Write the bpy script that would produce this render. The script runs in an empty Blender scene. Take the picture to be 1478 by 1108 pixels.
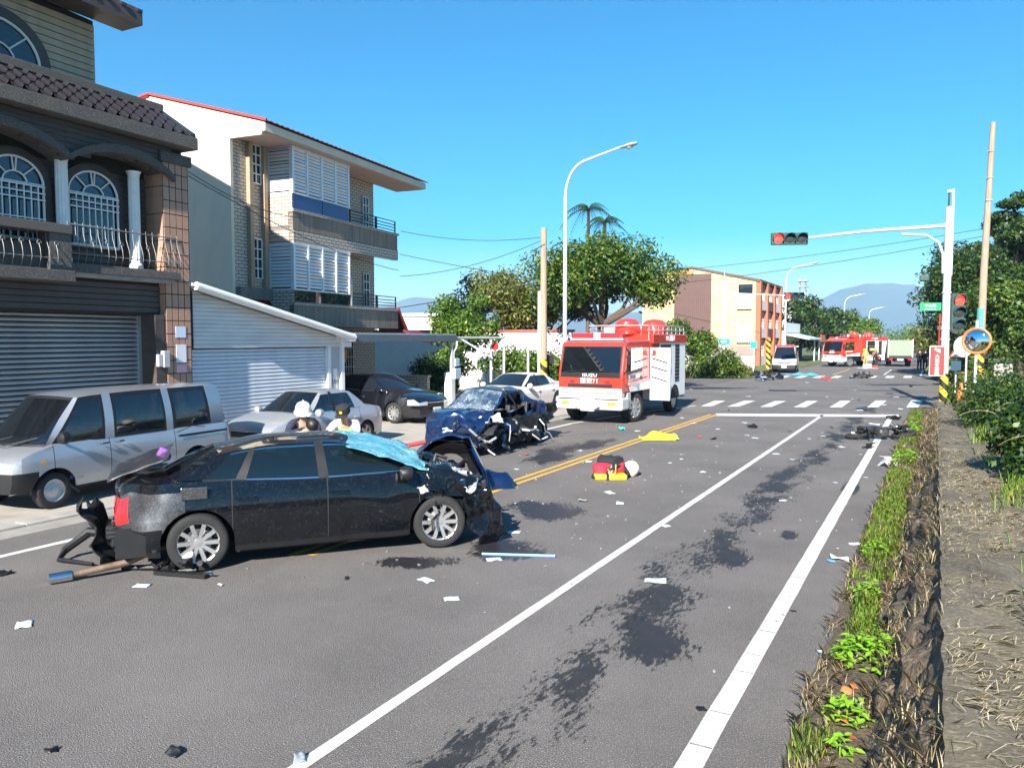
import bpy, bmesh, math, random
import numpy as np
from mathutils import Vector, Matrix, noise
R = math.radians
random.seed(7)
SC = bpy.context.scene
C = SC.collection

# ---------------------------------------------------------------- camera
CAM_H = 2.65
YAW, PITCH, FPX = R(28.83), R(3.35), 1110.0
cam_d = bpy.data.cameras.new('camera')
cam = bpy.data.objects.new('camera', cam_d); C.objects.link(cam)
cam.location = (0, 0, CAM_H)
cam.rotation_euler = (R(90) - PITCH, 0, YAW)
cam_d.sensor_fit = 'HORIZONTAL'; cam_d.sensor_width = 36.0
cam_d.lens = FPX / 1478 * 36.0
cam_d.clip_start = 0.05; cam_d.clip_end = 30000
SC.camera = cam

# ---------------------------------------------------------------- world, sun, exposure
SUN_EL = R(31)
SH = Vector((-0.176, 0.984))                      # ground direction in which shadows fall
world = bpy.data.worlds.new('World'); SC.world = world; world.use_nodes = True
wn, wl = world.node_tree.nodes, world.node_tree.links
sky = wn.new('ShaderNodeTexSky'); sky.sky_type = 'NISHITA'; sky.sun_disc = False
sky.sun_elevation = SUN_EL
sky.sun_rotation = math.atan2(-SH.x, -SH.y)
sky.altitude = 0; sky.air_density = 1.0; sky.dust_density = 0.0; sky.ozone_density = 4.0
hs = wn.new('ShaderNodeHueSaturation'); hs.inputs['Saturation'].default_value = 1.8; hs.inputs['Hue'].default_value = 0.490
hs.inputs['Value'].default_value = 1.0
wl.new(sky.outputs[0], hs.inputs['Color'])
wl.new(hs.outputs[0], wn['Background'].inputs[0]); wn['Background'].inputs[1].default_value = 0.06
sun_d = bpy.data.lights.new('sun', 'SUN'); sun_d.energy = 5.0; sun_d.angle = R(0.53); sun_d.color = (1, 0.945, 0.86)
sun = bpy.data.objects.new('sun', sun_d); C.objects.link(sun)
sun.rotation_euler = Vector((SH.x * math.cos(SUN_EL), SH.y * math.cos(SUN_EL), -math.sin(SUN_EL))).to_track_quat('-Z', 'Y').to_euler()
SC.view_settings.view_transform = 'Standard'; SC.view_settings.look = 'None'
SC.view_settings.exposure = 1.6; SC.view_settings.gamma = 1.0
SC.view_settings.use_curve_mapping = False

# ---------------------------------------------------------------- helpers
_F = Vector((-math.sin(YAW) * math.cos(PITCH), math.cos(YAW) * math.cos(PITCH), -math.sin(PITCH)))
_R = Vector((math.cos(YAW), math.sin(YAW), 0)); _U = _R.cross(_F)
def G(px, py, z=0.0):
    """survey point of the photograph -> place on the ground plane z"""
    d = _F + _R * ((px - 739) / FPX) - _U * ((py - 554) / FPX)
    t = (z - CAM_H) / d.z
    return Vector((d.x * t, d.y * t, z))
def tag(o, label=None, cat=None, group=None, kind=None):
    if label: o['label'] = label
    if cat: o['category'] = cat
    if group: o['group'] = group
    if kind: o['kind'] = kind
    return o
def thing(name, label, cat, loc=(0, 0, 0), rz=0.0, group=None):
    o = bpy.data.objects.new(name, None); C.objects.link(o)
    o.location = loc; o.rotation_euler = (0, 0, rz); o.empty_display_size = .2
    return tag(o, label, cat, group)
def dup(root, loc, rz=0.0, label=None, scale=None):
    r = root.copy(); C.objects.link(r); r.location = loc; r.rotation_euler = (0, 0, rz)
    if scale: r.scale = scale
    if label: r['label'] = label
    for ch in list(root.children):
        c = ch.copy(); C.objects.link(c); c.parent = r
        for g in ch.children:
            d = g.copy(); C.objects.link(d); d.parent = c
    return r
def inst(src, parent, loc=(0, 0, 0), rot=(0, 0, 0), scale=(1, 1, 1), name=None):
    o = bpy.data.objects.new(name or src.name, src.data); C.objects.link(o)
    o.parent = parent; o.location = loc; o.rotation_euler = rot; o.scale = scale
    return o
class MB:
    def __init__(s): s.v = []; s.f = []
    def add(s, vs, fs):
        n = len(s.v); s.v += [tuple(p) for p in vs]; s.f += [tuple(i + n for i in q) for q in fs]; return s
    def box(s, x0, x1, y0, y1, z0, z1, m=None):
        p = [Vector((x, y, z)) for z in (z0, z1) for y in (y0, y1) for x in (x0, x1)]
        if m: p = [m @ q for q in p]
        return s.add(p, [(0, 2, 3, 1), (4, 5, 7, 6), (0, 1, 5, 4), (2, 6, 7, 3), (0, 4, 6, 2), (1, 3, 7, 5)])
    def cbox(s, c, d, rz=0, rx=0, ry=0):
        m = Matrix.Translation(c) @ Matrix.Rotation(rz, 4, 'Z') @ Matrix.Rotation(ry, 4, 'Y') @ Matrix.Rotation(rx, 4, 'X')
        return s.box(-d[0] / 2, d[0] / 2, -d[1] / 2, d[1] / 2, -d[2] / 2, d[2] / 2, m)
    def prism(s, poly, a, b, ax='x'):
        """poly: 2-D outline, extruded from a to b along axis ax"""
        n = len(poly)
        def mk(p, t): return {'x': (t, p[0], p[1]), 'y': (p[0], t, p[1]), 'z': (p[0], p[1], t)}[ax]
        vs = [mk(p, a) for p in poly] + [mk(p, b) for p in poly]
        return s.add(vs, [tuple(range(n - 1, -1, -1)), tuple(range(n, 2 * n))] + [(i, (i + 1) % n, n + (i + 1) % n, n + i) for i in range(n)])
    def tube(s, pts, r, n=8, cap=True):
        pts = [Vector(p) for p in pts]; N = len(pts)
        rr = r if isinstance(r, (list, tuple)) else [r] * N
        up = Vector((0, 0, 1)); vs = []
        t0 = (pts[1] - pts[0]).normalized()
        a = t0.cross(up if abs(t0.z) < .9 else Vector((1, 0, 0))).normalized()
        for i in range(N):
            t = (pts[min(i + 1, N - 1)] - pts[max(i - 1, 0)]).normalized()
            a = (a - t * a.dot(t)).normalized(); b = t.cross(a)
            vs += [pts[i] + (a * math.cos(2 * math.pi * k / n) + b * math.sin(2 * math.pi * k / n)) * rr[i] for k in range(n)]
        fs = [(i * n + k, i * n + (k + 1) % n, (i + 1) * n + (k + 1) % n, (i + 1) * n + k) for i in range(N - 1) for k in range(n)]
        if cap: fs += [tuple(range(n - 1, -1, -1)), tuple((N - 1) * n + k for k in range(n))]
        return s.add(vs, fs)
    def lathe(s, prof, n=24, m=None, cap=True):
        """prof: (radius, height) pairs about local Z; m places it"""
        vs = []; N = len(prof)
        for r, z in prof: vs += [Vector((r * math.cos(2 * math.pi * k / n), r * math.sin(2 * math.pi * k / n), z)) for k in range(n)]
        if m: vs = [m @ q for q in vs]
        fs = [(i * n + k, i * n + (k + 1) % n, (i + 1) * n + (k + 1) % n, (i + 1) * n + k) for i in range(N - 1) for k in range(n)]
        if cap and prof[0][0] > 1e-4: fs.append(tuple(range(n - 1, -1, -1)))
        if cap and prof[-1][0] > 1e-4: fs.append(tuple((N - 1) * n + k for k in range(n)))
        return s.add(vs, fs)
    def grid(s, fn, nu, nv):
        vs = [fn(i / nu, j / nv) for i in range(nu + 1) for j in range(nv + 1)]
        return s.add(vs, [(i * (nv + 1) + j, (i + 1) * (nv + 1) + j, (i + 1) * (nv + 1) + j + 1, i * (nv + 1) + j + 1) for i in range(nu) for j in range(nv)])
    def move(s, fn): s.v = [tuple(fn(Vector(p))) for p in s.v]; return s
    def build(s, name, mat, parent=None, smooth=False, bevel=0, solid=0, angle=40):
        me = bpy.data.meshes.new(name); me.from_pydata(s.v, [], s.f)
        if mat: me.materials.append(mat)
        if smooth:
            me.polygons.foreach_set('use_smooth', [True] * len(me.polygons))
            me.set_sharp_from_angle(angle=R(angle))
        o = bpy.data.objects.new(name, me); C.objects.link(o)
        if parent: o.parent = parent
        if solid:
            mo = o.modifiers.new('solid', 'SOLIDIFY'); mo.thickness = solid; mo.offset = -1
        if bevel:
            mo = o.modifiers.new('bevel', 'BEVEL'); mo.width = bevel; mo.segments = 2; mo.limit_method = 'ANGLE'
        return o
def struct(o): o['kind'] = 'structure'; return o
def text(name, body, size, mat, parent, loc, rot, ext=0.004, align='CENTER', sx=1.0):
    cu = bpy.data.curves.new(name, 'FONT'); cu.body = body; cu.size = size; cu.extrude = ext
    cu.align_x = align; cu.align_y = 'CENTER'; cu.materials.append(mat)
    cu.resolution_u = 2
    t = bpy.data.objects.new(name, cu); C.objects.link(t)
    dg = bpy.context.evaluated_depsgraph_get(); dg.update()
    me = bpy.data.meshes.new_from_object(t.evaluated_get(dg)); me.name = name
    bpy.data.objects.remove(t); bpy.data.curves.remove(cu)
    if not me.materials: me.materials.append(mat)
    o = bpy.data.objects.new(name, me); C.objects.link(o); o.parent = parent
    o.location = loc; o.rotation_euler = rot; o.scale = (sx, 1, 1)
    return o

# ---------------------------------------------------------------- materials
MATS = {}
def mat(name, col, rough=.6, metal=0., var=.12, ns=8., bump=0., bs=60., coat=0., dirt=0., spec=.5, stretch=None, speck=0., sps=300.):
    """one procedural material: noise-varied colour, optional relief, dust and speckle"""
    m = bpy.data.materials.new(name); m.use_nodes = True; MATS[name] = m
    nt = m.node_tree; N, L = nt.nodes, nt.links; b = N['Principled BSDF']
    b.inputs['Roughness'].default_value = rough; b.inputs['Metallic'].default_value = metal
    b.inputs['Coat Weight'].default_value = coat; b.inputs['Coat Roughness'].default_value = .04
    b.inputs['Specular IOR Level'].default_value = spec
    tc = N.new('ShaderNodeTexCoord'); mp = N.new('ShaderNodeMapping'); L.new(tc.outputs['Object'], mp.inputs[0])
    if stretch: mp.inputs['Scale'].default_value = stretch
    nz = N.new('ShaderNodeTexNoise'); nz.inputs['Scale'].default_value = ns; nz.inputs['Detail'].default_value = 6; nz.inputs['Roughness'].default_value = .65
    L.new(mp.outputs[0], nz.inputs['Vector'])
    rp = N.new('ShaderNodeValToRGB'); L.new(nz.outputs['Fac'], rp.inputs[0])
    c = Vector(col)
    rp.color_ramp.elements[0].position = .3; rp.color_ramp.elements[1].position = .7
    rp.color_ramp.elements[0].color = (*(c * (1 - var)), 1); rp.color_ramp.elements[1].color = (*[min(1, q) for q in c * (1 + var)], 1)
    out = rp.outputs[0]
    def mix(fac, a, colb):
        mx = N.new('ShaderNodeMix'); mx.data_type = 'RGBA'; L.new(fac, mx.inputs[0]); L.new(a, mx.inputs[6])
        mx.inputs[7].default_value = (*colb, 1); return mx.outputs[2]
    if speck:
        n2 = N.new('ShaderNodeTexNoise'); n2.inputs['Scale'].default_value = sps; n2.inputs['Detail'].default_value = 2; L.new(mp.outputs[0], n2.inputs['Vector'])
        r2 = N.new('ShaderNodeValToRGB'); r2.color_ramp.elements[0].position = .55; r2.color_ramp.elements[1].position = .72; L.new(n2.outputs['Fac'], r2.inputs[0])
        ml = N.new('ShaderNodeMath'); ml.operation = 'MULTIPLY'; ml.inputs[1].default_value = speck; L.new(r2.outputs[0], ml.inputs[0])
        out = mix(ml.outputs[0], out, [min(1, q * 3 + .12) for q in col])
    if dirt:
        n3 = N.new('ShaderNodeTexNoise'); n3.inputs['Scale'].default_value = 2.3; n3.inputs['Detail'].default_value = 8; L.new(mp.outputs[0], n3.inputs['Vector'])
        r3 = N.new('ShaderNodeValToRGB'); r3.color_ramp.elements[0].position = .48; r3.color_ramp.elements[1].position = .75; L.new(n3.outputs['Fac'], r3.inputs[0])
        ml = N.new('ShaderNodeMath'); ml.operation = 'MULTIPLY'; ml.inputs[1].default_value = dirt; L.new(r3.outputs[0], ml.inputs[0])
        out = mix(ml.outputs[0], out, (.13, .12, .105))
        mr = N.new('ShaderNodeMath'); mr.operation = 'MULTIPLY_ADD'; mr.inputs[1].default_value = .5; mr.inputs[2].default_value = rough; L.new(ml.outputs[0], mr.inputs[0]); L.new(mr.outputs[0], b.inputs['Roughness'])
    L.new(out, b.inputs['Base Color'])
    if bump:
        nb = N.new('ShaderNodeTexNoise'); nb.inputs['Scale'].default_value = bs; nb.inputs['Detail'].default_value = 4; L.new(mp.outputs[0], nb.inputs['Vector'])
        bp = N.new('ShaderNodeBump'); bp.inputs['Strength'].default_value = bump; bp.inputs['Distance'].default_value = .02
        L.new(nb.outputs['Fac'], bp.inputs['Height']); L.new(bp.outputs[0], b.inputs['Normal'])
    return m
def leafmat(name, c1, c2, c3, trans=.35):
    m = bpy.data.materials.new(name); m.use_nodes = True; MATS[name] = m
    nt = m.node_tree; N, L = nt.nodes, nt.links; b = N['Principled BSDF']
    g = N.new('ShaderNodeNewGeometry'); rp = N.new('ShaderNodeValToRGB'); L.new(g.outputs['Random Per Island'], rp.inputs[0])
    rp.color_ramp.elements[0].color = (*c1, 1); rp.color_ramp.elements[1].color = (*c3, 1); rp.color_ramp.elements[1].position = .97
    e = rp.color_ramp.elements.new(.6); e.color = (*c2, 1)
    L.new(rp.outputs[0], b.inputs['Base Color']); b.inputs['Roughness'].default_value = .45; b.inputs['Specular IOR Level'].default_value = .4
    t = N.new('ShaderNodeBsdfTranslucent'); L.new(rp.outputs[0], t.inputs[0])
    mx = N.new('ShaderNodeMixShader'); mx.inputs[0].default_value = trans
    L.new(b.outputs[0], mx.inputs[1]); L.new(t.outputs[0], mx.inputs[2]); L.new(mx.outputs[0], N['Material Output'].inputs[0])
    return m
def glassmat(name, tint, clear, rough=.02):
    """car and house glass: mirror coat by Fresnel over a partly clear tinted pane"""
    m = bpy.data.materials.new(name); m.use_nodes = True; MATS[name] = m
    nt = m.node_tree; N, L = nt.nodes, nt.links; N.remove(N['Principled BSDF'])
    tr = N.new('ShaderNodeBsdfTransparent'); tr.inputs[0].default_value = (*[q ** .3 for q in tint], 1)
    df = N.new('ShaderNodeBsdfDiffuse'); df.inputs[0].default_value = (*tint, 1)
    gl = N.new('ShaderNodeBsdfGlossy'); gl.inputs['Roughness'].default_value = rough; gl.inputs[0].default_value = (.95, .97, 1, 1)
    m1 = N.new('ShaderNodeMixShader'); m1.inputs[0].default_value = clear; L.new(df.outputs[0], m1.inputs[1]); L.new(tr.outputs[0], m1.inputs[2])
    fr = N.new('ShaderNodeFresnel'); fr.inputs[0].default_value = 1.55
    ad = N.new('ShaderNodeMath'); ad.operation = 'MULTIPLY_ADD'; ad.inputs[1].default_value = .9; ad.inputs[2].default_value = .035; L.new(fr.outputs[0], ad.inputs[0])
    m2 = N.new('ShaderNodeMixShader'); L.new(ad.outputs[0], m2.inputs[0]); L.new(m1.outputs[0], m2.inputs[1]); L.new(gl.outputs[0], m2.inputs[2])
    L.new(m2.outputs[0], N['Material Output'].inputs[0]); return m
def emit(name, col, s):
    m = mat(name, col, .4); b = m.node_tree.nodes['Principled BSDF']
    b.inputs['Emission Color'].default_value = (*col, 1); b.inputs['Emission Strength'].default_value = s; return m
def stripemat(name, ca, cb, scale, slope=1.0):
    """diagonal hazard stripes wound round a post"""
    m = mat(name, ca, .55, var=.1, dirt=.25); N, L = m.node_tree.nodes, m.node_tree.links; b = N['Principled BSDF']
    src = b.inputs['Base Color'].links[0].from_socket
    tc = N.new('ShaderNodeTexCoord'); sx = N.new('ShaderNodeSeparateXYZ'); L.new(tc.outputs['Object'], sx.inputs[0])
    a = N.new('ShaderNodeMath'); a.operation = 'MULTIPLY_ADD'; a.inputs[1].default_value = slope; L.new(sx.outputs['X'], a.inputs[0]); L.new(sx.outputs['Z'], a.inputs[2])
    k = N.new('ShaderNodeMath'); k.operation = 'MULTIPLY'; k.inputs[1].default_value = scale; L.new(a.outputs[0], k.inputs[0])
    fr = N.new('ShaderNodeMath'); fr.operation = 'FRACT'; L.new(k.outputs[0], fr.inputs[0])
    gt = N.new('ShaderNodeMath'); gt.operation = 'GREATER_THAN'; gt.inputs[1].default_value = .5; L.new(fr.outputs[0], gt.inputs[0])
    mx = N.new('ShaderNodeMix'); mx.data_type = 'RGBA'; L.new(gt.outputs[0], mx.inputs[0]); L.new(src, mx.inputs[6]); mx.inputs[7].default_value = (*cb, 1)
    L.new(mx.outputs[2], b.inputs['Base Color']); return m

m_black = mat('black_plastic', (.008, .008, .009), .5, var=.3, bump=.15)
m_rubber = mat('rubber', (.014, .014, .015), .8, var=.3, bump=.3, bs=90, dirt=.12)
m_dark = mat('dark_interior', (.012, .012, .014), .8)
m_chrome = mat('chrome', (.75, .76, .78), .15, metal=1, var=.05)
m_alloy = mat('alloy', (.62, .61, .6), .3, metal=.85, var=.12, dirt=.25)
m_steel = mat('galvanised_steel', (.52, .54, .55), .42, metal=.6, var=.12, ns=5, dirt=.15)
m_greypaint = mat('grey_painted_metal', (.42, .44, .46), .45, var=.06, dirt=.12)
m_white = mat('white_paint', (.78, .78, .76), .45, var=.05, dirt=.12)
m_whiteplain = mat('white_plastic', (.8, .8, .8), .4, var=.03)
m_red = mat('red_paint', (.62, .035, .03), .28, coat=.5, var=.08)
m_yellow = mat('yellow_plastic', (.8, .62, .02), .45, var=.08)
m_orange = mat('orange_plastic', (.75, .17, .04), .5, var=.1)
m_amber = mat('amber_lens', (.75, .3, .02), .15, var=.05)
m_redlens = mat('red_lens', (.5, .012, .015), .12, coat=.6, var=.1)
m_lens = mat('clear_lens', (.4, .42, .44), .08, metal=.35, coat=1, var=.15, ns=25)
m_glass = glassmat('car_glass', (.018, .024, .03), .72)
m_glass_dark = glassmat('tinted_car_glass', (.012, .016, .022), .12)
m_glass_house = glassmat('window_glass', (.02, .03, .04), .2)
m_concrete = mat('concrete', (.33, .31, .28), .85, var=.18, ns=3, bump=.3, bs=40, dirt=.35)
m_darkconc = mat('weathered_concrete', (.17, .155, .13), .9, var=.35, ns=2.2, bump=.4, bs=30, stretch=(1, 1, .35), dirt=.5)
# ================================================================ SETTING
m_asph = mat('asphalt', (.13, .118, .11), .85, var=.25, ns=.45, bump=.8, bs=95, speck=.75, sps=105, spec=.3)
m_asph2 = mat('asphalt_worn', (.11, .1, .095), .86, var=.3, ns=.5, bump=.6, bs=90, speck=.6, sps=75, spec=.3)
m_line = mat('road_paint_white', (.66, .65, .62), .6, var=.14, ns=30, bump=.4, bs=120, dirt=.5)
m_yline = mat('road_paint_yellow', (.62, .36, .045), .6, var=.15, ns=25, bump=.4, bs=120, dirt=.35)
m_slab = mat('forecourt_concrete', (.36, .325, .28), .85, var=.16, ns=1.5, bump=.3, bs=60, dirt=.4)
m_redkerb = mat('red_kerb_paint', (.5, .07, .09), .6, var=.15, ns=20, dirt=.3)
m_field = mat('grassland', (.09, .115, .03), .95, var=.4, ns=.7, bump=.5, bs=8)
m_soil = mat('verge_soil', (.085, .062, .04), .95, var=.5, ns=6, bump=.8, bs=30, speck=.25, sps=60)
m_coping = mat('wall_top_concrete', (.105, .086, .056), .95, var=.5, ns=2.5, bump=.7, bs=25, speck=.3, sps=40, dirt=.3)

ground = MB(); ground.grid(lambda u, v: (-9000 + 18000 * u, -9000 + 18000 * v, -.06), 60, 60)
struct(ground.build('ground', m_field))
rng = np.random.RandomState(3)
def wav(y, a=.05): return a * noise.noise(Vector((y * 1.7, 3.1, 0))) * 2 + a * noise.noise(Vector((y * .4, 9.1, 0)))
# main road: one sheet with a ragged verge-side edge
ys = list(np.arange(-20, 34, .25)) + list(np.arange(34, 420, 8))
vs = []; 
for y in ys: vs += [(-11.2, y, 0), ((-.66 if y < 34 else .4) + wav(y), y, 0)]
road = MB().add(vs, [(2 * i, 2 * i + 1, 2 * i + 3, 2 * i + 2) for i in range(len(ys) - 1)]).build('road', m_asph); struct(road)
e1, e2 = Vector((.912, .409, 0)), Vector((-.409, .912, 0))
def cross(s, q, z): return e1 * s + e2 * q + Vector((0, 0, z))
cs = MB().add([cross(-90, 31.2, -.005), cross(90, 31.2, -.005), cross(90, 52.8, -.005), cross(-90, 52.8, -.005)], [(0, 1, 2, 3)])
struct(cs.build('cross_street', m_asph2))
def strip(name, pts, w, m, z=.004, parent=road):
    """a painted line along pts, slightly broken at the edges"""
    vs, fs = [], []
    P = []
    for a, b in zip(pts[:-1], pts[1:]):
        a, b = Vector((*a, 0)), Vector((*b, 0)); n = max(1, int((b - a).length / .35))
        P += [a.lerp(b, i / n) for i in range(n)]
    P.append(Vector((*pts[-1], 0)))
    for i, p in enumerate(P):
        t = (P[min(i + 1, len(P) - 1)] - P[max(i - 1, 0)]).normalized(); nn = Vector((-t.y, t.x, 0))
        j = .006 * noise.noise(p * 3); vs += [p + nn * (w / 2 + j) + Vector((0, 0, z)), p - nn * (w / 2 - j) + Vector((0, 0, z))]
    return MB().add(vs, [(2 * i, 2 * i + 1, 2 * i + 3, 2 * i + 2) for i in range(len(P) - 1)]).build(name, m, parent)
strip('lane_line', [(-3.39, -6), (-3.39, 28.65)], .105, m_line)
strip('edge_line', [(-1.27, -6), (-1.27, 29.5)], .16, m_line)
rc_ = random.Random(2); y_ = 2.6
while y_ < 22:
    MB().box(-1.345, -1.195, y_, y_ + .008 + .004 * rc_.random(), .0042, .0056).build('paint_crack', m_asph, road); y_ += rc_.uniform(.25, 1.1)
strip('yellow_line', [(-6.66, 6.95), (-6.66, 27.0)], .1, m_yline)
strip('yellow_line', [(-6.86, 6.8), (-6.86, 26.9)], .1, m_yline)
strip('edge_line', [(-9.9, -6), (-9.95, 18), (-9.95, 22), (-9.2, 27.0), (-8.3, 30.2)], .12, m_line)
strip('parking_line', [(-11.05, 20.6), (-11.05, 25.6)], .1, m_line)
strip('yellow_line', [(-6.6, 61), (-6.6, 74)], .12, m_yline); strip('yellow_line', [(-6.6, 92), (-6.6, 300)], .12, m_yline)
strip('lane_line', [(-3.3, 63), (-3.3, 74)], .11, m_line); strip('edge_line', [(-.9, 62), (-.9, 200)], .14, m_line)
a, b, c, d = [G(*q) for q in ((1033, 600.2), (1033, 596.6), (1297, 598.4), (1297, 601.9))]
stop = MB().add([q + Vector((0, 0, .004)) for q in (a, d, c, b)], [(0, 1, 2, 3)]).build('stop_line', m_line, road)
bars = [[(-40, 213), (35, 213), (125, 176), (50, 176)], [(135, 215), (215, 215), (325, 176), (250, 176)], [(355, 217), (430, 217), (530, 178), (455, 178)],
        [(580, 219), (660, 219), (742, 177), (670, 177)], [(818, 220), (900, 220), (962, 176), (890, 176)], [(1068, 220), (1145, 220), (1200, 175), (1125, 175)],
        [(1330, 220), (1410, 220), (1442, 172), (1365, 172)]]
for q in bars:
    MB().add([G(1020 + x / 4.62, 540 + y / 4.62, .004) for x, y in q], [(0, 1, 2, 3)]).build('crosswalk_bar', m_line, road)
for k in range(9):
    p = Vector((-10.6, 54.0, .004)) + Vector((.876, .482, 0)) * (k * 1.24)
    MB().box(p.x, p.x + .5, p.y, p.y + 3.2, .0035, .0045).build('crosswalk_bar', m_line, road)
# forecourt with a low kerb
kerb_y = [-20, 12.4, 18.2, 29.0]
fc = MB(); fc.box(-60, -11.5, -20, 29.2, -.3, .03)
forecourt = struct(fc.build('forecourt', m_slab))
for y in np.arange(-2, 29, 3.6):
    MB().box(-19, -11.52, y, y + .025, .0295, .0325).build('joint', m_soil, forecourt)
kb = MB()
for y in np.arange(-19.9, 29, 1.0):
    if not 12.4 <= y <= 17.4: kb.box(-11.5, -11.2, y, y + .985, -.1, .036)
struct(kb.build('kerb', m_concrete, bevel=.01))
rk = MB()
for y in np.arange(12.1, 17.5, 1.0): rk.box(-11.5, -11.2, y + .01, y + .99, -.1, .05)
struct(rk.build('kerb', m_redkerb, bevel=.01))
gut = MB().box(-11.2, -10.75, -20, 29, -.1, .0042); struct(gut.build('gutter', mat('gutter_concrete', (.27, .25, .225), .85, var=.2, ns=3, bump=.3, dirt=.4)))
# grassed corner on the far side of the cross street, and the far verges
far = MB()
far.add([cross(-90, 52.9, .03), cross(11.8, 52.9, .03), Vector((-10.9, 300, .03)), Vector((-160, 300, .03))], [(0, 1, 2, 3)])
struct(far.build('grass_corner', m_field))
far = MB().add([cross(23.5, 52.9, .04), cross(110, 52.9, .04), Vector((160, 300, .04)), Vector((.5, 300, .04))], [(0, 1, 2, 3)])
struct(far.build('grass_corner', m_field))
# raised bank on the camera side
def zt(y): return .93 if y < 13 else .93 + (.42 - .93) * min(1, (y - 13) / 17)
bk = MB()
byy = list(np.arange(-12, 33, .5))
bk.grid(lambda u, v: (.9 + 60 * v ** 2, byy[int(round(u * (len(byy) - 1)))], zt(byy[int(round(u * (len(byy) - 1)))]) - .02 + .05 * noise.noise(Vector((v * 30, u * 60, 0))) + .5 * v), len(byy) - 1, 24)
struct(bk.build('bank', m_field, smooth=True))
vg = MB(); vyy = list(np.arange(-6, 33, .12))
def vfn(u, v):
    y = vyy[int(round(u * (len(vyy) - 1)))]; x = -.84 + wav(y) + .72 * v
    return (x, y, .0 + .07 * math.sin(min(1, v * 1.4) * 1.57) * (1 + .6 * noise.noise(Vector((x * 5, y * 2, 1)))) - (.03 if v == 0 else 0))
vg.grid(vfn, len(vyy) - 1, 8); verge = struct(vg.build('verge', m_soil, smooth=True))
# road stains: liquid spilled and dragged over the asphalt
def stainmat(name, col, rough, cov, trail=False):
    m = mat(name, col, rough, var=.3, ns=4, bump=.4, bs=120, spec=.45, speck=.25, sps=150); N, L = m.node_tree.nodes, m.node_tree.links
    b = N['Principled BSDF']; tc = N.new('ShaderNodeTexCoord')
    vm = N.new('ShaderNodeVectorMath'); vm.operation = 'SUBTRACT'; vm.inputs[1].default_value = (.5, .5, .5); L.new(tc.outputs['Generated'], vm.inputs[0])
    mz = N.new('ShaderNodeVectorMath'); mz.operation = 'MULTIPLY'; mz.inputs[1].default_value = (2, 0 if trail else 2, 0); L.new(vm.outputs[0], mz.inputs[0])
    ln = N.new('ShaderNodeVectorMath'); ln.operation = 'LENGTH'; L.new(mz.outputs[0], ln.inputs[0])
    nz = N.new('ShaderNodeTexNoise'); nz.inputs['Scale'].default_value = 1.7; nz.inputs['Detail'].default_value = 4; nz.inputs['Roughness'].default_value = .6
    mp = N.new('ShaderNodeMapping'); mp.inputs['Scale'].default_value = (1, .45, 1); L.new(tc.outputs['Object'], mp.inputs[0]); L.new(mp.outputs[0], nz.inputs[0])
    n2 = N.new('ShaderNodeTexNoise'); n2.inputs['Scale'].default_value = 26; n2.inputs['Detail'].default_value = 8; n2.inputs['Roughness'].default_value = .75; m2 = N.new('ShaderNodeMapping'); m2.inputs['Scale'].default_value = (1, .3, 1); m2.inputs['Rotation'].default_value = (0, 0, .5); L.new(tc.outputs['Object'], m2.inputs[0]); L.new(m2.outputs[0], n2.inputs[0])
    mm = N.new('ShaderNodeMath'); mm.operation = 'MULTIPLY_ADD'; mm.inputs[1].default_value = .95; L.new(n2.outputs['Fac'], mm.inputs[0]); L.new(nz.outputs['Fac'], mm.inputs[2])
    sq = N.new('ShaderNodeMath'); sq.operation = 'POWER'; sq.inputs[1].default_value = 2; L.new(ln.outputs['Value'], sq.inputs[0])
    s = N.new('ShaderNodeMath'); s.operation = 'MULTIPLY_ADD'; s.inputs[1].default_value = -.55; L.new(sq.outputs[0], s.inputs[0]); L.new(mm.outputs[0], s.inputs[2])
    rp = N.new('ShaderNodeMapRange'); rp.inputs[1].default_value = .84 - cov; rp.inputs[2].default_value = .91 - cov; rp.inputs[4].default_value = .9; L.new(s.outputs[0], rp.inputs[0])
    tr = N.new('ShaderNodeBsdfTransparent'); mx = N.new('ShaderNodeMixShader'); L.new(rp.outputs[0], mx.inputs[0]); L.new(tr.outputs[0], mx.inputs[1]); L.new(b.outputs[0], mx.inputs[2])
    # outer rim of the sheet always clear
    L.new(mx.outputs[0], N['Material Output'].inputs[0]); return m
m_trail = stainmat('dragged_oil_trail', (.026, .025, .026), .6, -.09, True)
m_st = stainmat('oil_stain', (.024, .023, .025), .55, .02); m_wet = stainmat('wet_stain', (.022, .022, .025), .3, .07)
def stain(px, py, w, l, rz, m, z=.0025):
    p = G(px, py, z); o = MB().add([(-w / 2, -l / 2, 0), (w / 2, -l / 2, 0), (w / 2, l / 2, 0), (-w / 2, l / 2, 0)], [(0, 1, 2, 3)]).build('stain', m, road)
    o.location = p; o.rotation_euler = (0, 0, rz); return o
def trail(x0, y0, x1, y1, w, z):
    o = MB().add([(-w / 2, -math.hypot(x1 - x0, y1 - y0) / 2, 0), (w / 2, -math.hypot(x1 - x0, y1 - y0) / 2, 0), (w / 2, math.hypot(x1 - x0, y1 - y0) / 2, 0), (-w / 2, math.hypot(x1 - x0, y1 - y0) / 2, 0)], [(0, 1, 2, 3)]).build('stain', m_trail, road)
    o.location = ((x0 + x1) / 2, (y0 + y1) / 2, z); o.rotation_euler = (0, 0, -math.atan2(x1 - x0, y1 - y0)); return o
trail(-2.55, 2.0, -2.35, 14, 1.7, .0027); trail(-2.4, 13, -2.2, 33, 1.5, .0031)
stain(950, 915, 1.25, 2.0, R(6), m_st, .0029); stain(1060, 800, .8, 1.6, R(4), m_st, .0029); stain(1140, 770, .45, .9, 0, m_st, .0033)
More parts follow.
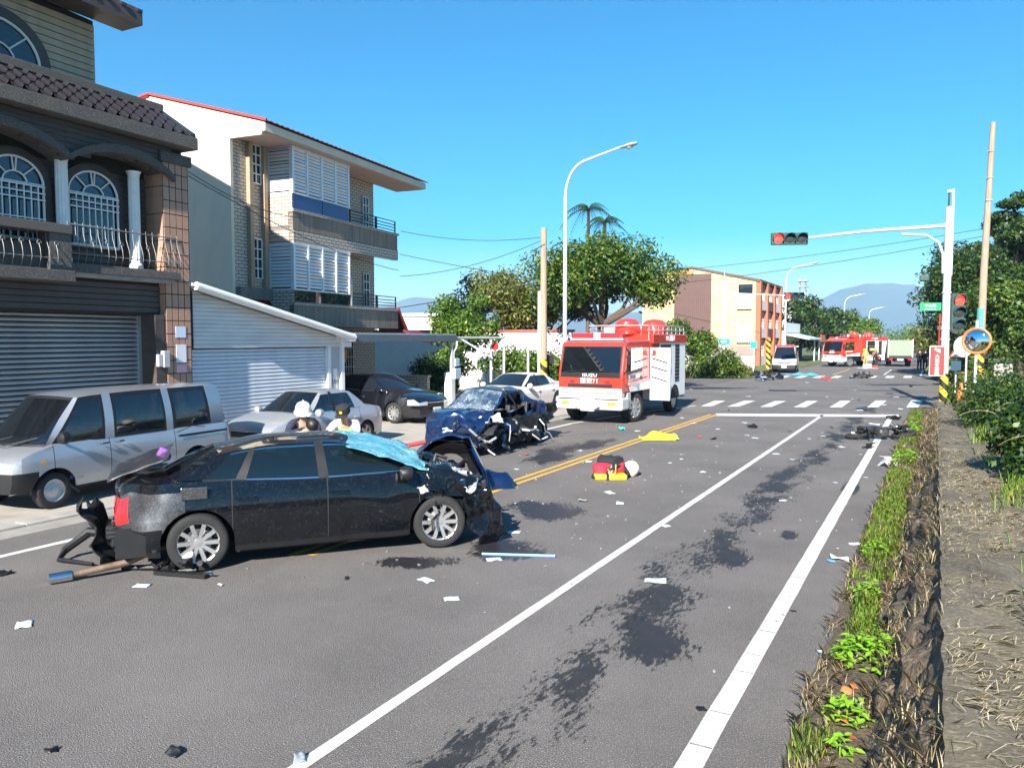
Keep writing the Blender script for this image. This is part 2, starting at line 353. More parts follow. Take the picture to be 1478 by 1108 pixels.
stain(790, 735, 1.9, 2.0, R(20), m_wet, .0027); stain(730, 790, 1.7, 1.5, 0, m_wet, .0031); stain(600, 810, 1.6, .8, R(40), m_wet, .0034)
stain(800, 655, 1.6, 6, R(10), m_st, .0027); stain(1010, 560, 3, 12, R(-60), m_st, .0026); stain(1230, 700, .5, 3.0, 0, m_st, .0035); stain(1290, 555, 2.5, 8, R(-65), m_st, .0033)
stain(860, 640, 1.2, 4, 0, m_st, .0037)
# the stone-faced retaining wall under the camera's side of the road
m_stone = mat('wall_stone', (.115, .083, .05), .9, var=.55, ns=9, bump=1, bs=35, speck=.35, sps=22)
wy = list(np.arange(-4, 12, .045)) + list(np.arange(12, 31.5, .12))
def wfn(u, v):
    y = wy[int(round(u * (len(wy) - 1)))]; t = v
    p = Vector((y * 2.1 + t * 1.2, t * 3.5, 0))
    cell = noise.voronoi(p)[0]; dsp = (min(.6, cell[1] - cell[0]) - .2) * .16 + .05 * noise.noise(Vector((y * 7, t * 9, 2)))
    dsp *= math.sin(max(.05, min(.95, t)) * math.pi) ** .5
    return (-.38 + .50 * t - dsp * .9, y, -.05 + (zt(y) + .03) * t + dsp * .35)
wall = thing('retaining_wall', 'rough dark stone retaining wall with concrete top beside the grassy verge', 'wall')
MB().grid(wfn, len(wy) - 1, 16).build('stone_face', m_stone, wall, smooth=True, angle=28)
def cfn(u, v):
    y = wy[int(round(u * (len(wy) - 1)))]; x = .08 + 1.0 * v + (.025 * noise.noise(Vector((y * 4, 0, 5))) if v == 0 else 0)
    return (x, y, zt(y) + (.0 if 0 < v else -.03) + .018 * noise.noise(Vector((x * 6, y * 3, 0))))
MB().grid(cfn, len(wy) - 1, 8).build('coping', m_coping, wall, smooth=True, angle=60)
# distant mountains
m_mount = mat('forested_mountain', (.045, .075, .05), .95, var=.35, ns=.004)
prof = [(-400, 452), (0, 446), (300, 440), (560, 440), (600, 428), (640, 432), (760, 446), (900, 452), (1000, 446), (1080, 441), (1123, 438), (1160, 436), (1185, 431), (1214, 416), (1246, 410), (1284, 408), (1310, 410), (1350, 420), (1450, 436), (1600, 446), (1900, 455)]
def mfn(u, v):
    px = -400 + 2300 * u; el = np.interp(px, [q[0] for q in prof], [q[1] for q in prof])
    az = math.atan2((px - 739) / FPX, 1) - YAW; D = 5200 - 900 * (1 - v)
    d = Vector((math.sin(az), math.cos(az), 0)); k = math.cos(math.atan2((px - 739) / FPX, 1))
    top = (489 - el) / FPX * 5200 * k * 1.0
    rdg = 1 + .05 * noise.noise(Vector((u * 90, v * 4, 0))) + .14 * (1 - v) * noise.noise(Vector((u * 40, v * 6, 3)))
    return (d.x * D, d.y * D, -5 + (top + 5) * (v ** 1.1) * rdg)
struct(MB().grid(mfn, 260, 10).build('mountains', m_mount, smooth=True))
# ================================================================ BUILDINGS
def frame_empty(name, label, cat, O, rot): return thing(name, label, cat, (O[0], O[1], 0), R(rot))
# ---------------------------------------------------------------- brown tiled townhouse
m_clad = mat('brown_grey_cladding_tile', (.062, .047, .041), .55, var=.2, ns=5, dirt=.35, stretch=(1, 1, 3))
m_clad3 = mat('tan_cladding_tile', (.40, .31, .22), .6, var=.12, ns=5, dirt=.2)
m_grout = mat('dark_grout', (.03, .026, .024), .9)
m_tile = mat('terracotta_wall_tile', (.42, .245, .165), .5, var=.16, ns=4, dirt=.2)
m_gran = mat('grey_granite_chip', (.075, .07, .066), .85, var=.4, ns=60, bump=.6, bs=90, speck=.5, sps=60, dirt=.5)
m_rooft = mat('dark_grey_glazed_tile', (.028, .026, .032), .2, var=.3, ns=6, coat=.4)
m_shut = mat('galvanised_shutter', (.40, .41, .42), .4, metal=.5, var=.15, ns=3, dirt=.25, stretch=(1, .4, 3))
m_wframe = mat('white_window_frame', (.72, .73, .7), .45, var=.05, dirt=.1)
m_iron = mat('wrought_iron', (.03, .03, .032), .5, metal=.5)
m_wood_d = mat('dark_brown_surround', (.045, .032, .025), .6, var=.25, dirt=.2)
b1 = frame_empty('townhouse', 'brown tiled townhouse with arched windows, glazed roof tiles and a wide roller shutter', 'building', (-15.5, 12.28), 2)
YL = -9.5                                             # near end, out of frame
# shell (set behind the cladding)
MB().box(-9, -.62, YL, -.02, 3.2, 7.0).build('wall', m_grout, b1)
MB().prism([(-1.3, 7.0), (-1.3, 9.75), (-9, 13.4), (-9, 7.0)], YL, -1.28, 'y').build('upper_wall', m_grout, b1)
MB().box(-9, -.7, YL, -.02, 0, 3.2).build('ground_floor_wall', m_grout, b1)
# corner column with its own tiles
MB().box(-.66, -.012, -.6, .1, 0, 6.75).build('corner_column', m_grout, b1)
tsrc = MB().box(0, .014, 0, .148, 0, .285).build('tile', m_tile, b1, bevel=.003); first = True
for r in range(22):
    for c in range(4):
        y, z = -.594 + c * .172, .03 + r * .305
        if first: tsrc.location = (-.012, y, z); first = False
        else: inst(tsrc, b1, (-.012, y, z), name='tile')
tsrc2 = MB().box(0, .30, 0, .012, 0, .59).build('tile', m_tile, b1); first = True
for r in range(11):
    for c in range(2):
        p = (-.64 + c * .315, -.612, .03 + r * .61)
        if first: tsrc2.location = p; first = False
        else: inst(tsrc2, b1, p, name='tile')
MB().box(-.8, .06, -.68, .16, 6.66, 6.9).build('column_cap', m_gran, b1, bevel=.01)
# cladding courses: over the shutter, on the recessed first floor, over the arches, on the top floor
def courses(y0, y1, z0, z1, x, m, h=.125, x2=None):
    src = None; n = int((z1 - z0) / h)
    for k in range(n):
        if src is None: src = MB().box(0, .03, y0, y1, .006, h - .012).build('cladding_course', m, b1); src.location = (x, 0, z0 + k * h)
        else: inst(src, b1, (x, 0, z0 + k * h), name='cladding_course')
courses(YL, -.62, 3.24, 3.9, -.2, m_clad); MB().box(-.62, -.2, YL, -.62, 3.2, 3.92).build('lintel', m_grout, b1)
courses(YL, -.02, 6.2, 7.0, -.03, m_clad, .1) if False else None
courses(YL, -.6, 4.05, 6.4, -.85 + .25, m_clad)
courses(YL, -1.28, 7.7, 9.7, -1.3, m_clad3, .15)
# front wall above the arches: outline with two arched undersides
def arch_poly(y0, y1, zs, zpk, n=14): return [(y0 + (y1 - y0) * i / n, zs + (zpk - zs) * math.sin(math.pi * i / n) ** .8) for i in range(n + 1)]
bays = [(-2.85, -.35), (-5.35, -2.85), (-7.85, -5.35)]
for ya, yb in bays:
    ap = arch_poly(ya, yb, 6.32, 6.62)
    for k in range(7):                                 # courses clipped by the arch
        z0 = 6.28 + k * .105; z1 = z0 + .096
        pts = [q for q in ap]
        for (qa, qb) in zip(ap[:-1], ap[1:]): pass
        inside = [q for q in ap if q[1] > z1]
        if not inside: MB().box(-.06, -.012, ya + .002, yb - .002, z0, z1).build('cladding_course', m_clad, b1)
        else:
            yl, yr = inside[0][0], inside[-1][0]
            if yl - ya > .03: MB().box(-.06, -.012, ya + .002, yl, z0, z1).build('cladding_course', m_clad, b1)
            if yb - yr > .03: MB().box(-.06, -.012, yr, yb - .002, z0, z1).build('cladding_course', m_clad, b1)
    outer = arch_poly(ya, yb, 6.36, 6.78); inner = arch_poly(ya, yb, 6.24, 6.60)
    MB().prism(outer + inner[::-1], -.5, .13, 'x').build('arch_band', m_gran, b1)
MB().box(-.6, -.07, YL, -.02, 6.8, 7.0).build('beam', m_grout, b1)
courses(-.35, .1, 6.92, 7.02, -.05, m_clad, .1)
# recess soffit / floor, ledges
MB().box(-.62, .1, YL, -.42, 3.92, 4.04).build('balcony_floor', m_concrete, b1)
MB().box(-.6, .16, -2.95, -.3, 4.0, 4.18).build('balcony_ledge', m_gran, b1, bevel=.01)
MB().box(-.6, .34, YL, -2.97, 3.78, 4.0).build('balcony_ledge', m_gran, b1, bevel=.01)
MB().box(-.2, .3, YL, -2.98, 4.72, 4.9).build('planter_cap', m_gran, b1, bevel=.01)
MB().box(-.15, .26, -3.42, -2.99, 4.0, 4.72).build('planter_pier', m_gran, b1)
MB().box(-.1, .1, YL, -3.42, 4.0, 4.5).build('planter_panel', m_clad, b1)
# windows
def arched_window(yc, w, z0, zs, par):
    r = w / 2; n = 18
    arc = [(yc + r * math.cos(math.pi * i / n), zs + r * .88 * math.sin(math.pi * i / n)) for i in range(n + 1)]
    pane = MB().prism([(yc + r, z0)] + arc + [(yc - r, z0)], -.51, -.5, 'x').build('window', m_glass_house, par)
    big = [(yc + (r + .17) * math.cos(math.pi * i / n), zs + (r * .88 + .17) * math.sin(math.pi * i / n)) for i in range(n + 1)]
    MB().prism([(yc + r + .17, z0 - .05)] + big + [(yc - r - .17, z0 - .05)] + [(yc - r, z0 - .05)] + arc[::-1] + [(yc + r, z0 - .05)], -.57, -.44, 'x').build('surround', m_wood_d, pane)
    fr = MB()
    fr.tube([(-.46, yc + r, z0)] + [(-.46, a, b) for a, b in arc] + [(-.46, yc - r, z0), (-.46, yc + r, z0)], .026, 6)
    fr.tube([(-.46, yc + r, zs)] + [(-.46, yc - r, zs)], .024, 6)
    fr.tube([(-.46, yc + r * .42 * math.cos(math.pi * i / 8), zs + r * .42 * .88 * math.sin(math.pi * i / 8)) for i in range(9)], .018, 6)
    for i in (2, 3.8, 4.2, 6):
        a = math.pi * i / 8; fr.tube([(-.46, yc + r * .42 * math.cos(a), zs + r * .37 * math.sin(a)), (-.46, yc + r * math.cos(a), zs + r * .88 * math.sin(a))], .016, 6)
    fr.build('frame', m_wframe, pane, smooth=True)
    g = MB()
    for i in range(1, 8): g.box(-.42, -.40, yc - r + w * i / 8 - .011, yc - r + w * i / 8 + .011, z0, zs)
    for z in (z0 + .02, z0 + .42, z0 + .8, zs - .17, zs - .04): g.box(-.425, -.395, yc - r, yc + r, z - .013, z + .013)
    g.build('grille', m_wframe, pane)
    cu = MB()
    for sgn in (-1, 1): cu.grid(lambda u, v: (-.6 + .03 * math.sin(v * 22), yc + sgn * (r * .55 + r * .4 * v) , z0 + (zs - z0) * u), 1, 24)
    cu.build('curtain', m_whiteplain, pane)
for yc in (-1.98, -3.62, -5.3, -6.9): arched_window(yc, 1.12, 4.62, 5.72, b1)
for yc in (-2.78, -1.12, -4.45):
    c = MB()
    c.lathe([(.15, 4.19), (.15, 4.3), (.115, 4.34)] + [(.105, 4.36 + i * .2) for i in range(10)] + [(.13, 6.3), (.16, 6.36)], 20, Matrix.Translation((-.3, yc, 0)))
    for k in range(12):
        a = 2 * math.pi * k / 12; c.tube([(-.3 + .105 * math.cos(a), yc + .105 * math.sin(a), 4.36), (-.3 + .105 * math.cos(a), yc + .105 * math.sin(a), 6.26)], .014, 5)
    c.build('column', m_white, b1, smooth=True)
# iron balcony rail with bellied bars and scrolls
m_railg = mat('weathered_grey_iron', (.2, .2, .2), .5, metal=.4, var=.2)
def scroll_rail(y0, y1, zb, x, par):
    rl = MB(); rl.tube([(x, y0, zb + .78), (x, y1, zb + .78)], .013, 6); rl.tube([(x + .1, y0, zb + .2), (x + .1, y1, zb + .2)], .012, 6)
    n = int((y1 - y0) / .16)
    for i in range(n + 1):
        y = y0 + (y1 - y0) * i / n
        rl.tube([(x, y, zb + .84), (x + .01, y, zb + .6), (x + .1, y, zb + .36), (x + .12, y, zb + .2), (x + .04, y, zb)], .006, 5)
        if i % 2:
            rl.tube([(x + .06, y + .05 * math.cos(t) * (1 - t / 9), zb + .47 + .07 * math.sin(t) * (1 - t / 9)) for t in np.linspace(0, 6.3, 12)], .007, 4)
    return rl.build('railing', m_railg, par, smooth=True)
scroll_rail(-2.9, -.28, 4.18, .02, b1); scroll_rail(-5.5, -3.3, 4.02, .2, b1)
# roller shutter of separate slats
ss = MB(); n = 6; pr = [(.0 + .055 * math.sin(math.pi * i / n) ** .7, .092 * i / n) for i in range(n + 1)]
ssrc = MB().prism(pr + [(-.012, .092), (-.012, 0)], YL, -.9, 'y').build('shutter_slat', m_shut, b1, smooth=True)
ssrc.location = (-.6, 0, .06)
for k in range(1, 30): inst(ssrc, b1, (-.6 + random.uniform(-.003, .003), 0, .06 + k * .105), name='shutter_slat')
MB().box(-.64, -.5, -.95, -.88, 0, 3.18).build('shutter_guide', m_steel, b1)
MB().box(-.66, -.02, -.88, -.64, 0, 3.2).build('jamb', m_clad, b1)
# mansard of glazed tiles between two granite bands
MB().box(-.5, .34, YL, .12, 7.02, 7.3).build('cornice', m_gran, b1, bevel=.015)
sl_p = [(.26, 7.3), (-.72, 8.02)]
MB().prism([(.24, 7.28), (-.74, 7.98), (-1.4, 7.98), (-1.4, 7.28)], YL, -.02, 'y').build('mansard', m_grout, b1)
def pan(u, v):   # one roll-profile tile along the slope
    y = .27 * v; w = abs(((v * 2) % 2) - 1); prof_z = .075 * (1 - (abs(v - .25) / .15) ** 2) if abs(v - .25) < .15 else 0
    return (-.245 * u, y, .175 * u + prof_z + .025 * (1 - u))
tp = MB().grid(pan, 2, 12).build('roof_tile', m_rooft, b1, smooth=True, solid=.012, angle=80); tp.location = (.27, -.3, 7.3)
for c in range(24):
    for r in range(4):
        if c == 0 and r == 0: continue
        inst(tp, b1, (.27 - .247 * r, -.3 - c * .275, 7.3 + .178 * r), name='roof_tile')
MB().prism([(.3, 7.28), (.28, 7.4), (-.75, 8.05), (-.8, 7.28)], -.03, .1, 'y').build('verge_tile', m_rooft, b1)
MB().box(-1.15, -.62, YL, -.02, 7.98, 8.16).build('upper_cornice', m_gran, b1, bevel=.015)
# top floor gable roof edge and its half-round window
rf = MB().prism([(-.5, 9.74), (-.5, 10.02), (-9, 14.1), (-9, 13.7), (-1.2, 9.74)], YL, -.62, 'y').build('roof', m_clad, b1)
rsrc = MB().prism([(-.46, 10.0), (-.46, 10.07), (-9, 14.17), (-9, 14.1)], -.06, .06, 'y').build('roof_rib', m_rooft, rf)
rsrc.location = (0, -.7, 0)
for k in range(1, 22): inst(rsrc, rf, (0, -.7 - k * .4, 0), name='roof_rib')
n = 16; yc, r = -3.42, .86
arc = [(yc + r * math.cos(math.pi * i / n), 8.3 + r * .9 * math.sin(math.pi * i / n)) for i in range(n + 1)]
hw_ = MB().prism(arc, -1.275, -1.262, 'x').build('window', m_glass_house, b1)
big = [(yc + (r + .24) * math.cos(math.pi * i / n), 8.3 + (r * .9 + .24) * math.sin(math.pi * i / n)) for i in range(n + 1)]
MB().prism(big + arc[::-1], -1.3, -1.22, 'x').build('surround', m_clad, hw_)
f = MB().tube([(-1.23, a, b) for a, b in arc] + [(-1.23, *arc[0])], .03, 6); f.tube([(-1.23, yc + .34 * math.cos(math.pi * i / 8), 8.3 + .3 * math.sin(math.pi * i / 8)) for i in range(9)], .02, 6)
for i in (2, 4, 6): f.tube([(-1.23, yc + .34 * math.cos(math.pi * i / 8), 8.3 + .3 * math.sin(math.pi * i / 8)), (-1.23, yc + r * math.cos(math.pi * i / 8), 8.3 + r * .9 * math.sin(math.pi * i / 8))], .018, 5)
f.build('frame', m_wframe, hw_, smooth=True)
# small things on the column
mb = MB().box(0, .12, -.78, -.62, 2.0, 2.38); mb.box(.0, .09, -.9, -.79, 2.02, 2.3); tag(mb.build('meter_box', m_greypaint, None, bevel=.01), 'small grey meter boxes fixed beside the brown shutter', 'meter box').matrix_world = Matrix.Translation((-15.5, 12.28, 0)) @ Matrix.Rotation(R(2), 4, 'Z')
for z, h_, cc, nm in ((2.68, .26, (.62, .68, .85), 'pale blue house number plate on the tiled column'), (2.1, .42, (.75, .76, .8), 'white notice pasted on the tiled column'), (1.86, .2, (.75, .4, .45), 'pink notice pasted on the tiled column under a white one')):
    o = MB().box(.004, .012, -.36, -.08, z, z + h_).build('notice', mat('notice_%d' % int(z * 100), cc, .5, var=.05)); tag(o, nm, 'notice')
    o.matrix_world = Matrix.Translation((-15.5, 12.28, 0)) @ Matrix.Rotation(R(2), 4, 'Z')

# ---------------------------------------------------------------- cream three-storey house
m_plast = mat('cream_plaster', (.66, .585, .455), .8, var=.06, ns=1.2, dirt=.12, stretch=(1, 1, .4))
m_redroof = mat('red_sheet_roof', (.17, .02, .022), .45, var=.2, dirt=.3)
m_louv = mat('white_louvre', (.74, .76, .77), .4, metal=.1, var=.06, dirt=.12)
m_bluepan = mat('blue_panel', (.02, .045, .17), .3, var=.2, coat=.3)
m_brownwall = mat('brown_trim', (.36, .26, .17), .7, var=.15, dirt=.25)
m_soffit = mat('pinkish_soffit', (.55, .38, .31), .8, var=.1)
m_balu = mat('stained_balcony_front', (.23, .19, .15), .85, var=.3, ns=1.5, bump=.2, stretch=(1, 4, .35), dirt=.6)
def brickmat(name, c1, c2, mortar, w, h, ms=.012, rot=(0, 0, 0)):
    m = mat(name, c1, .75); N, L = m.node_tree.nodes, m.node_tree.links; b = N['Principled BSDF']
    tc = N.new('ShaderNodeTexCoord'); cmb = N.new('ShaderNodeSeparateXYZ'); L.new(tc.outputs['Object'], cmb.inputs[0])
    ad = N.new('ShaderNodeMath'); ad.operation = 'ADD'; L.new(cmb.outputs['X'], ad.inputs[0]); L.new(cmb.outputs['Y'], ad.inputs[1])
    cv = N.new('ShaderNodeCombineXYZ'); L.new(ad.outputs[0], cv.inputs[0]); L.new(cmb.outputs['Z'], cv.inputs[1])
    br = N.new('ShaderNodeTexBrick'); br.inputs['Scale'].default_value = 1; br.inputs['Brick Width'].default_value = w; br.inputs['Row Height'].default_value = h
    br.inputs['Mortar Size'].default_value = ms; br.inputs['Color1'].default_value = (*c1, 1); br.inputs['Color2'].default_value = (*c2, 1); br.inputs['Mortar'].default_value = (*mortar, 1)
    br.inputs['Bias'].default_value = -.45
    L.new(cv.outputs[0], br.inputs['Vector']); L.new(br.outputs['Color'], b.inputs['Base Color'])
    bp = N.new('ShaderNodeBump'); bp.inputs['Strength'].default_value = .5; bp.inputs['Distance'].default_value = .01; bp.invert = True; L.new(br.outputs['Fac'], bp.inputs['Height']); L.new(bp.outputs[0], b.inputs['Normal'])
    return m
m_btile = brickmat('cream_brick_tile', (.55, .47, .38), (.46, .37, .29), (.16, .13, .11), .3, .115, .014)
b2 = frame_empty('cream_house', 'cream three storey house with white louvred bays and balconies', 'building', (-19.7, 19.97), 6.28)
# body: recessed wall plane t=-1.1, gable at y=-1.75
MB().box(-13, -1.12, -1.6, 6.9, 0, 9.5).build('wall', m_btile, b2)
MB().prism([(-1.1, 0), (-1.1, 4.2), (-1.1, 9.25), (.2, 9.25), (.34, 9.62), (-4.6, 11.0), (-13, 9.6), (-13, 0)], -1.75, -1.61, 'y').build('gable_wall', m_plast, b2)
# roof: eave slab and sheeting
MB().prism([(.36, 9.36), (.36, 9.62), (-4.6, 11.02), (-4.6, 10.5), (-1.0, 9.4)], -1.74, 8.9, 'y').build('roof', m_plast, b2)
MB().prism([(.3, 9.33), (-1.1, 9.33), (-1.1, 9.36), (.3, 9.36)], -1.6, 8.8, 'y').build('soffit', m_soffit, b2)
sh = MB()
def shf(u, v): return (.46 - 5.06 * v, -1.8 + 10.8 * u, 9.66 + 1.40 * v + (.035 if int(round(u * 120)) % 3 == 0 else 0))
sh.grid(shf, 120, 1).build('roof_sheet', m_redroof, b2, solid=.02)
MB().prism([(-4.6, 11.08), (-13.2, 9.66), (-13.2, 9.6), (-4.6, 11.0)], -1.8, 9.0, 'y').build('roof_back', m_redroof, b2)
MB().box(-13.3, .4, -1.84, -1.78, 0, .01).build('roof_trim', m_redroof, b2)
# gable red flashing
fl = MB().tube([(.46, -1.79, 9.68), (-4.6, -1.79, 11.1), (-13.2, -1.79, 9.68)], .05, 5); fl.build('flashing', mat('red_flashing', (.55, .05, .04), .5), b2)
# slot windows in brown surrounds on the recessed wall
for z0, z1 in ((8.0, 9.3), (4.75, 6.1)):
    w = MB().box(-1.11, -1.09, -.78, -.32, z0, z1).build('window', m_glass_house, b2)
    fm = MB()
    for z in np.linspace(z0, z1, 5): fm.box(-1.085, -1.05, -.78, -.32, z - .02, z + .02)
    for y in (-.78, -.55, -.32): fm.box(-1.083, -1.052, y - .02, y + .02, z0, z1)
    fm.build('frame', m_wframe, w)
MB().box(-1.11, -.95, -1.0, -.82, 4.4, 9.32).build('pilaster', m_brownwall, b2); MB().box(-1.11, -.95, -.28, -.1, 4.4, 9.32).build('pilaster', m_brownwall, b2)
MB().box(-1.11, -.9, -1.6, .0, 4.0, 4.4).build('sill_band', m_darkconc, b2)
MB().prism([(-1.1, 4.0), (-.1, 3.1), (-.1, 3.04), (-1.1, 3.9)], -1.5, .0, 'y').build('canopy', m_redroof, b2)
# two louvred bays and two balconies
def bay(z0, zg, z1, panel, lw):
    """z0 floor line, zg top of the solid panel, z1 head"""
    MB().box(-1.1, -.02, .02, .06, z0 - .9, zg - .02).build('bay_side_wall', m_btile, b2)
    fr = MB()
    for k in range(5): fr.box(-.05, .02, .03 + k * .845 - .05 * (k > 0), .12 + k * .845 - .05 * (k > 0), zg, z1)
    fr.box(-.045, .015, .03, 3.5, z1 - .06, z1); fr.box(-.045, .015, .03, 3.5, zg, zg + .06)
    fr.box(-1.1, .0, .022, .05, z1 - .06, z1); fr.box(-1.1, .0, .022, .05, zg, zg + .06); fr.box(-1.1, -1.0, .02, .052, zg, z1); fr.box(-.12, .018, .018, .03, zg, z1)
    fr.build('louvre_frame', m_louv, b2)
    MB().box(-1.05, -.12, .09, .1, zg, z1).build('screen', m_dark, b2); MB().box(-.14, -.13, .1, 3.48, zg, z1).build('screen', m_dark, b2)
    n = int((z1 - zg - .1) / lw)
    s1 = MB().cbox((0, 0, 0), (.014, .735, lw * .8), ry=R(20)).build('louvre_slat', m_louv, b2); s2 = MB().cbox((0, 0, 0), (.9, .012, lw * .86), rx=R(-10)).build('louvre_slat', m_louv, b2)
    a = b = True
    for k in range(n):
        z = zg + .1 + lw * (k + .5)
        gap = (k % 4 == 1) * -.02
        if a: s2.location = (-.56, .045, z); a = False
        else: inst(s2, b2, (-.56, .045, z), (R(-22) if k % 4 == 0 else 0, 0, 0), name='louvre_slat')
        for c in range(4):
            y = .48 + c * .845; rot = (0, R(-34) if (k % 4 in (1,)) else R(random.uniform(-3, 3)), 0)
            if b: s1.location = (-.03, y, z); b = False
            else: inst(s1, b2, (-.03, y, z), rot, name='louvre_slat')
    for y in (.08, 1.74): MB().box(-.03, -.005, y, y + 1.62, zg - (.52 if panel is m_bluepan else .42), zg - .02).build('bay_panel', panel, b2)
bay(7.1, 7.7, 9.34, m_bluepan, .115); bay(3.85, 4.36, 6.02, m_glass_house, .118)
for zf, zt_ in ((6.46, 7.08), (3.1, 3.85)):
    MB().box(-.2, .0, .02, 7.0, zf, zt_).build('balcony_front', m_balu, b2)
    MB().box(-.24, .05, .0, 7.08, zt_, zt_ + .09).build('balcony_coping', m_btile, b2)
    MB().box(-1.1, -.2, .02, 7.0, zf, zf + .16).build('balcony_floor', m_concrete, b2)
    MB().box(-1.1, -.22, 6.86, 6.98, zf + .16, zt_).build('balcony_return', m_btile, b2)
MB().box(-.18, .015, .02, 7.02, 6.03, 6.45).build('lintel_band', m_btile, b2)
MB().box(-1.1, -.02, .02, 3.5, 6.05, 6.2).build('bay_soffit', m_soffit, b2)
for zb in (7.17, 3.94):
    rl = MB()
    for z in (.12, .24, .36, .5): rl.box(-.1, -.07, 3.56, 6.98, zb + z - .015, zb + z + .015)
    for y in (3.6, 5.4, 5.5, 6.95): rl.box(-.105, -.065, y - .025, y + .025, zb, zb + .52)
    rl.build('railing', m_iron, b2)
    d = MB().box(-1.11, -1.085, 3.7, 4.75, zb - .5, zb + 1.7).build('balcony_door', m_glass_house, b2)
    fm = MB()
    for y in np.linspace(3.7, 4.75, 4): fm.box(-1.08, -1.04, y - .025, y + .025, zb - .5, zb + 1.7)
    for z in np.linspace(zb - .5, zb + 1.7, 5): fm.box(-1.082, -1.042, 3.7, 4.75, z - .025, z + .025)
    fm.build('frame', m_wframe, d)
    w = MB().box(-1.11, -1.085, 6.0, 6.42, zb + .1, zb + 1.5).build('window', m_glass_house, b2); fm = MB()
    for z in np.linspace(zb + .1, zb + 1.5, 5): fm.box(-1.08, -1.05, 6.0, 6.42, z - .02, z + .02)
    for y in (6.0, 6.21, 6.42): fm.box(-1.082, -1.052, y - .018, y + .018, zb + .1, zb + 1.5)
    fm.build('frame', m_wframe, w)
MB().box(-.2, .02, 3.48, 3.58, 3.94, 5.0).build('divider', m_concrete, b2)
# ground floor: dim wall with a barred window, small canopy at the far end
MB().prism([(.3, 3.05), (1.3, 2.55), (1.3, 2.5), (.3, 2.98)], 6.9, 8.2, 'y').build('canopy', m_redroof, b2)
MB().prism([(6.95, 4.0), (7.75, 3.0), (7.75, 2.95), (6.95, 3.9)], -1.4, .1, 'x').build('side_canopy', m_redroof, b2)
w = MB().box(-1.1, -1.085, 2.4, 5.2, .7, 2.7).build('window', m_glass_house, b2); g = MB()
for y in np.arange(2.4, 5.21, .17): g.box(-1.05, -1.03, y - .01, y + .01, .7, 2.7)
for z in np.linspace(.7, 2.7, 6): g.box(-1.055, -1.025, 2.4, 5.2, z - .012, z + .012)
g.build('grille', m_wframe, w)
lan = MB().lathe([(.02, 0), (.12, .06), (.16, .2), (.16, .5), (.12, .62), (.03, .7)], 16).build('lantern', mat('brass_lantern', (.5, .22, .05), .35, metal=.4), None, smooth=True)
tag(lan, 'brass coloured lantern hanging in the dark carport', 'lantern'); lan.location = (-19.2, 21.9, 1.75)
lan2 = MB().cyl if False else None
lc = MB().tube([(0, 0, .69), (0, 0, 1.0)], .008, 5).build('chain', m_iron, lan)

# ---------------------------------------------------------------- lean-to garage
m_shedw = mat('pale_sheet_metal', (.60, .635, .63), .45, metal=.2, var=.08, ns=2, dirt=.15, stretch=(1, .5, 2))
m_shut2 = mat('white_blue_shutter', (.62, .67, .72), .42, metal=.25, var=.06, ns=2, dirt=.1)
sd = frame_empty('garage', 'white sheet metal lean-to garage with a closed ribbed roller shutter', 'garage', (-15.72, 12.6), 2)
LEN = 5.55
def eave(y): return 3.86 + (2.72 - 3.86) * y / LEN
for k in range(15):                                     # gable boards, each cut by the roof slope
    z0 = 2.42 + k * .1; z1 = z0 + .092
    ye = LEN * (3.80 - z1) / (3.80 - 2.66) if z1 > 2.66 else LEN
    ye = min(LEN, ye)
    yb_ = min(LEN, LEN * (3.80 - z0) / (3.80 - 2.66))
    if yb_ > .15: MB().prism([(0, z0), (yb_, z0), (max(.01, ye), z1), (0, z1)], -.03, .0, 'x').build('wall_board', m_shedw, sd)
MB().prism([(0, 2.4), (LEN, 2.4), (LEN, 2.66), (0, 3.8)], -.06, -.032, 'x').build('wall', m_grout, sd)
MB().prism([(-.3, eave(-.3) - .02), (LEN + .12, eave(LEN + .12) - .02), (LEN + .12, eave(LEN + .12) + .05), (-.3, eave(-.3) + .05)], -6, .35, 'x').build('roof', m_shedw, sd)
MB().tube([(.35, -.2, eave(-.2) + .0), (.35, LEN + .14, eave(LEN + .14))], .1, 10).build('roof_edge', m_white, sd, smooth=True)
ns_ = MB().prism([(0, 0), (.03, .02), (.034, .05), (.026, .078), (0, .098), (-.01, .098), (-.01, 0)], 0, LEN - .72, 'y').build('shutter_slat', m_shut2, sd, smooth=True)
ns_.location = (-.12, .02, .05)
for k in range(1, 24): inst(ns_, sd, (-.12, .02, .05 + k * .0985), name='shutter_slat')
MB().box(-.2, -.14, 0, LEN, 2.3, 2.42).build('shutter_box', m_dark, sd)
MB().box(-.2, .02, LEN - .69, LEN - .56, .03, 2.42).build('shutter_guide', m_white, sd)
MB().box(-.25, -.03, LEN - .56, LEN - .12, .03, 2.5).build('jamb_panel', m_greypaint, sd)
MB().box(-.12, .06, LEN - .12, LEN + .02, .03, 2.72).build('corner_post', m_white, sd)
MB().box(-6, -.2, LEN - .3, LEN - .2, 0, 2.7).build('side_wall', m_shedw, sd)
pl = MB().box(-.026, -.016, LEN - .42, LEN - .24, .95, 1.75).build('name_board', m_whiteplain, sd)
text('lettering', '工程行', .15, m_black, pl, (-.014, LEN - .33, 1.35), (R(90), 0, R(90)), ext=.001, sx=.9)
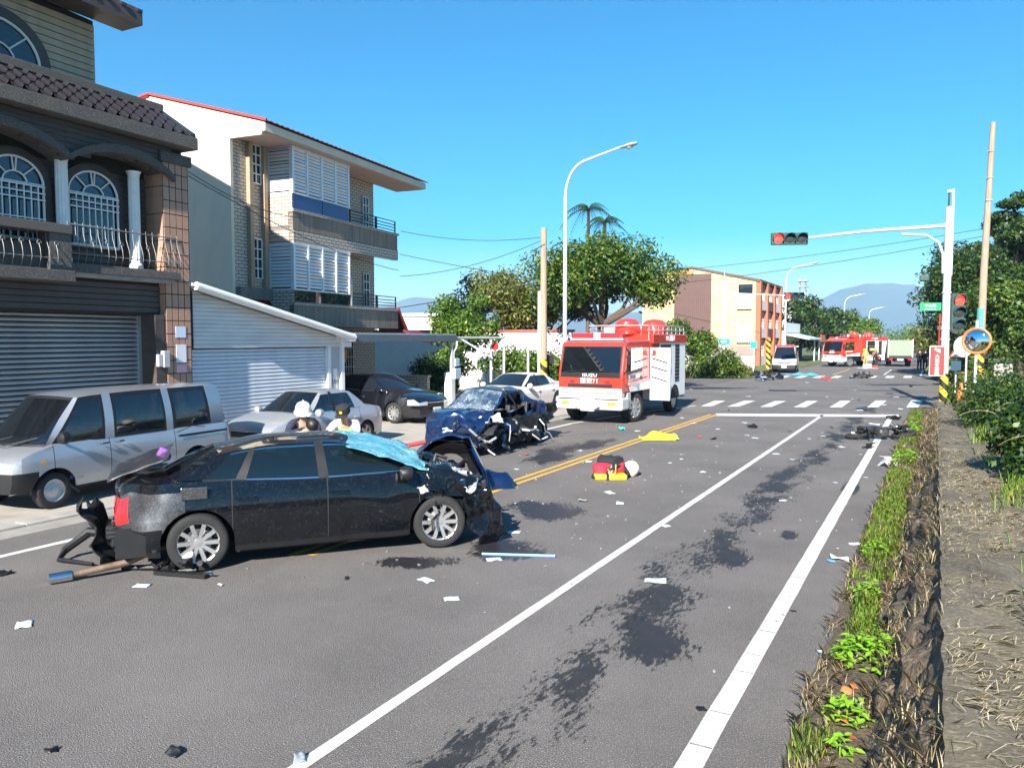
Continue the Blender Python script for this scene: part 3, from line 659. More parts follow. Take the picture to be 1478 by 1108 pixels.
# ---------------------------------------------------------------- steel carport
cp = frame_empty('carport', 'grey steel carport on slender posts beside the garage', 'carport', (-16.2, 18.3), 3)
MB().box(-5.0, .15, -.3, 7.0, 2.72, 2.84).build('roof', m_greypaint, cp)
MB().box(.0, .2, .35, 7.0, 2.55, 2.8).build('front_beam', mat('slate_blue_steel', (.11, .15, .18), .5, metal=.2, dirt=.25), cp, bevel=.01)
MB().box(-.1, .28, -.45, .5, 2.56, 2.82).build('beam_cap', m_white, cp, bevel=.02); MB().box(-.06, .2, -.35, .4, 2.4, 2.555).build('bracket', m_white, cp, bevel=.02)
for y in (.02, 6.75):
    MB().tube([(.08, y, .03), (.08, y, 2.5)], .065, 12).build('post', m_white if y < 1 else m_greypaint, cp, smooth=True)
MB().box(-.15, .18, 6.6, 6.86, .03, 1.35).build('post_plinth', m_white, cp)
MB().tube([(.22, 6.95, 2.55), (.22, 6.9, 2.3), (.13, 6.86, 2.15), (.13, 6.86, 1.2)], .035, 8).build('downpipe', m_steel, cp, smooth=True)
for z, s, nm in ((1.75, (.1, .3, .3), 'pale blue electric meter box on the carport post'), (1.32, (.14, .42, .4), 'larger pale blue electric box below the meter on the carport post')):
    o = MB().cbox((0, 0, 0), s).build('electric_box', mat('pale_blue_box_%d' % int(z * 100), (.45, .58, .68), .5), None, bevel=.015); tag(o, nm, 'electric box')
    o.location = (-16.2 + .05, 18.3 + 6.62, z); o.rotation_euler = (0, 0, R(3))
lw = thing('brick_wall', 'low cream tiled garden wall behind the black car under the carport', 'wall', (-17.2, 24.6, 0), R(3))
MB().box(-4.5, -.1, 0, .18, 0, 1.15).build('wall', m_btile, lw); MB().box(-4.55, -.05, -.04, .22, 1.15, 1.23).build('coping', m_btile, lw)

# ---------------------------------------------------------------- yellow brick block across the junction
m_yb = brickmat('yellow_brick', (.68, .48, .22), (.40, .22, .08), (.60, .46, .26), .62, .21, .03)
m_brsheet = mat('brown_sheet_cladding', (.11, .06, .052), .6, var=.12, ns=2)
m_ob = mat('orange_brick_pier', (.42, .11, .05), .7, var=.12)
b3 = frame_empty('brick_block', 'yellow brick three storey block with a brown ribbed stripe on its end wall', 'building', (-15.5, 77.7), 0)
MB().prism([(-.05, 0), (-.05, 8.4), (-6.3, 9.75), (-11.6, 9.2), (-11.6, 0)], 0, 12.1, 'y').build('wall', m_yb, b3)
MB().prism([(.35, 8.2), (.35, 8.45), (-6.4, 9.98), (-11.9, 9.42), (-11.9, 9.2), (-6.4, 9.76)], -.12, 12.4, 'y').build('roof', mat('dark_roof_edge', (.10, .07, .06), .7), b3)
ribs = MB().box(-8.2, -4.4, -.09, -.02, 0, 9.2).build('ribbed_panel', m_brsheet, b3); rs = MB().box(-.04, .04, -.14, -.09, 0, 9.15).build('rib', m_brsheet, ribs)
rs.location = (-8.1, 0, 0)
for k in range(1, 19): inst(rs, ribs, (-8.1 + k * .2, 0, 0), name='rib')
MB().box(-8.2, -6.2, -.13, 0, 9.2, 9.62).build('parapet_step', mat('orange_coping', (.5, .2, .08), .7), b3)
for y in (.0, 3.7, 7.6, 11.4): MB().box(-.04, .42, y, y + .7, 0, 8.3).build('pier', m_ob, b3)
for fl_ in range(3):
    z = .2 + fl_ * 2.75
    for k in range(3):
        y = .72 + k * 3.85
        w = MB().box(-.02, .03, y, y + 2.9, z + .8, z + 2.3).build('window', m_glass_house, b3); fm = MB()
        for q in np.linspace(y, y + 2.9, 5): fm.box(.03, .07, q - .04, q + .04, z + .8, z + 2.3)
        for q in (z + .8, z + 1.55, z + 2.3): fm.box(.032, .072, y, y + 2.9, q - .04, q + .04)
        fm.build('frame', m_wframe, w)
        MB().box(.0, .3, y, y + 2.9, z - .2, z + .75).build('balcony', m_white if k != 1 else m_brsheet, b3)
MB().box(-1.7, -.35, -.16, -.02, 7.0, 8.0).build('window', m_glass_house, b3); MB().box(-1.8, -.4, -.3, -.02, 5.6, 6.95).build('box_shade', m_white, b3); MB().box(-1.8, -.4, -.3, -.02, 2.3, 4.0).build('box_shade', m_white, b3)
# pale shops beyond
sh1 = frame_empty('shop', 'low pale blue shop with a broad awning beyond the brick block', 'building', (-15.0, 92.5), 0)
m_pblue = mat('pale_blue_sheet', (.50, .68, .72), .5, var=.08, dirt=.1); m_cream = mat('cream_wall', (.72, .68, .55), .8, var=.08)
MB().box(-9, 0, -1.2, 9, 0, 3.6).build('wall', m_cream, sh1); MB().prism([(0, 3.3), (2.6, 2.7), (2.6, 2.55), (0, 3.1)], -1.2, 9.2, 'y').build('awning', m_pblue, sh1)
MB().box(-.1, .12, -1.2, 9.0, 3.4, 4.5).build('fascia', m_white, sh1)
for y in (0.2, 3.2, 6.2): MB().box(.0, .06, y, y + 2.2, .1, 2.4).build('shop_door', m_glass_house, sh1)
sh2 = frame_empty('apartment_block', 'small white flat roofed block behind the shop and the tall lamp', 'building', (-17.5, 112), 0)
MB().box(-9, 0, 0, 10, 0, 7.4).build('wall', m_white, sh2); MB().box(-5, 0, 1, 6, 7.4, 8.8).build('roof_room', m_white, sh2)
for z in (1.2, 4.6):
    for y in (1, 4, 7): MB().box(0, .05, y, y + 1.6, z, z + 1.4).build('window', m_glass_house, sh2)
    for x in (-7, -3.5): MB().box(x, x + 1.6, -.05, 0, z, z + 1.4).build('window', m_glass_house, sh2)
sh3 = frame_empty('roadside_stall', 'open fronted dark roadside stall with a red signboard', 'stall', (-12.6, 98), 0)
MB().box(-3, 0, 0, 9, 2.6, 2.85).build('roof', m_concrete, sh3)
for y in (.2, 4.4, 8.8): MB().box(-.2, -.05, y - .08, y + .08, 0, 2.6).build('post', m_steel, sh3)
MB().box(-3, -2.8, 0, 9, 0, 2.6).build('back_wall', m_dark, sh3); MB().box(-.05, .05, 5, 8.6, 2.3, 3.2).build('signboard', m_red, sh3)
gw = frame_empty('garden_wall', 'low grey concrete wall along the grass in front of the brick block', 'wall', (-14.2, 71), 0)
MB().box(-12.5, .0, 0, .25, 0, 1.25).build('wall', m_concrete, gw); MB().box(-12.5, .05, -.06, .32, 1.25, 2.0).build('board', mat('grey_brown_boards', (.26, .2, .17), .8, var=.2), gw)
for x in np.arange(-12, 0, 1.5): MB().box(x - .08, x + .08, -.08, -.01, 0, 1.3).build('pier', m_concrete, gw)
# white wall and shed roof behind the trees on the near left
ww = frame_empty('white_wall', 'white boundary wall with a red coping behind the hedge and pole', 'wall', (-19.5, 34.5), 12)
MB().box(-7.6, 3.6, 0, .25, 0, 3.0).build('wall', m_white, ww); MB().box(-7.7, 3.7, -.06, .31, 3.0, 3.12).build('coping', mat('rust_coping', (.35, .08, .05), .7), ww)
hs_ = frame_empty('white_house', 'flat white house showing between the trees and the cream house', 'building', (-46, 63), 10)
MB().box(-4, 4.5, 0, 8, 0, 4.9).build('wall', m_cream, hs_); MB().box(-4.2, 4.7, -.2, 8.2, 4.9, 5.2).build('roof', m_white, hs_)
for x in (-3, 1.5): MB().box(x, x + 1.6, -.06, 0, 1.5, 3.2).build('window', m_glass_house, hs_)
# ================================================================ VEHICLES
def curve(tbl):
    xs = np.array([q[0] for q in tbl], float); ys_ = np.array([q[1] for q in tbl], float)
    o = np.argsort(xs); xs, ys_ = xs[o], ys_[o]
    d = np.diff(ys_) / np.diff(xs); m = np.zeros(len(xs)); m[0], m[-1] = d[0], d[-1]
    for i in range(1, len(xs) - 1): m[i] = 0 if d[i - 1] * d[i] <= 0 else 2 * d[i - 1] * d[i] / (d[i - 1] + d[i])
    def f(x):
        x = min(max(x, xs[0]), xs[-1]); i = min(int(np.searchsorted(xs, x, 'right')) - 1, len(xs) - 2); h_ = xs[i + 1] - xs[i]; t = (x - xs[i]) / h_
        return (2 * t**3 - 3 * t**2 + 1) * ys_[i] + (t**3 - 2 * t**2 + t) * h_ * m[i] + (-2 * t**3 + 3 * t**2) * ys_[i + 1] + (t**3 - t**2) * h_ * m[i + 1]
    return f
class Parts:
    """faces collected per part while a body is lofted; built as separate meshes"""
    def __init__(s): s.d = {}
    def quad(s, key, pts):
        m = s.d.setdefault(key, ([], [], {})); idx = []
        for p in pts:
            k = (round(p[0], 4), round(p[1], 4), round(p[2], 4))
            if k not in m[2]: m[2][k] = len(m[0]); m[0].append(k)
            i = m[2][k]
            if i not in idx: idx.append(i)
        if len(idx) > 2: m[1].append(tuple(idx))
    def build(s, mats, parent, deform=None, cz=.7, smooth=True, sub={}):
        out = {}
        for key, (v, f, _) in s.d.items():
            nm, mt = mats.get(key) or next(mats[k_] for k_ in ('gap', 'trim', 'pillar', 'post', 'rail', 'edge', 'cabf', 'fend', 'quar') if key.startswith(k_)); V = [Vector(p) for p in v]; ff = []
            for q in f:
                c = sum((V[i] for i in q), Vector()) / len(q); n = (V[q[1]] - V[q[0]]).cross(V[q[2]] - V[q[0]])
                ref = c - Vector((max(-1, min(1, c.x)) * .9 if abs(c.x) < 1.2 else math.copysign(abs(c.x) - .35, c.x), 0, cz))
                ff.append(q if n.dot(ref) >= 0 else q[::-1])
            if deform: V = [deform(p) for p in V]
            b = MB(); b.v = [tuple(p) for p in V]; b.f = ff
            out[key] = b.build(nm, mt, parent, smooth=smooth, angle=38)
        return out
_wheel_cache = {}
def wheel(par, x, y, r, w, style, rz=0.0, lean=0.0):
    key = (r, w, style)
    rot = Matrix.Rotation(R(90), 4, 'X')
    side = 1 if y > 0 else -1
    if key not in _wheel_cache:
        rr = r * (.70 if style != 'steel' else .62)
        ty = MB().lathe([(rr, -w * .46), (r * .88, -w * .52), (r * .965, -w * .44), (r, -w * .3), (r, w * .3), (r * .965, w * .44), (r * .88, w * .52), (rr, w * .46), (rr * .96, w * .3), (rr * .96, -w * .3), (rr, -w * .46)], 40, rot, False)
        ri = MB()
        ri.lathe([(rr * 1.0, w * .47), (rr * 1.0, w * .40), (rr * .93, w * .36), (rr * .9, w * .1), (rr * .9, -w * .4)], 40, rot, False)
        ri.lathe([(0.001, w * .38), (rr * .2, w * .37), (rr * .24, w * .3), (rr * .24, w * .05)], 24, rot, False)
        if style == 'steel':
            ri.lathe([(rr * .2, w * .3), (rr * .55, w * .26), (rr * .72, w * .16), (rr * .93, w * .2)], 32, rot, False)
            for k in range(12):
                a = 2 * math.pi * k / 12; ri.lathe([(.001, w * .23), (rr * .055, w * .225)], 8, rot @ Matrix.Translation((rr * .8 * math.cos(a), rr * .8 * math.sin(a), 0)), False)
        else:
            ns_ = {'ten': 10, 'five': 5, 'truck': 8}[style]
            for k in range(ns_):
                a = 2 * math.pi * k / ns_; wa, wb = (.105, .16) if style == 'ten' else (.2, .24)
                c, s_ = math.cos(a), math.sin(a)
                pts = []
                for rad, hw_, zt_, zb_ in ((rr * .2, rr * wa * .8, w * .36, w * .2), (rr * .95, rr * wb * .62, w * .42, w * .22)):
                    for sg, zz in ((-1, zb_), (1, zb_), (1, zt_), (-1, zt_)): pts.append(rot @ Vector((rad * c - sg * hw_ * s_, rad * s_ + sg * hw_ * c, zz)))
                ri.add(pts, [(0, 1, 5, 4), (1, 2, 6, 5), (2, 3, 7, 6), (3, 0, 4, 7)])
        hb = MB().lathe([(.001, -w * .02), (rr * .62, -w * .02), (rr * .62, -w * .1), (.001, -w * .1)], 28, rot)
        bk = MB().lathe([(.001, -w * .2), (rr * .9, -w * .2)], 28, rot, False)
        _wheel_cache[key] = (ty, ri, hb, bk)
    ty, ri, hb, bk = _wheel_cache[key]
    t = ty.build('wheel', m_rubber, par, smooth=True, angle=50); t.location = (x, y, r); t.rotation_euler = (lean, 0, rz + (math.pi if side < 0 else 0))
    t.rotation_euler = (lean, 0, rz + (0 if side < 0 else math.pi))
    ri.build('rim', m_alloy if style != 'steel' else m_steel, t, smooth=True, angle=35); hb.build('brake_disc', m_steel, t, smooth=True); bk.build('wheel_back', m_dark, t)
    return t
def make_car(t, s, paint, glass=None, sidecls=None, deform=None, skip=()):
    """lofted car body: stations along x, rows up the side, decks across; then a ring-lofted cabin"""
    glass = glass or m_glass
    xf, xr, hw, sill = s['xf'], s['xr'], s['hw'], s['sill']; wf, wr_ = s['wf'], s['wr']; rw, ra = s['r'], s['ra']
    top = curve(s['top']); bl = s['belt']
    pw = curve([(sill - .1, .90), (sill + .06, .955), (.45, .99), (.6, 1.0), (.75, .992), (bl - .1, .965), (bl + .02, .925), (bl + .4, .9)])
    df, dr = s.get('tf', .8), s.get('tr', .7); af, ar = s.get('af', .2), s.get('ar', .16)
    def hx(x): return hw * (1 - af * max(0, (x - (xf - df)) / df) ** 2.3 - ar * max(0, ((xr + dr) - x) / dr) ** 2.3)
    def zb(x):
        z = sill
        for c in (wf, wr_):
            if abs(x - c) < ra: z = max(z, rw + math.sqrt(max(0, ra * ra - (x - c) ** 2)) * .98)
        if x > xf - .25 or x < xr + .25: z = max(z, sill + .02)
        return min(z, top(x) - .06)
    def bend(p):
        x, y, z = p
        ef = max(0, (x - (xf - df)) / df); er = max(0, ((xr + dr) - x) / dr)
        x -= ef * ef * (s.get('bow', .16) * (y / hw) ** 2 + s.get('lean', .25) * max(0, z - .55) ** 1.3)
        x += er * er * (.10 * (y / hw) ** 2 + s.get('rlean', .2) * max(0, z - .6) ** 1.3)
        return (x, y, z)
    hl_, tl_ = s['head'], s['tail']
    seams = s['doors']; xs = sorted(set(list(np.round(np.linspace(xr, xf, 78), 4)) + [q + e for q in seams for e in (-.006, .006)] + [c + k * ra for c in (wf, wr_) for k in (-1, -.98, -.93, .93, .98, 1)]))
    ztops = max(q[1] for q in s['top'])
    lev = sorted(set([0.] + [round(float(q), 3) for q in np.linspace(sill, ztops, 9)] + [sill + .07, s['bump'], hl_[0], hl_[1], tl_[0], tl_[1]] + s.get('lev', [])))
    NR, NT = len(lev) - 1, 8
    def half(x, sg):
        z0, z1 = zb(x), top(x); h_ = hx(x); P_ = []
        for k in range(NR + 1):
            z = z0 if k == 0 else (z1 if k == NR else min(max(lev[k], z0), z1)); P_.append((x, sg * h_ * pw(z), z))
        ysh = h_ * pw(z1)
        for k in range(1, NT + 1):
            u = k / NT; P_.append((x, sg * ysh * (1 - u), z1 + s.get('crown', .05) * (1 - (1 - u) ** 2) * (.6 if abs(x) < 1 else 1)))
        return [bend(p) for p in P_]
    PT = Parts(); hl, tl = s['head'], s['tail']
    wsx, blx = s['wsb'], s['bbb']
    for sg in (1, -1):
        S = 'L' if sg > 0 else 'R'
        prev = half(xs[0], sg)
        for xa, xb in zip(xs[:-1], xs[1:]):
            cur = half(xb, sg); xm = (xa + xb) / 2
            for k in range(NR + NT):
                q = (prev[k], cur[k], cur[k + 1], prev[k + 1]); z = sum(p[2] for p in q) / 4
                if k < NR:
                    key = 'body' if seams[0] < xm < seams[-1] else ('fend' + S if xm > 0 else 'quar' + S)
                    if z < sill + .07 and not s.get('nosill'): key = 'sill' + ('F' if xm > wf else ('R' if xm < wr_ else '')) + S
                    for i in range(len(seams) - 1):
                        if seams[i] < xm < seams[i + 1] and z > sill + .07: key = 'door%d%s' % (i, S)
                    gi = [i for i, q_ in enumerate(seams) if abs(xm - q_) < .0062]
                    if gi and z > sill + .07: key = 'gap%d%s' % (gi[0], S)
                    if xm > xf - hl[2] and hl[0] < z < hl[1]: key = 'head' + S
                    elif xm < xr + tl[2] and tl[0] < z < tl[1]: key = 'tail' + S
                    elif z < s['bump'] and (xm > xf - .45): key = 'bumpF'
                    elif z < s['bump'] and (xm < xr + .45): key = 'bumpR'
                    if sidecls: key = sidecls(xm, z, S, key) or key
                else:
                    key = 'hood' if xm > wsx - .25 else ('trunk' if xm < blx + .25 else 'deck')
                PT.quad(key, q)
            prev = cur
    for x, e in ((xf, 'F'), (xr, 'R')):
        L_, R_ = half(x, 1), half(x, -1)
        for k in range(NR + NT):
            n = 14
            for j in range(n):
                a, b = j / n, (j + 1) / n
                def ip(p, q, u): 
                    y = p[1] + (q[1] - p[1]) * u; bx = s.get('bow', .16) if e == 'F' else -.1
                    return (p[0] + bx * ((p[1] / hw) ** 2 - (y / hw) ** 2), y, p[2])
                q = (ip(L_[k], R_[k], a), ip(L_[k], R_[k], b), ip(L_[k + 1], R_[k + 1], b), ip(L_[k + 1], R_[k + 1], a))
                z = sum(p[2] for p in q) / 4; y = sum(p[1] for p in q) / 4; S = 'L' if y > 0 else 'R'
                if e == 'F':
                    key = 'head' + S if (hl[0] < z < hl[1] and abs(y) > hw * hl[3]) else ('grille' if s['grille'][0] < z < s['grille'][1] and abs(y) < s['grille'][2] else ('bumpF' if z < s['bump'] else 'body'))
                else: key = 'tail' + S if (tl[0] < z < tl[1] and abs(y) > hw * tl[3]) else ('bumpR' if z < s['bump'] else 'trunk')
                PT.quad(key, q)
    # cabin
    g = s['cab']; rb, rt = [], []       # half ring, bottom and top
    yb, yt = g['yb'], g['yt']; n = 7
    for i in range(n + 1):
        u = i / n; rb.append((g['w0'] - .16 * u * u, yb * .94 * u, 'ws')); rt.append((g['w1'] - .1 * u * u, yt * .9 * u, 'ws'))
    segs = g['segs']                    # (bottom x, top x, kind) along the side
    for si, (xb_, xt_, kind, m_) in enumerate(segs):
        x0, x1 = rb[-1][0], rt[-1][0]
        for i in range(1, m_ + 1):
            u = i / m_; rb.append((x0 + (xb_ - x0) * u, None, kind + '#%d' % si)); rt.append((x1 + (xt_ - x1) * u, None, kind))
    for i in range(1, n + 1):
        u = i / n; rb.append((segs[-1][0] - .1 * (1 - (1 - u) ** 2), yb * .94 * (1 - u), 'bw')); rt.append((segs[-1][1] - .07 * (1 - (1 - u) ** 2), yt * .9 * (1 - u), 'bw'))
    roof = curve(g['roof']); 
    def yb_at(x): return yb * (1 - .07 * max(0, (x - .2)) ** 2 - .06 * max(0, (-x - .6)) ** 2)
    def yt_at(x): return yt * (1 - .05 * max(0, (x - 0)) ** 2 - .05 * max(0, (-x - .5)) ** 2)
    rows = [0, .07, .22, .4, .58, .76, .9, .945, 1.0]
    zbelt = lambda x: top(x) - .015
    def col(i, sg):
        xb_, y0, kind = rb[i]; xt_, y1, _ = rt[i]
        y0 = yb_at(xb_) if y0 is None else y0; y1 = yt_at(xt_) if y1 is None else y1
        z0, z1 = zbelt(xb_) + (s.get('crown', .05) * (1 - (y0 / yb) ** 2) if kind in ('ws', 'bw') else 0), roof(xt_) + g.get('cr', .05) * (1 - (y1 / yt) ** 2)
        out = []
        for v in rows:
            blg = math.sin(math.pi * v) * .035
            x = xb_ + (xt_ - xb_) * v; y = y0 + (y1 - y0) * v; z = z0 + (z1 - z0) * v
            if kind in ('ws',): x += blg
            elif kind == 'bw': x -= blg * .6
            else: y += blg
            out.append((x, sg * y, z))
        return out
    for sg in (1, -1):
        S = 'L' if sg > 0 else 'R'; cnt = 0
        for i in range(len(rb) - 1):
            A, B = col(i, sg), col(i + 1, sg); kind, _, si = rb[i + 1][2].partition('#')
            for j in range(len(rows) - 1):
                v = (rows[j] + rows[j + 1]) / 2; key = 'post' + si + S
                if kind == 'ws': key = 'windshield' if .04 < v < .95 else ('cowl' if v < .5 else 'header')
                elif kind == 'bw': key = 'rear_window' if .1 < v < .93 else ('cabfb' if v < .5 else 'cabft')
                elif kind.startswith('win'): key = (kind + S) if .05 < v < .91 else ('trim' + kind + S if v <= .07 else ('trimt' + kind + S if s.get('wframe') else ('rail' + kind + S if v < .95 else 'edge' + kind + S)))
                elif kind == 'bp': key = 'pillar%s%s' % (si, S)
                PT.quad(key, (A[j], B[j], B[j + 1], A[j + 1]))
    for i in range(len(rb) - 1):
        a, b = col(i, 1)[-1], col(i + 1, 1)[-1]
        for j in range(10):
            def ac(p, u): 
                y = p[1] * (1 - 2 * u); zc = g.get('cr', .05); base = p[2] - zc * (1 - (p[1] / yt) ** 2)
                return (p[0], y, base + zc * (1 - (y / yt) ** 2))
            PT.quad('roof', (ac(a, j / 10), ac(b, j / 10), ac(b, (j + 1) / 10), ac(a, (j + 1) / 10)))
    mats = {'cabf': ('rear_window_frame', paint), 'post': ('pillar', paint), 'rail': ('window_moulding', s.get('railmat', paint)), 'edge': ('roof_rail', paint), 'fend': ('front_fender', paint), 'quar': ('rear_quarter', paint), 'body': ('body', paint), 'gap': ('panel_gap', m_dark), 'headL': ('headlight', m_lens), 'headR': ('headlight', m_lens), 'tailL': ('tail_light', m_redlens), 'tailR': ('tail_light', m_redlens),
            'bumpF': ('front_bumper', s.get('bumpmat', paint)), 'bumpR': ('rear_bumper', s.get('bumpmat', paint)), 'hood': ('hood', paint), 'trunk': ('trunk_lid', s.get('trunkmat', paint)), 'deck': ('dashboard', m_dark), 'grille': ('grille', m_black),
            'windshield': ('windshield', s.get('wsmat', glass)), 'rear_window': ('rear_window', glass), 'trim': ('window_trim', s.get('trimmat', m_chrome)), 'cowl': ('cowl', m_black), 'header': ('windshield_header', m_black), 'pillar': ('pillar_trim', m_black), 'roof': ('roof', paint), 'stripe': ('stripe', m_red)}
    for S in ('L', 'R', 'FL', 'FR', 'RL', 'RR'): mats['sill' + S] = ('sill', s.get('sillmat', m_black))
    for S in 'LR':
        for i in range(6): mats['door%d%s' % (i, S)] = ('door', paint)
        for k in ('winA', 'winB', 'winC'): mats[k + S] = ('side_window', s.get('sidemat', glass))
    for k in list(PT.d):
        if k in skip: del PT.d[k]
    out = PT.build(mats, t, deform)
    # underside and wheel housings
    ub = MB(); ub.box(xr + .25, wr_ - ra - .02, -hw * .85, hw * .85, sill, sill + .25); ub.box(wr_ + ra + .02, wf - ra - .02, -hw * .88, hw * .88, sill - .03, sill + .2)
    if 'nofront' not in skip: ub.box(wf + ra + .02, xf - .3, -hw * .8, hw * .8, sill, sill + .25)
    ub.box(wr_ - ra - .02, wr_ + ra + .02, -hw * .5, hw * .5, sill, sill + .3); ub.box(wf - ra - .02, wf + ra + .02, -hw * .5, hw * .5, sill, sill + .3)
    for c in (wf, wr_):
        for sg in (1, -1):
            ub.grid(lambda u, v: (c + (ra + .015) * math.cos(math.pi * u), sg * (hw * (.5 + .455 * v)), rw + (ra + .015) * math.sin(math.pi * u)), 14, 1)
            ub.grid(lambda u, v: (c + ra * (2 * u - 1), sg * hw * .5, sill + (rw + ra - sill) * v), 1, 1)
    ub.build('underbody', m_dark, t)
    for sg in (1, -1):
        for c in (wf, wr_): 
            if ('wheel%s%s' % ('F' if c == wf else 'R', 'L' if sg > 0 else 'R')) in skip: continue
            wheel(t, c, sg * (hw - .115), rw, s['tw'], s['style'])
    # seats
    if s.get('seats', True):
        st = MB()
        for x in (.35, -.75):
            for y in (-.38, .38): st.cbox((x - .2, y, bl - .14), (.14, .48, .5), ry=R(-12)); st.cbox((x - .27, y, bl + .14), (.09, .24, .26), ry=R(-8))
        st.build('seats', m_black, t, bevel=.03)
    return out
def handle(par, x, y, z, m=m_chrome, l=.2): return MB().tube([(x - l / 2, y, z), (x - l / 2 + .02, y + math.copysign(.03, y), z), (x + l / 2 - .02, y + math.copysign(.03, y), z), (x + l / 2, y, z)], .014, 6).build('door_handle', m, par, smooth=True)
def mirror(par, x, y, z, m): 
    o = MB().lathe([(.001, -.07), (.075, -.06), (.1, 0), (.085, .07), (.001, .1)], 14, Matrix.Translation((x, y + math.copysign(.12, y), z)) @ Matrix.Rotation(R(90), 4, 'Y')).build('mirror', m, par, smooth=True)
    MB().tube([(x, y - math.copysign(.04, y), z - .05), (x, y + math.copysign(.08, y), z - .02)], .025, 6).build('stalk', m_black, o); return o
def plate(par, x, z, txt, e=1, y=0, w=.36, h_=.16):
    o = MB().cbox((x, y, z), (.014, w, h_)).build('number_plate', m_whiteplain, par)
    text('plate_lettering', txt, h_ * .72, m_black, o, (x + e * .009, y, z), (R(90), 0, R(90) * e), ext=.001, sx=.78); return o
def scrap(par, loc, size, m, seed, rot=None, name='crumpled_panel', n=12, amp=.22, thick=.006):
    """a torn, crumpled sheet"""
    rg = random.Random(seed); off = Vector((seed * 3.7, seed * 1.3, 0)); w, h_ = size
    mb = MB()
    def fn(u, v):
        p = Vector(((u - .5) * w, (v - .5) * h_, 0)); e = 1 + .22 * noise.noise(Vector((u * 3, v * 3, seed)))
        q = p * e; a = amp * min(w, h_)
        q.z = a * (1.7 * noise.noise(q * (2.2 / max(w, .2)) + off) + .6 * noise.noise(q * (5 / max(w, .2)) + off) + .14 * noise.noise(q * (12 / max(w, .2)) + off))
        q.x += a * .5 * noise.noise(q * 7 + off * 2); return q
    mb.grid(fn, n, n)
    o = mb.build(name, m, par, smooth=True, solid=thick, angle=48); o.location = loc
    o.rotation_euler = rot or (rg.uniform(-1.5, 1.5), rg.uniform(-1.5, 1.5), rg.uniform(-3, 3)); return o

m_silver = mat('silver_paint', (.40, .42, .45), .3, metal=.55, coat=.6, var=.04, dirt=.1)
m_silver2 = mat('grey_silver_paint', (.44, .46, .48), .32, metal=.5, coat=.5, var=.04, dirt=.15)
m_blk = mat('black_car_paint', (.004, .005, .007), .1, coat=.7, var=.2, speck=.08, sps=34, spec=.2)
m_blk2 = mat('black_polished_paint', (.006, .006, .009), .12, coat=1, var=.2)
m_blkdustglare = mat('dusty_sunglare_black_paint', (.06, .06, .064), .34, metal=.6, coat=.5, var=.5, ns=7, speck=.4, sps=70, dirt=.25)  # black paint lightened for dust and for sun glare put into the colour
m_blue = mat('dark_blue_paint', (.005, .02, .075), .2, metal=.35, coat=.8, var=.2, dirt=.12)
m_wcar = mat('white_car_paint', (.76, .76, .76), .25, coat=.6, var=.03)
m_shatter = None
def shatmat(name, tint, amt):
    m = mat(name, tint, .25, var=.5, ns=12, coat=.4); N, L = m.node_tree.nodes, m.node_tree.links; b = N['Principled BSDF']
    tc = N.new('ShaderNodeTexCoord'); vo = N.new('ShaderNodeTexVoronoi'); vo.feature = 'DISTANCE_TO_EDGE'; vo.inputs['Scale'].default_value = 24; L.new(tc.outputs['Object'], vo.inputs['Vector'])
    mr = N.new('ShaderNodeMapRange'); mr.inputs[1].default_value = .0; mr.inputs[2].default_value = .09; mr.inputs[3].default_value = 1; mr.inputs[4].default_value = 0; L.new(vo.outputs['Distance'], mr.inputs[0])
    nz = N.new('ShaderNodeTexNoise'); nz.inputs['Scale'].default_value = 3.5; nz.inputs['Detail'].default_value = 5; L.new(tc.outputs['Object'], nz.inputs['Vector'])
    m2 = N.new('ShaderNodeMapRange'); m2.inputs[1].default_value = .4; m2.inputs[2].default_value = .62; L.new(nz.outputs['Fac'], m2.inputs[0])
    ml = N.new('ShaderNodeMath'); ml.operation = 'MULTIPLY'; L.new(mr.outputs[0], ml.inputs[0]); L.new(m2.outputs[0], ml.inputs[1])
    m3 = N.new('ShaderNodeMath'); m3.operation = 'MULTIPLY'; m3.inputs[1].default_value = amt; L.new(ml.outputs[0], m3.inputs[0])
    src = b.inputs['Base Color'].links[0].from_socket; mx = N.new('ShaderNodeMix'); mx.data_type = 'RGBA'; L.new(m3.outputs[0], mx.inputs[0]); L.new(src, mx.inputs[6]); mx.inputs[7].default_value = (.72, .8, .85, 1); L.new(mx.outputs[2], b.inputs['Base Color'])
    bp = N.new('ShaderNodeBump'); bp.inputs['Strength'].default_value = .8; bp.inputs['Distance'].default_value = .01; L.new(vo.outputs['Distance'], bp.inputs['Height']); L.new(bp.outputs[0], b.inputs['Normal']); return m
m_shat_b = shatmat('shattered_windshield', (.03, .055, .09), 1.0); m_shat_t = shatmat('teal_shattered_glass', (.10, .36, .42), .9); m_dustglass = glassmat('dusty_side_glass', (.012, .02, .022), .6, .05)

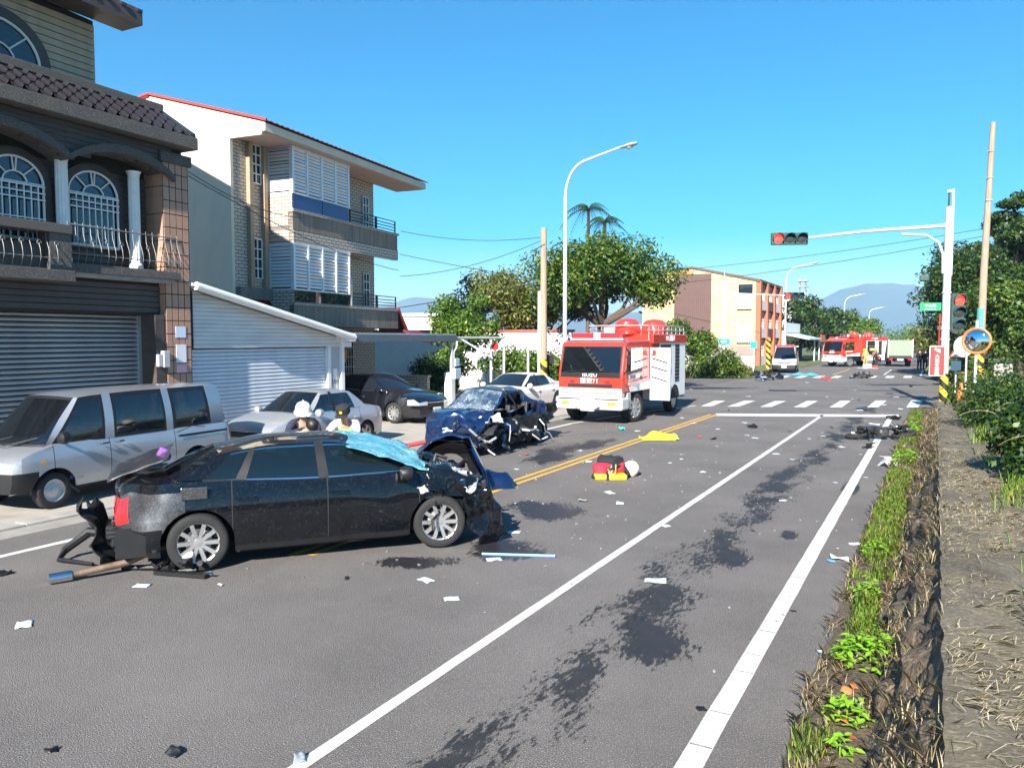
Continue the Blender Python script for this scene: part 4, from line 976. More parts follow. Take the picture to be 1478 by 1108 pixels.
# ---- silver van
van = thing('van', 'silver passenger van with black front bumper parked before the brown townhouse', 'van', (-12.72, 8.12, .03), R(-85.5))
VS = dict(xf=2.0, xr=-2.45, hw=.79, sill=.30, wf=1.28, wr=-1.5, r=.285, ra=.36, tw=.17, belt=1.0, bump=.62, style='steel', crown=.05, af=.10, ar=.05, tf=.4, tr=.3, bow=.12, lean=.22, rlean=.05,
          top=[(-2.45, 1.0), (0, 1.0), (1.2, .99), (1.45, .94), (1.75, .86), (1.95, .79), (2.0, .76)], doors=[-1.02, .3, 1.28], head=(.62, .86, .2, .52), tail=(.75, 1.25, .07, .8), grille=(.64, .78, .38), bumpmat=m_black, sillmat=m_silver, wframe=True,
          wsb=1.3, bbb=-2.6, cab=dict(w0=1.55, w1=.88, yb=.745, yt=.62, cr=.05, roof=[(1.0, 1.64), (.5, 1.70), (-.5, 1.73), (-1.8, 1.72), (-2.4, 1.68)],
          segs=[(1.28, .74, 'ap', 1), (1.2, .68, 'bp', 1), (.42, .38, 'winA', 4), (.37, .33, 'bp', 1), (.2, .18, 'bpx', 1), (.15, .13, 'bp', 1), (-.82, -.8, 'winB', 5), (-.87, -.85, 'bp', 1), (-1.02, -1.0, 'bpx', 1), (-1.1, -1.08, 'bp', 1), (-1.9, -1.82, 'winC', 4), (-1.98, -1.9, 'bp', 1), (-2.38, -2.26, 'cp', 2)]), trimmat=m_black)
make_car(van, VS, m_silver)
for S in (1, -1):
    handle(van, .42, S * .785, .92, m_black, .16); handle(van, .12, S * .785, .92, m_black, .12); mirror(van, 1.2, S * .80, 1.1, m_black)
    MB().cbox((1.45, S * .775, .74), (.09, .02, .05)).build('side_repeater', m_amber, van)
    MB().box(-2.25, -1.1, S * .792 - .004, S * .792 + .004, .84, .88).build('rub_strip', m_black, van)
    MB().tube([(1.05, S * .79, .34), (.9, S * .8, .2)], .012, 6).build('mud_flap', m_black, van)
MB().tube([(-1.7, .795, .97), (-1.4, .797, 1.02), (-1.05, .796, .93)], .007, 5).build('decal', m_black, van)
MB().tube([(1.62, -.4, .99), (1.35, .2, 1.14)], .012, 5).build('wiper', m_black, van); MB().tube([(1.68, .1, .97), (1.38, .55, 1.1)], .012, 5).build('wiper', m_black, van)
text('door_lettering', '自用小貨車\n林 內 工\n載重 1250', .058, mat('navy_print', (.02, .03, .12), .5), van, (.92, .776, .5), (R(90), 0, R(180)), ext=.001)
plate(van, 2.02, .5, '5237-VJ')
# ---- silver sedan
SED = dict(xf=2.1, xr=-2.1, hw=.83, sill=.2, wf=1.25, wr=-1.2, r=.29, ra=.34, tw=.18, belt=.92, bump=.5, style='five', crown=.045,
           top=[(-2.1, .80), (-1.95, .9), (-1.2, .94), (0, .92), (.9, .93), (1.5, .84), (2.0, .7), (2.1, .62)], doors=[-.95, -.02, .95], head=(.5, .64, .18, .5), tail=(.6, .8, .12, .5), grille=(.5, .62, .35),
           wsb=.8, bbb=-1.3, cab=dict(w0=1.02, w1=.32, yb=.74, yt=.54, cr=.045, roof=[(.5, 1.31), (0, 1.375), (-.6, 1.37), (-1.1, 1.29)],
           segs=[(.76, .2, 'ap', 1), (-.0, -.04, 'winA', 5), (-.1, -.14, 'bp', 1), (-.85, -.72, 'winB', 4), (-1.35, -.86, 'cp', 2)]))
sed = thing('sedan', 'grey silver sedan parked nose out before the white garage shutter', 'car', (-13.12, 13.72, .03), R(-87))
make_car(sed, SED, m_silver2)
for S in (1, -1):
    handle(sed, .1, S * .82, .74, m_silver2); handle(sed, -.8, S * .82, .74, m_silver2); mirror(sed, .68, S * .8, .95, m_silver2)
plate(sed, 2.13, .4, 'LS-7712')
# ---- black sedan in the carport
CAMR = dict(xf=2.4, xr=-2.4, hw=.91, sill=.2, wf=1.39, wr=-1.39, r=.33, ra=.38, tw=.22, belt=.98, bump=.52, style='ten', crown=.06,
            top=[(-2.4, .95), (-2.2, 1.04), (-1.4, 1.04), (0, .98), (1.0, .99), (1.6, .93), (2.2, .78), (2.4, .66)], doors=[-1.1, -.02, 1.1], head=(.58, .76, .42, .46), tail=(.7, .95, .2, .5), grille=(.52, .72, .42),
            wsb=.95, bbb=-1.6, cab=dict(w0=1.25, w1=.3, yb=.8, yt=.58, cr=.05, roof=[(.5, 1.38), (0, 1.455), (-.6, 1.45), (-1.2, 1.34)],
            segs=[(1.0, .18, 'ap', 1), (.0, -.04, 'winA', 5), (-.1, -.14, 'bp', 1), (-.95, -.85, 'winB', 4), (-1.6, -1.0, 'cp', 2)]))
camr = thing('sedan', 'glossy black sedan poking its nose out of the carport', 'car', (-16.02, 20.0, .03), R(-3))
make_car(camr, CAMR, m_blk2, m_glass_dark)
for S in (1, -1): handle(camr, .1, S * .9, .8); handle(camr, -.95, S * .9, .8); mirror(camr, .85, S * .86, 1.02, m_blk2)
MB().tube([(2.36, -.42, .66), (2.44, 0, .66), (2.36, .42, .66)], .018, 6).build('grille_bar', m_chrome, camr); plate(camr, 2.42, .42, 'AGM-5021')
# ---- white sedan
wht = thing('sedan', 'white sedan parked at the kerb behind the blue wreck', 'car', (-13.35, 24.75, .03), R(-92))
WS_ = dict(CAMR); WS_['cab'] = dict(CAMR['cab']); WS_['cab']['roof'] = [(.5, 1.28), (0, 1.345), (-.6, 1.34), (-1.2, 1.24)]; WS_['xf'] = 2.3; WS_['xr'] = -2.3
WS_['top'] = [(-2.3, .9), (-2.1, .98), (-1.4, .98), (0, .93), (1.0, .94), (1.6, .88), (2.1, .75), (2.3, .64)]; WS_['belt'] = .93
make_car(wht, WS_, m_wcar, m_glass_dark)
for S in (1, -1): handle(wht, .1, S * .9, .78, m_wcar); handle(wht, -.95, S * .9, .78, m_wcar); mirror(wht, .85, S * .86, .98, m_wcar)

# ---- wrecked black sedan
def crum(x0, amp, seed, squash=.0, drop=0.0, sgn=1):
    def d(p):
        t = max(0, (sgn * p.x - x0)) / (2.4 - x0); t = min(1.2, t)
        if t <= 0: return p
        q = p.copy(); o = Vector((seed, seed * 2.1, 0))
        nv = Vector((noise.noise(p * 2.3 + o), noise.noise(p * 2.3 + o * 2), noise.noise(p * 2.3 + o * 3))) + .4 * Vector((noise.noise(p * 6 + o), noise.noise(p * 6 + o * 2), noise.noise(p * 6 + o * 3))) + .12 * Vector((noise.noise(p * 15 + o), noise.noise(p * 15 + o * 2), noise.noise(p * 15 + o * 3)))
        q += nv * amp * t ** .8
        q.x -= sgn * squash * t * t; q.z += drop * t
        return q
    return d
VOL = dict(xf=2.34, xr=-2.45, hw=.93, sill=.2, wf=1.4, wr=-1.45, r=.335, ra=.395, tw=.23, belt=.98, bump=.5, style='ten', crown=.06,
           top=[(-2.45, .93), (-2.3, 1.0), (-1.6, 1.03), (0, .98), (1.0, .99), (1.6, .93), (2.2, .80), (2.34, .70)], doors=[-1.08, .0, 1.12], head=(.6, .6, .1, 1), tail=(.62, .88, .2, .55), grille=(.6, .6, .4), lev=[.52, .92],
           wsb=.95, bbb=-1.65, wsmat=m_shat_t, sidemat=m_dustglass, railmat=m_chrome, cab=dict(w0=1.28, w1=.32, yb=.82, yt=.59, cr=.05, roof=[(.5, 1.325), (0, 1.385), (-.6, 1.38), (-1.2, 1.29)],
           segs=[(1.02, .2, 'ap', 1), (.03, -.02, 'winA', 5), (-.09, -.12, 'bp', 1), (-.93, -.8, 'winB', 5), (-1.05, -.86, 'bp', 1), (-1.38, -1.06, 'winC', 2), (-1.75, -1.2, 'cp', 2)]))
vol = thing('wrecked_sedan', 'wrecked black sedan with a crushed front standing across the yellow lines', 'car', (-7.04, 7.52, 0), R(50.2))
crumF = crum(1.15, .30, 3.0, .42, -.04)
def crumV(p):
    q = crumF(p); o = Vector((9, 4, 1))
    tr = max(0, (-p.x - 1.75)) / .7                          # tail pushed in and buckled
    if tr > 0:
        q += Vector((.10 * tr * noise.noise(p * 3 + o) + .10 * tr * tr, .10 * tr * noise.noise(p * 2.5 + o * 2), .09 * tr * noise.noise(p * 3.5 + o * 3)))
    dent = math.exp(-((p.x + 1.95) / .16) ** 2 - ((p.z - .78) / .22) ** 2) * .05
    if p.y < -.5: q.y += dent
    if .2 < p.x < 1.2 and p.y < -.6: q.y += .035 * noise.noise(p * 2.2 + o)
    if p.x > .6 and p.z > 1.1: q += Vector((0, 0, .05 * noise.noise(p * 3)))
    return q
_oq = Parts.build
def _b2(s, mats, parent, deform=None, cz=.7, smooth=True, sub={}):
    mats.setdefault('dust', ('rear_quarter', m_blkdustglare)); return _oq(s, mats, parent, deform, cz, smooth, sub)
Parts.build = _b2
make_car(vol, VOL, m_blk, m_glass, sidecls=lambda x, z, S, k: ('dust' if (S == 'R' and x < -1.58 and .52 < z < .92 and k.startswith('quar')) else None), deform=crumV, skip=('bumpR', 'nofront', 'headL', 'headR', 'wheelFR'))  # pale band on the rear quarter: dust plus painted sun glare
wheel(vol, 1.4, -.83, .335, .23, 'ten', rz=R(-10))
for S in (-1, 1): handle(vol, .12, S * .945, .83, m_blk, .22); handle(vol, -.93, S * .945, .83, m_blk, .22)
mirror(vol, .93, -.9, 1.0, m_black); mirror(vol, .93, .9, 1.0, m_black)
MB().box(-1.62, -1.34, -.935, -.915, .84, .98).build('fuel_flap', m_blkdustglare, vol, bevel=.01)
MB().box(-2.36, -2.2, -.62, .62, .3, .62).build('rear_crossmember', m_black, vol, bevel=.02); MB().box(-2.40, -2.3, -.62, -.42, .4, .56).build('vent', m_black, vol); MB().box(-2.3, -1.95, -.85, -.7, .22, .56).build('wheel_arch_liner', m_black, vol)
for k in range(3): MB().box(-2.41, -2.3, -.63, -.41, .415 + k * .05, .44 + k * .05).build('vent_slat', m_blkdustglare, vol)
ex = MB().tube([(-1.5, -.45, .25), (-1.9, -.5, .22), (-2.2, -.62, .12), (-2.75, -.75, .07)], .04, 10).build('exhaust_pipe', mat('rusty_exhaust', (.28, .2, .14), .5, metal=.6, var=.4), vol, smooth=True); MB().tube([(-2.74, -.748, .07), (-2.95, -.8, .065)], .055, 12, True).build('exhaust_tip', m_chrome, ex, smooth=True)
scrap(vol, (-2.5, -.2, .28), (.5, 1.0), m_black, 5, (R(70), R(10), R(80)), 'torn_bumper'); scrap(vol, (-2.55, .35, .3), (.5, .7), m_black, 6, (R(60), R(30), R(100)), 'torn_bumper')
tb = MB().tube([(-2.45, .1, .3), (-2.7, .3, .3), (-2.95, .25, .12), (-3.0, .1, .04), (-2.6, -.25, .04)], [.05, .06, .05, .03, .02], 8).build('hanging_trim', m_black, vol, smooth=True)
# popped boot lid and the bag inside it
bl_ = MB().grid(lambda u, v: (-1.75 - .62 * u, -.7 + 1.4 * v, 1.1 + .17 * (1 - u) + .05 * math.sin(3.14 * v) - .05 * u * u + .03 * noise.noise(Vector((u * 3, v * 3, 8)))), 10, 10).build('trunk_flap', m_blkdustglare, vol, smooth=True, solid=.02)
fb = MB()
fb.lathe([(.001, 0), (.07, .01), (.085, .06), (.065, .12), (.015, .16)], 14); fbag = tag(fb.move(lambda p: p + Vector((.03 * noise.noise(p * 18), .03 * noise.noise(p * 19 + Vector((4, 0, 0))), .02 * noise.noise(p * 14)))).build('cloth_bag', mat('magenta_blue_cloth', (.2, .06, .3), .8, var=.9, ns=14), None, smooth=True), 'purple and blue cloth bag poking out of the wrecked black car boot', 'bag')
fbag.location = vol.matrix_basis @ Vector((-1.83, -.25, 1.2))
# crushed engine bay: torn sheets, frame rails, hoses
rg = random.Random(11)
mts = [m_blk, m_black, m_blk, m_black, m_blk, m_greypaint, m_black, m_blkdustglare, m_black]
for k in range(30):
    x = rg.uniform(1.3, 2.12); y = rg.uniform(-.8, .8); z = rg.uniform(.3, .86) - .3 * max(0, x - 1.7)
    scrap(vol, (x, y, z), (rg.uniform(.2, .42), rg.uniform(.12, .3)), mts[k % 9], 20 + k, name='torn_sheet', n=14, amp=.3)
for k in range(34):
    x = rg.uniform(1.15, 2.05); y = rg.uniform(-1.0, -.55); z = rg.uniform(.62, .95) if x < 1.8 else rg.uniform(.2, .85)
    scrap(vol, (x, y, z), (rg.uniform(.08, .26), rg.uniform(.05, .16)), [m_black, m_blkdustglare, m_blk, m_steel, m_black, m_blkdustglare, m_greypaint][k % 7], 240 + k, name='torn_sheet', n=8, amp=.35)
scrap(vol, (1.98, -.95, .36), (.46, .74), m_blk, 71, (R(84), R(-22), R(14)), 'fender', n=16, amp=.13); scrap(vol, (1.55, -.9, .82), (.7, .3), m_blk, 72, (R(72), R(16), R(4)), 'fender', n=16, amp=.2)
scrap(vol, (1.55, .1, .9), (.6, 1.0), m_blk, 73, (R(6), R(8), R(6)), 'buckled_hood', n=20, amp=.12); scrap(vol, (1.4, -.85, .70), (.42, .12), m_greypaint, 75, (R(70), 0, R(4)), 'arch_liner', n=9)
for k in range(26):
    p = Vector((rg.uniform(1.3, 2.1), rg.uniform(-.8, .7), rg.uniform(.25, .95))); pts = [p]
    for j in range(4): pts.append(pts[-1] + Vector((rg.uniform(-.16, .2), rg.uniform(-.2, .2), rg.uniform(-.18, .14))))
    for q in pts: q.z = max(q.z, .05)
    MB().tube(pts, rg.choice([.008, .012, .02, .03]), 6).build('hose', rg.choice([m_black, m_black, m_steel, m_greypaint]), vol, smooth=True)
def wsheet(u, v):
    x = .26 + 1.08 * u; y = -.86 + 1.5 * v; p = Vector((x, y, 0))
    return (x + .03 * noise.noise(p * 5), y, 1.335 - .32 * u ** 1.2 + .17 * v * (1 - .3 * u) * (u ** .5) - .07 * (1 - v) ** 3 * u + .035 * noise.noise(p * 4) + .02 * noise.noise(p * 11))
MB().grid(wsheet, 26, 30).build('shattered_windshield_sheet', m_shat_t, vol, smooth=True, solid=.006, angle=60)
eng = MB(); eng.cbox((1.62, .05, .55), (.6, .75, .5), rz=.2, rx=.1); eng.cbox((1.85, -.4, .62), (.3, .34, .4), rz=.5); eng.cbox((2.0, .3, .5), (.25, .6, .4), rz=-.3, ry=.3)
eng.build('engine', mat('dirty_engine', (.05, .05, .05), .5, metal=.5, var=.6, ns=6), vol, bevel=.03)
# loose suspension arm by the rear wheel
sus = thing('suspension_piece', 'broken black suspension arm lying by the rear wheel of the black wreck', 'car part', G(262, 826), R(20))
for k in range(14):
    rp = MB()
    p = Vector((rg.uniform(-.3, .35), rg.uniform(-.12, .1), rg.uniform(.03, .16))); rp.tube([p, p + Vector((rg.uniform(-.2, .2), rg.uniform(-.1, .1), rg.uniform(-.03, .08)))], rg.uniform(.015, .035), 7)
    rp.build('link', m_black, sus, smooth=True)
pass; MB().tube([(-.72, -.02, .03), (-.2, .02, .05)], .032, 8).build('rod', m_black, sus, smooth=True)
MB().lathe([(.001, 0), (.06, .01), (.06, .05), (.001, .06)], 14, Matrix.Translation((.1, 0, .18)) @ Matrix.Rotation(.7, 4, 'X')).build('bearing', m_white, sus, smooth=True); MB().prism([(-.25, -.15), (.4, -.2), (.42, -.1), (-.2, -.06)], .01, .05, 'z').build('arm_plate', m_black, sus)
MB().lathe([(.001, 0), (.035, .02), (.001, .05)], 10, Matrix.Translation((-.18, -.02, .1))).build('bush', m_chrome, sus); MB().lathe([(.001, 0), (.03, .02), (.001, .05)], 10, Matrix.Translation((.44, -.14, .03))).build('bush', m_chrome, sus)

# ---- wrecked blue car
BLU = dict(xf=2.1, xr=-2.2, hw=.9, sill=.2, wf=1.3, wr=-1.3, r=.31, ra=.37, tw=.2, belt=.95, bump=.5, style='five', crown=.05,
           top=[(-2.2, .93), (-2.0, 1.0), (-1.3, 1.02), (0, .95), (.95, .97), (1.5, .9), (2.0, .76), (2.1, .68)], doors=[-1.05, .0, 1.05], head=(.6, .6, .1, 1), tail=(.65, .9, .18, .5), grille=(.6, .6, .4),
           wsb=.9, bbb=-1.5, wsmat=m_shat_b, cab=dict(w0=1.15, w1=.25, yb=.79, yt=.6, cr=.05, roof=[(.4, 1.37), (0, 1.42), (-.7, 1.41), (-1.2, 1.32)],
           segs=[(.92, .14, 'ap', 1), (.0, -.04, 'winA', 5), (-.1, -.14, 'bp', 1), (-.9, -.8, 'winB', 4), (-1.45, -1.0, 'cp', 2)]))
blu = thing('wrecked_sedan', 'wrecked dark blue sedan with a shattered windshield facing the black wreck', 'car', (-9.6, 16.3, 0), R(-85))
cb = crum(1.05, .30, 8.0, .35, 0)
def crumB(p):
    q = p.lerp(cb(p), .35 + .65 * max(0, min(1, (p.y + .35) / .5))); o = Vector((3, 8, 2))
    side = max(0, (p.y - .1)) / .8                          # the side away from the kerb is torn open and pushed in
    q.y -= .20 * side * (1 + .8 * noise.noise(p * 1.6 + o)) * (1 if p.x > -1.4 else .3)
    q += Vector((.08, .1, .10)) * side * noise.noise(p * 3.2 + o)
    if p.z > 1.1: q.z += -.05 * side + .05 * noise.noise(p * 2.4 + o); q.y += .05 * noise.noise(p * 2 + o * 3)
    return q
make_car(blu, BLU, m_blue, m_glass, deform=crumB, skip=('headL', 'headR', 'door0L', 'door1L', 'winAL', 'winBL', 'nofront', 'wheelFL', 'wheelRL'))
w_ = wheel(blu, -1.25, .7, .31, .2, 'five', rz=R(25), lean=R(14))
for k in range(24):
    x = rg.uniform(1.1, 2.0); y = rg.uniform(-.2, .9); z = rg.uniform(.25, .84) - .3 * max(0, x - 1.6)
    scrap(blu, (x, y, z), (rg.uniform(.18, .4), rg.uniform(.12, .3)), [m_black, m_blue, m_black, m_black, m_greypaint, m_blkdustglare, m_blk][k % 7], 120 + k, name='torn_sheet', n=13, amp=.3)
for k in range(12):
    x = rg.uniform(-1.6, 1.2); y = rg.uniform(.62, .92); z = rg.uniform(.15, .7)
    scrap(blu, (x, y, z), (rg.uniform(.3, .8), rg.uniform(.2, .45)), [m_black, m_blk, m_black, m_blue][k % 4], 160 + k, (R(90) + rg.uniform(-.5, .5), rg.uniform(-.4, .4), rg.uniform(-.4, .4)), 'torn_sheet', 9, .35)
scrap(blu, (-.1, .86, .5), (1.6, .6), m_black, 190, (R(82), 0, R(-4)), 'crushed_door', 16, .18); scrap(blu, (-1.9, .8, .75), (.7, .5), m_blk, 191, (R(70), 0, R(-10)), 'torn_sheet', 12, .2)
scrap(blu, (1.32, -.3, .92), (.6, .9), m_blue, 192, (R(4), R(14), R(6)), 'buckled_hood', 14, .06)
ab = MB().lathe([(.001, -.1), (.12, -.07), (.17, 0), (.13, .08), (.001, .12)], 16).move(lambda p: p + .07 * Vector((noise.noise(p * 7), noise.noise(p * 7 + Vector((3, 0, 0))), noise.noise(p * 6)))).build('airbag', m_whiteplain, blu, smooth=True); ab.location = (1.2, .42, .78)
for k in range(20):
    p = Vector((rg.uniform(-1.2, 2.0), rg.uniform(.3, 1.0), rg.uniform(.25, .9))); pts = [p]
    for j in range(4): pts.append(pts[-1] + Vector((rg.uniform(-.2, .2), rg.uniform(-.12, .2), rg.uniform(-.2, .1))))
    for q in pts: q.z = max(q.z, .04)
    MB().tube(pts, rg.choice([.008, .012, .02, .028]), 6).build('hose', rg.choice([m_black, m_steel, m_greypaint]), blu, smooth=True)
MB().cbox((1.4, .1, .5), (.5, .9, .45), rz=.2).build('engine', MATS['dirty_engine'], blu, bevel=.03)
# torn blue front fender lying between the wrecks
fen = thing('torn_fender', 'torn blue front fender and bumper lying between the two wrecks', 'car part', (-7.45, 11.15, 0), R(36)); fen.scale = (1.15, 1.15, 1.38)
def ff_(u, v):
    a = math.pi * (u * 1.0); rr_ = .46 + .14 * math.sin(a) ** 2
    p = Vector((-rr_ * 1.25 * math.cos(a), (.5 * (v - .5)) * (1 + .3 * noise.noise(Vector((u * 4, v, 3)))), .12 + rr_ * 1.0 * math.sin(a) - .22 * v * v)); o = Vector((5, 2, 7))
    return p + .10 * Vector((noise.noise(p * 3 + o), noise.noise(p * 3 + o * 2), noise.noise(p * 4 + o * 3)))
MB().grid(ff_, 34, 12).build('fender', m_blue, fen, smooth=True, solid=.006, angle=30)
MB().grid(lambda u, v: tuple(Vector(ff_(u, v)) * .86 + Vector((0, .05, 0))), 24, 6).build('liner', m_black, fen, smooth=True, angle=30)
scrap(fen, (.7, .1, .12), (.7, .4), m_blue, 201, (R(20), R(10), .3), 'bumper_piece', 12); scrap(fen, (-.8, .35, .3), (.7, .6), m_blue, 202, (R(60), R(14), 1.2), 'bumper_piece', 12, .15); scrap(fen, (-.6, .1, .12), (.5, .4), m_black, 203, (.2, .1, .6), 'bumper_piece', 10)
mb_ = MB().lathe([(.001, -.1), (.1, -.06), (.13, 0), (.1, .07), (.001, .1)], 14).build('mirror', m_blk, None, smooth=True); tag(mb_, 'round black door mirror hanging at the far side of the black wreck', 'car part'); mb_.location = vol.matrix_basis @ Vector((1.3, .88, 1.05))
bpy.data.objects.remove(mb_)

# ---- fire engines
m_fred = mat('fire_engine_red', (.60, .042, .025), .25, coat=.6, var=.06, dirt=.06)
m_grshut = mat('grey_roller_door', (.24, .29, .31), .45, metal=.4, var=.08)
m_board = mat('white_pegboard', (.74, .74, .75), .5, var=.03)
m_twhite = mat('truck_white', (.58, .58, .57), .35, coat=.3, var=.05, dirt=.2)
def fire_engine(loc, rz, label, number, side_open, board=True):
    t = thing('fire_engine', label, 'fire engine', loc, rz, None)
    poly = [(1.16, .98), (1.2, 1.1), (1.215, 1.42), (1.2, 1.58), (.97, 2.42), (.84, 2.56), (.5, 2.6), (-1.32, 2.62), (-1.32, .98), (.52, .98), (.47, 1.06), (.3, 1.12), (-.3, 1.12), (-.47, 1.06), (-.52, .98)]
    poly = [(1.16, .98), (1.2, 1.1), (1.215, 1.42), (1.2, 1.58), (.97, 2.42), (.84, 2.56), (.5, 2.6), (-1.32, 2.62), (-1.32, .98)]
    MB().prism(poly, -1.08, 1.08, 'y').build('cab', m_fred, t, bevel=.05)
    ws = MB(); ws.add([(1.222, -.98, 1.62), (1.222, .98, 1.62), (1.0, .94, 2.40), (1.0, -.94, 2.40)], [(0, 1, 2, 3)]); ws.build('windshield', m_glass, t, solid=.01)
    MB().prism([(1.205, 1.6), (1.21, 1.6), (.99, 2.42), (.985, 2.42)], -1.0, 1.0, 'y').build('windshield_surround', m_dark, t)
    MB().box(1.0, 1.228, -1.0, 1.0, 1.45, 1.6).build('black_panel', m_black, t, bevel=.01)
    for y in (-.5, .35): MB().tube([(1.25, y - .3, 1.62), (1.245, y + .35, 1.68)], .013, 5).build('wiper', m_black, t)
    MB().box(.95, 1.24, -1.06, 1.06, .84, 1.12).build('headlight_panel', m_twhite, t, bevel=.03)
    for s_ in (-1, 1):
        MB().box(1.2, 1.252, s_ * 1.0 - (.46 if s_ > 0 else 0), s_ * 1.0 + (.46 if s_ < 0 else 0), .905, 1.1).build('headlight_bezel', m_greypaint, t, bevel=.01)
        MB().box(1.2, 1.262, s_ * .98 - (.42 if s_ > 0 else 0), s_ * .98 + (.42 if s_ < 0 else 0), .93, 1.08).build('headlight', m_lens, t, bevel=.02)
        MB().box(1.3, 1.352, s_ * .78 - .14, s_ * .78 + .14, .6, .7).build('fog_light', m_amber, t, bevel=.01)
        MB().box(1.21, 1.228, s_ * .6 - .08, s_ * .6 + .08, 1.28, 1.36).build('grab_recess', mat('dark_red_%d%s' % (s_, number), (.2, .01, .01), .5), t)
        mr = MB().tube([(1.05, s_ * 1.08, 1.6), (1.25, s_ * 1.28, 1.75), (1.25, s_ * 1.3, 2.25), (1.0, s_ * 1.1, 2.4)], .016, 6).build('mirror_arm', m_black, t, smooth=True)
        MB().cbox((1.25, s_ * 1.3, 2.0), (.05, .16, .3)).build('mirror', m_black, mr, bevel=.02)
    MB().box(1.0, 1.23, -.75, .75, 1.16, 1.25).build('grille', m_dark, t); MB().box(1.2, 1.245, -.62, .62, .97, .99).build('grille_slot', m_dark, t); MB().box(1.2, 1.245, -.45, .45, 1.04, 1.058).build('grille_slot', m_dark, t)
    MB().box(.72, 1.34, -1.12, 1.12, .46, .84).build('front_bumper', m_twhite, t, bevel=.05)
    MB().box(1.33, 1.348, -1.0, -.22, .775, .81).build('bumper_slot', m_dark, t); MB().box(1.33, 1.348, .22, 1.0, .775, .81).build('bumper_slot', m_dark, t)
    MB().box(1.33, 1.40, -.24, .24, .42, .8).build('winch_box', m_white, t, bevel=.02)
    for y in (-.38, .38): MB().tube([(1.36, y, .56), (1.44, y, .58), (1.46, y * .7, .5), (1.4, y * .6, .48)], .035, 8).build('tow_hook', m_steel, t, smooth=True)
    text('cab_lettering', 'ISUZU', .14, m_whiteplain, t, (1.232, 0, 1.52), (R(90), 0, R(90)), .003, sx=1.3); text('cab_number', number, .19, m_whiteplain, t, (1.218, -.02, 1.34), (R(90), 0, R(90)), .003, sx=1.1)
    for s_ in (-1, 1):                                       # doors
        d = MB().box(-.62, .92, s_ * 1.085 - .012, s_ * 1.085 + .012, 1.2, 2.5)
        dr = MB().prism([(.55, 1.06), (1.0, 1.25), (1.02, 1.6), (.82, 2.4), (-.6, 2.46), (-.6, 1.06)], s_ * 1.08, s_ * 1.10, 'y').build('cab_door', m_fred, t, bevel=.006)
        MB().prism([(.93, 1.62), (.76, 2.32), (-.5, 2.38), (-.5, 1.74)], s_ * 1.099, s_ * 1.106, 'y').build('window', m_glass, dr)
        MB().prism([(.95, 1.55), (.93, 1.62), (-.5, 1.74), (-.5, 1.6)], s_ * 1.1, s_ * 1.109, 'y').build('window_ledge', m_black, dr)
        MB().box(-.5, -.3, s_ * 1.1 - .01, s_ * 1.1 + .02, 1.36, 1.46).build('handle', m_black, dr, bevel=.01)
        MB().prism([(.58, 1.0), (.7, 1.14), (-1.32, 1.30), (-1.32, 1.0)], s_ * 1.1, s_ * 1.112, 'y').build('white_band', m_white, t)
        text('door_lettering', '宜蘭縣政府消防局', .13, m_whiteplain, dr, (.2, s_ * 1.103, 1.46), (R(90), 0, R(180) if s_ > 0 else 0), .002); text('door_lettering', '119\n11-5', .1, m_whiteplain, dr, (.66, s_ * 1.103, 1.3), (R(90), 0, R(180) if s_ > 0 else 0), .002)
        MB().box(.45, .75, s_ * 1.0 - .08, s_ * 1.0 + .08, .5, .98).build('step', m_greypaint, t, bevel=.02)
    # chassis, crew body and hose body
    MB().box(-5.3, .9, -.5, .5, .5, .95).build('chassis', m_black, t)
    MB().box(-2.3, -1.34, -1.08, 1.08, .95, 2.62).build('crew_body', m_fred, t, bevel=.03)
    MB().box(-5.4, -2.32, -1.1, 1.1, .55, 2.58).build('equipment_body', m_white, t, bevel=.02)
    MB().box(-5.45, -1.5, -1.14, 1.14, 2.5, 2.82).build('top_banner', m_fred, t, bevel=.03)
    for s_ in (-1, 1):
        text('banner_lettering', '119 消防車', .23, m_whiteplain, t, (-3.4, s_ * 1.145, 2.66), (R(90), 0, R(180) if s_ > 0 else 0), .003)
        for x0, x1 in ((-3.55, -2.4), (-4.6, -4.1)):
            rd = MB().box(x0, x1, s_ * 1.1, s_ * 1.112, 1.1, 2.45).build('locker', m_grshut if not (side_open and s_ > 0 and x0 < -3) else m_dark, t)
            if not (side_open and s_ > 0 and x0 == -3.55): 
                for z in np.arange(1.15, 2.45, .13): MB().box(x0, x1, s_ * 1.112 - .004, s_ * 1.112 + .008, z, z + .012).build('shutter_line', m_steel, rd)
            else:
                for z in (1.5, 1.95): MB().box(x0, x1, s_ * 1.1, s_ * 1.13, z, z + .03).build('shelf', m_steel, rd)
                for q in range(4): MB().cbox((x0 + .2 + q * .25, s_ * 1.12, 1.65), (.16, .06, .22)).build('tool_case', [m_red, m_white, m_yellow, m_black][q], rd)
        MB().grid(lambda u, v: (-4.1 + .5 * math.cos(math.pi * u), s_ * (1.0 + .115 * v), .5 + .5 * math.sin(math.pi * u)), 12, 1).build('wheel_arch', m_dark, t)
        MB().prism([(-4.1 + .5 * math.cos(math.pi * i / 12), .5 + .5 * math.sin(math.pi * i / 12)) for i in range(13)], s_ * 1.1, s_ * 1.114, 'y').build('arch_opening', m_dark, t)
    for x, y in ((0, .94), (0, -.94), (-4.1, .93), (-4.1, -.93)): wheel(t, x, y, .47, .3, 'truck', rz=(R(-14) if x == 0 else 0))
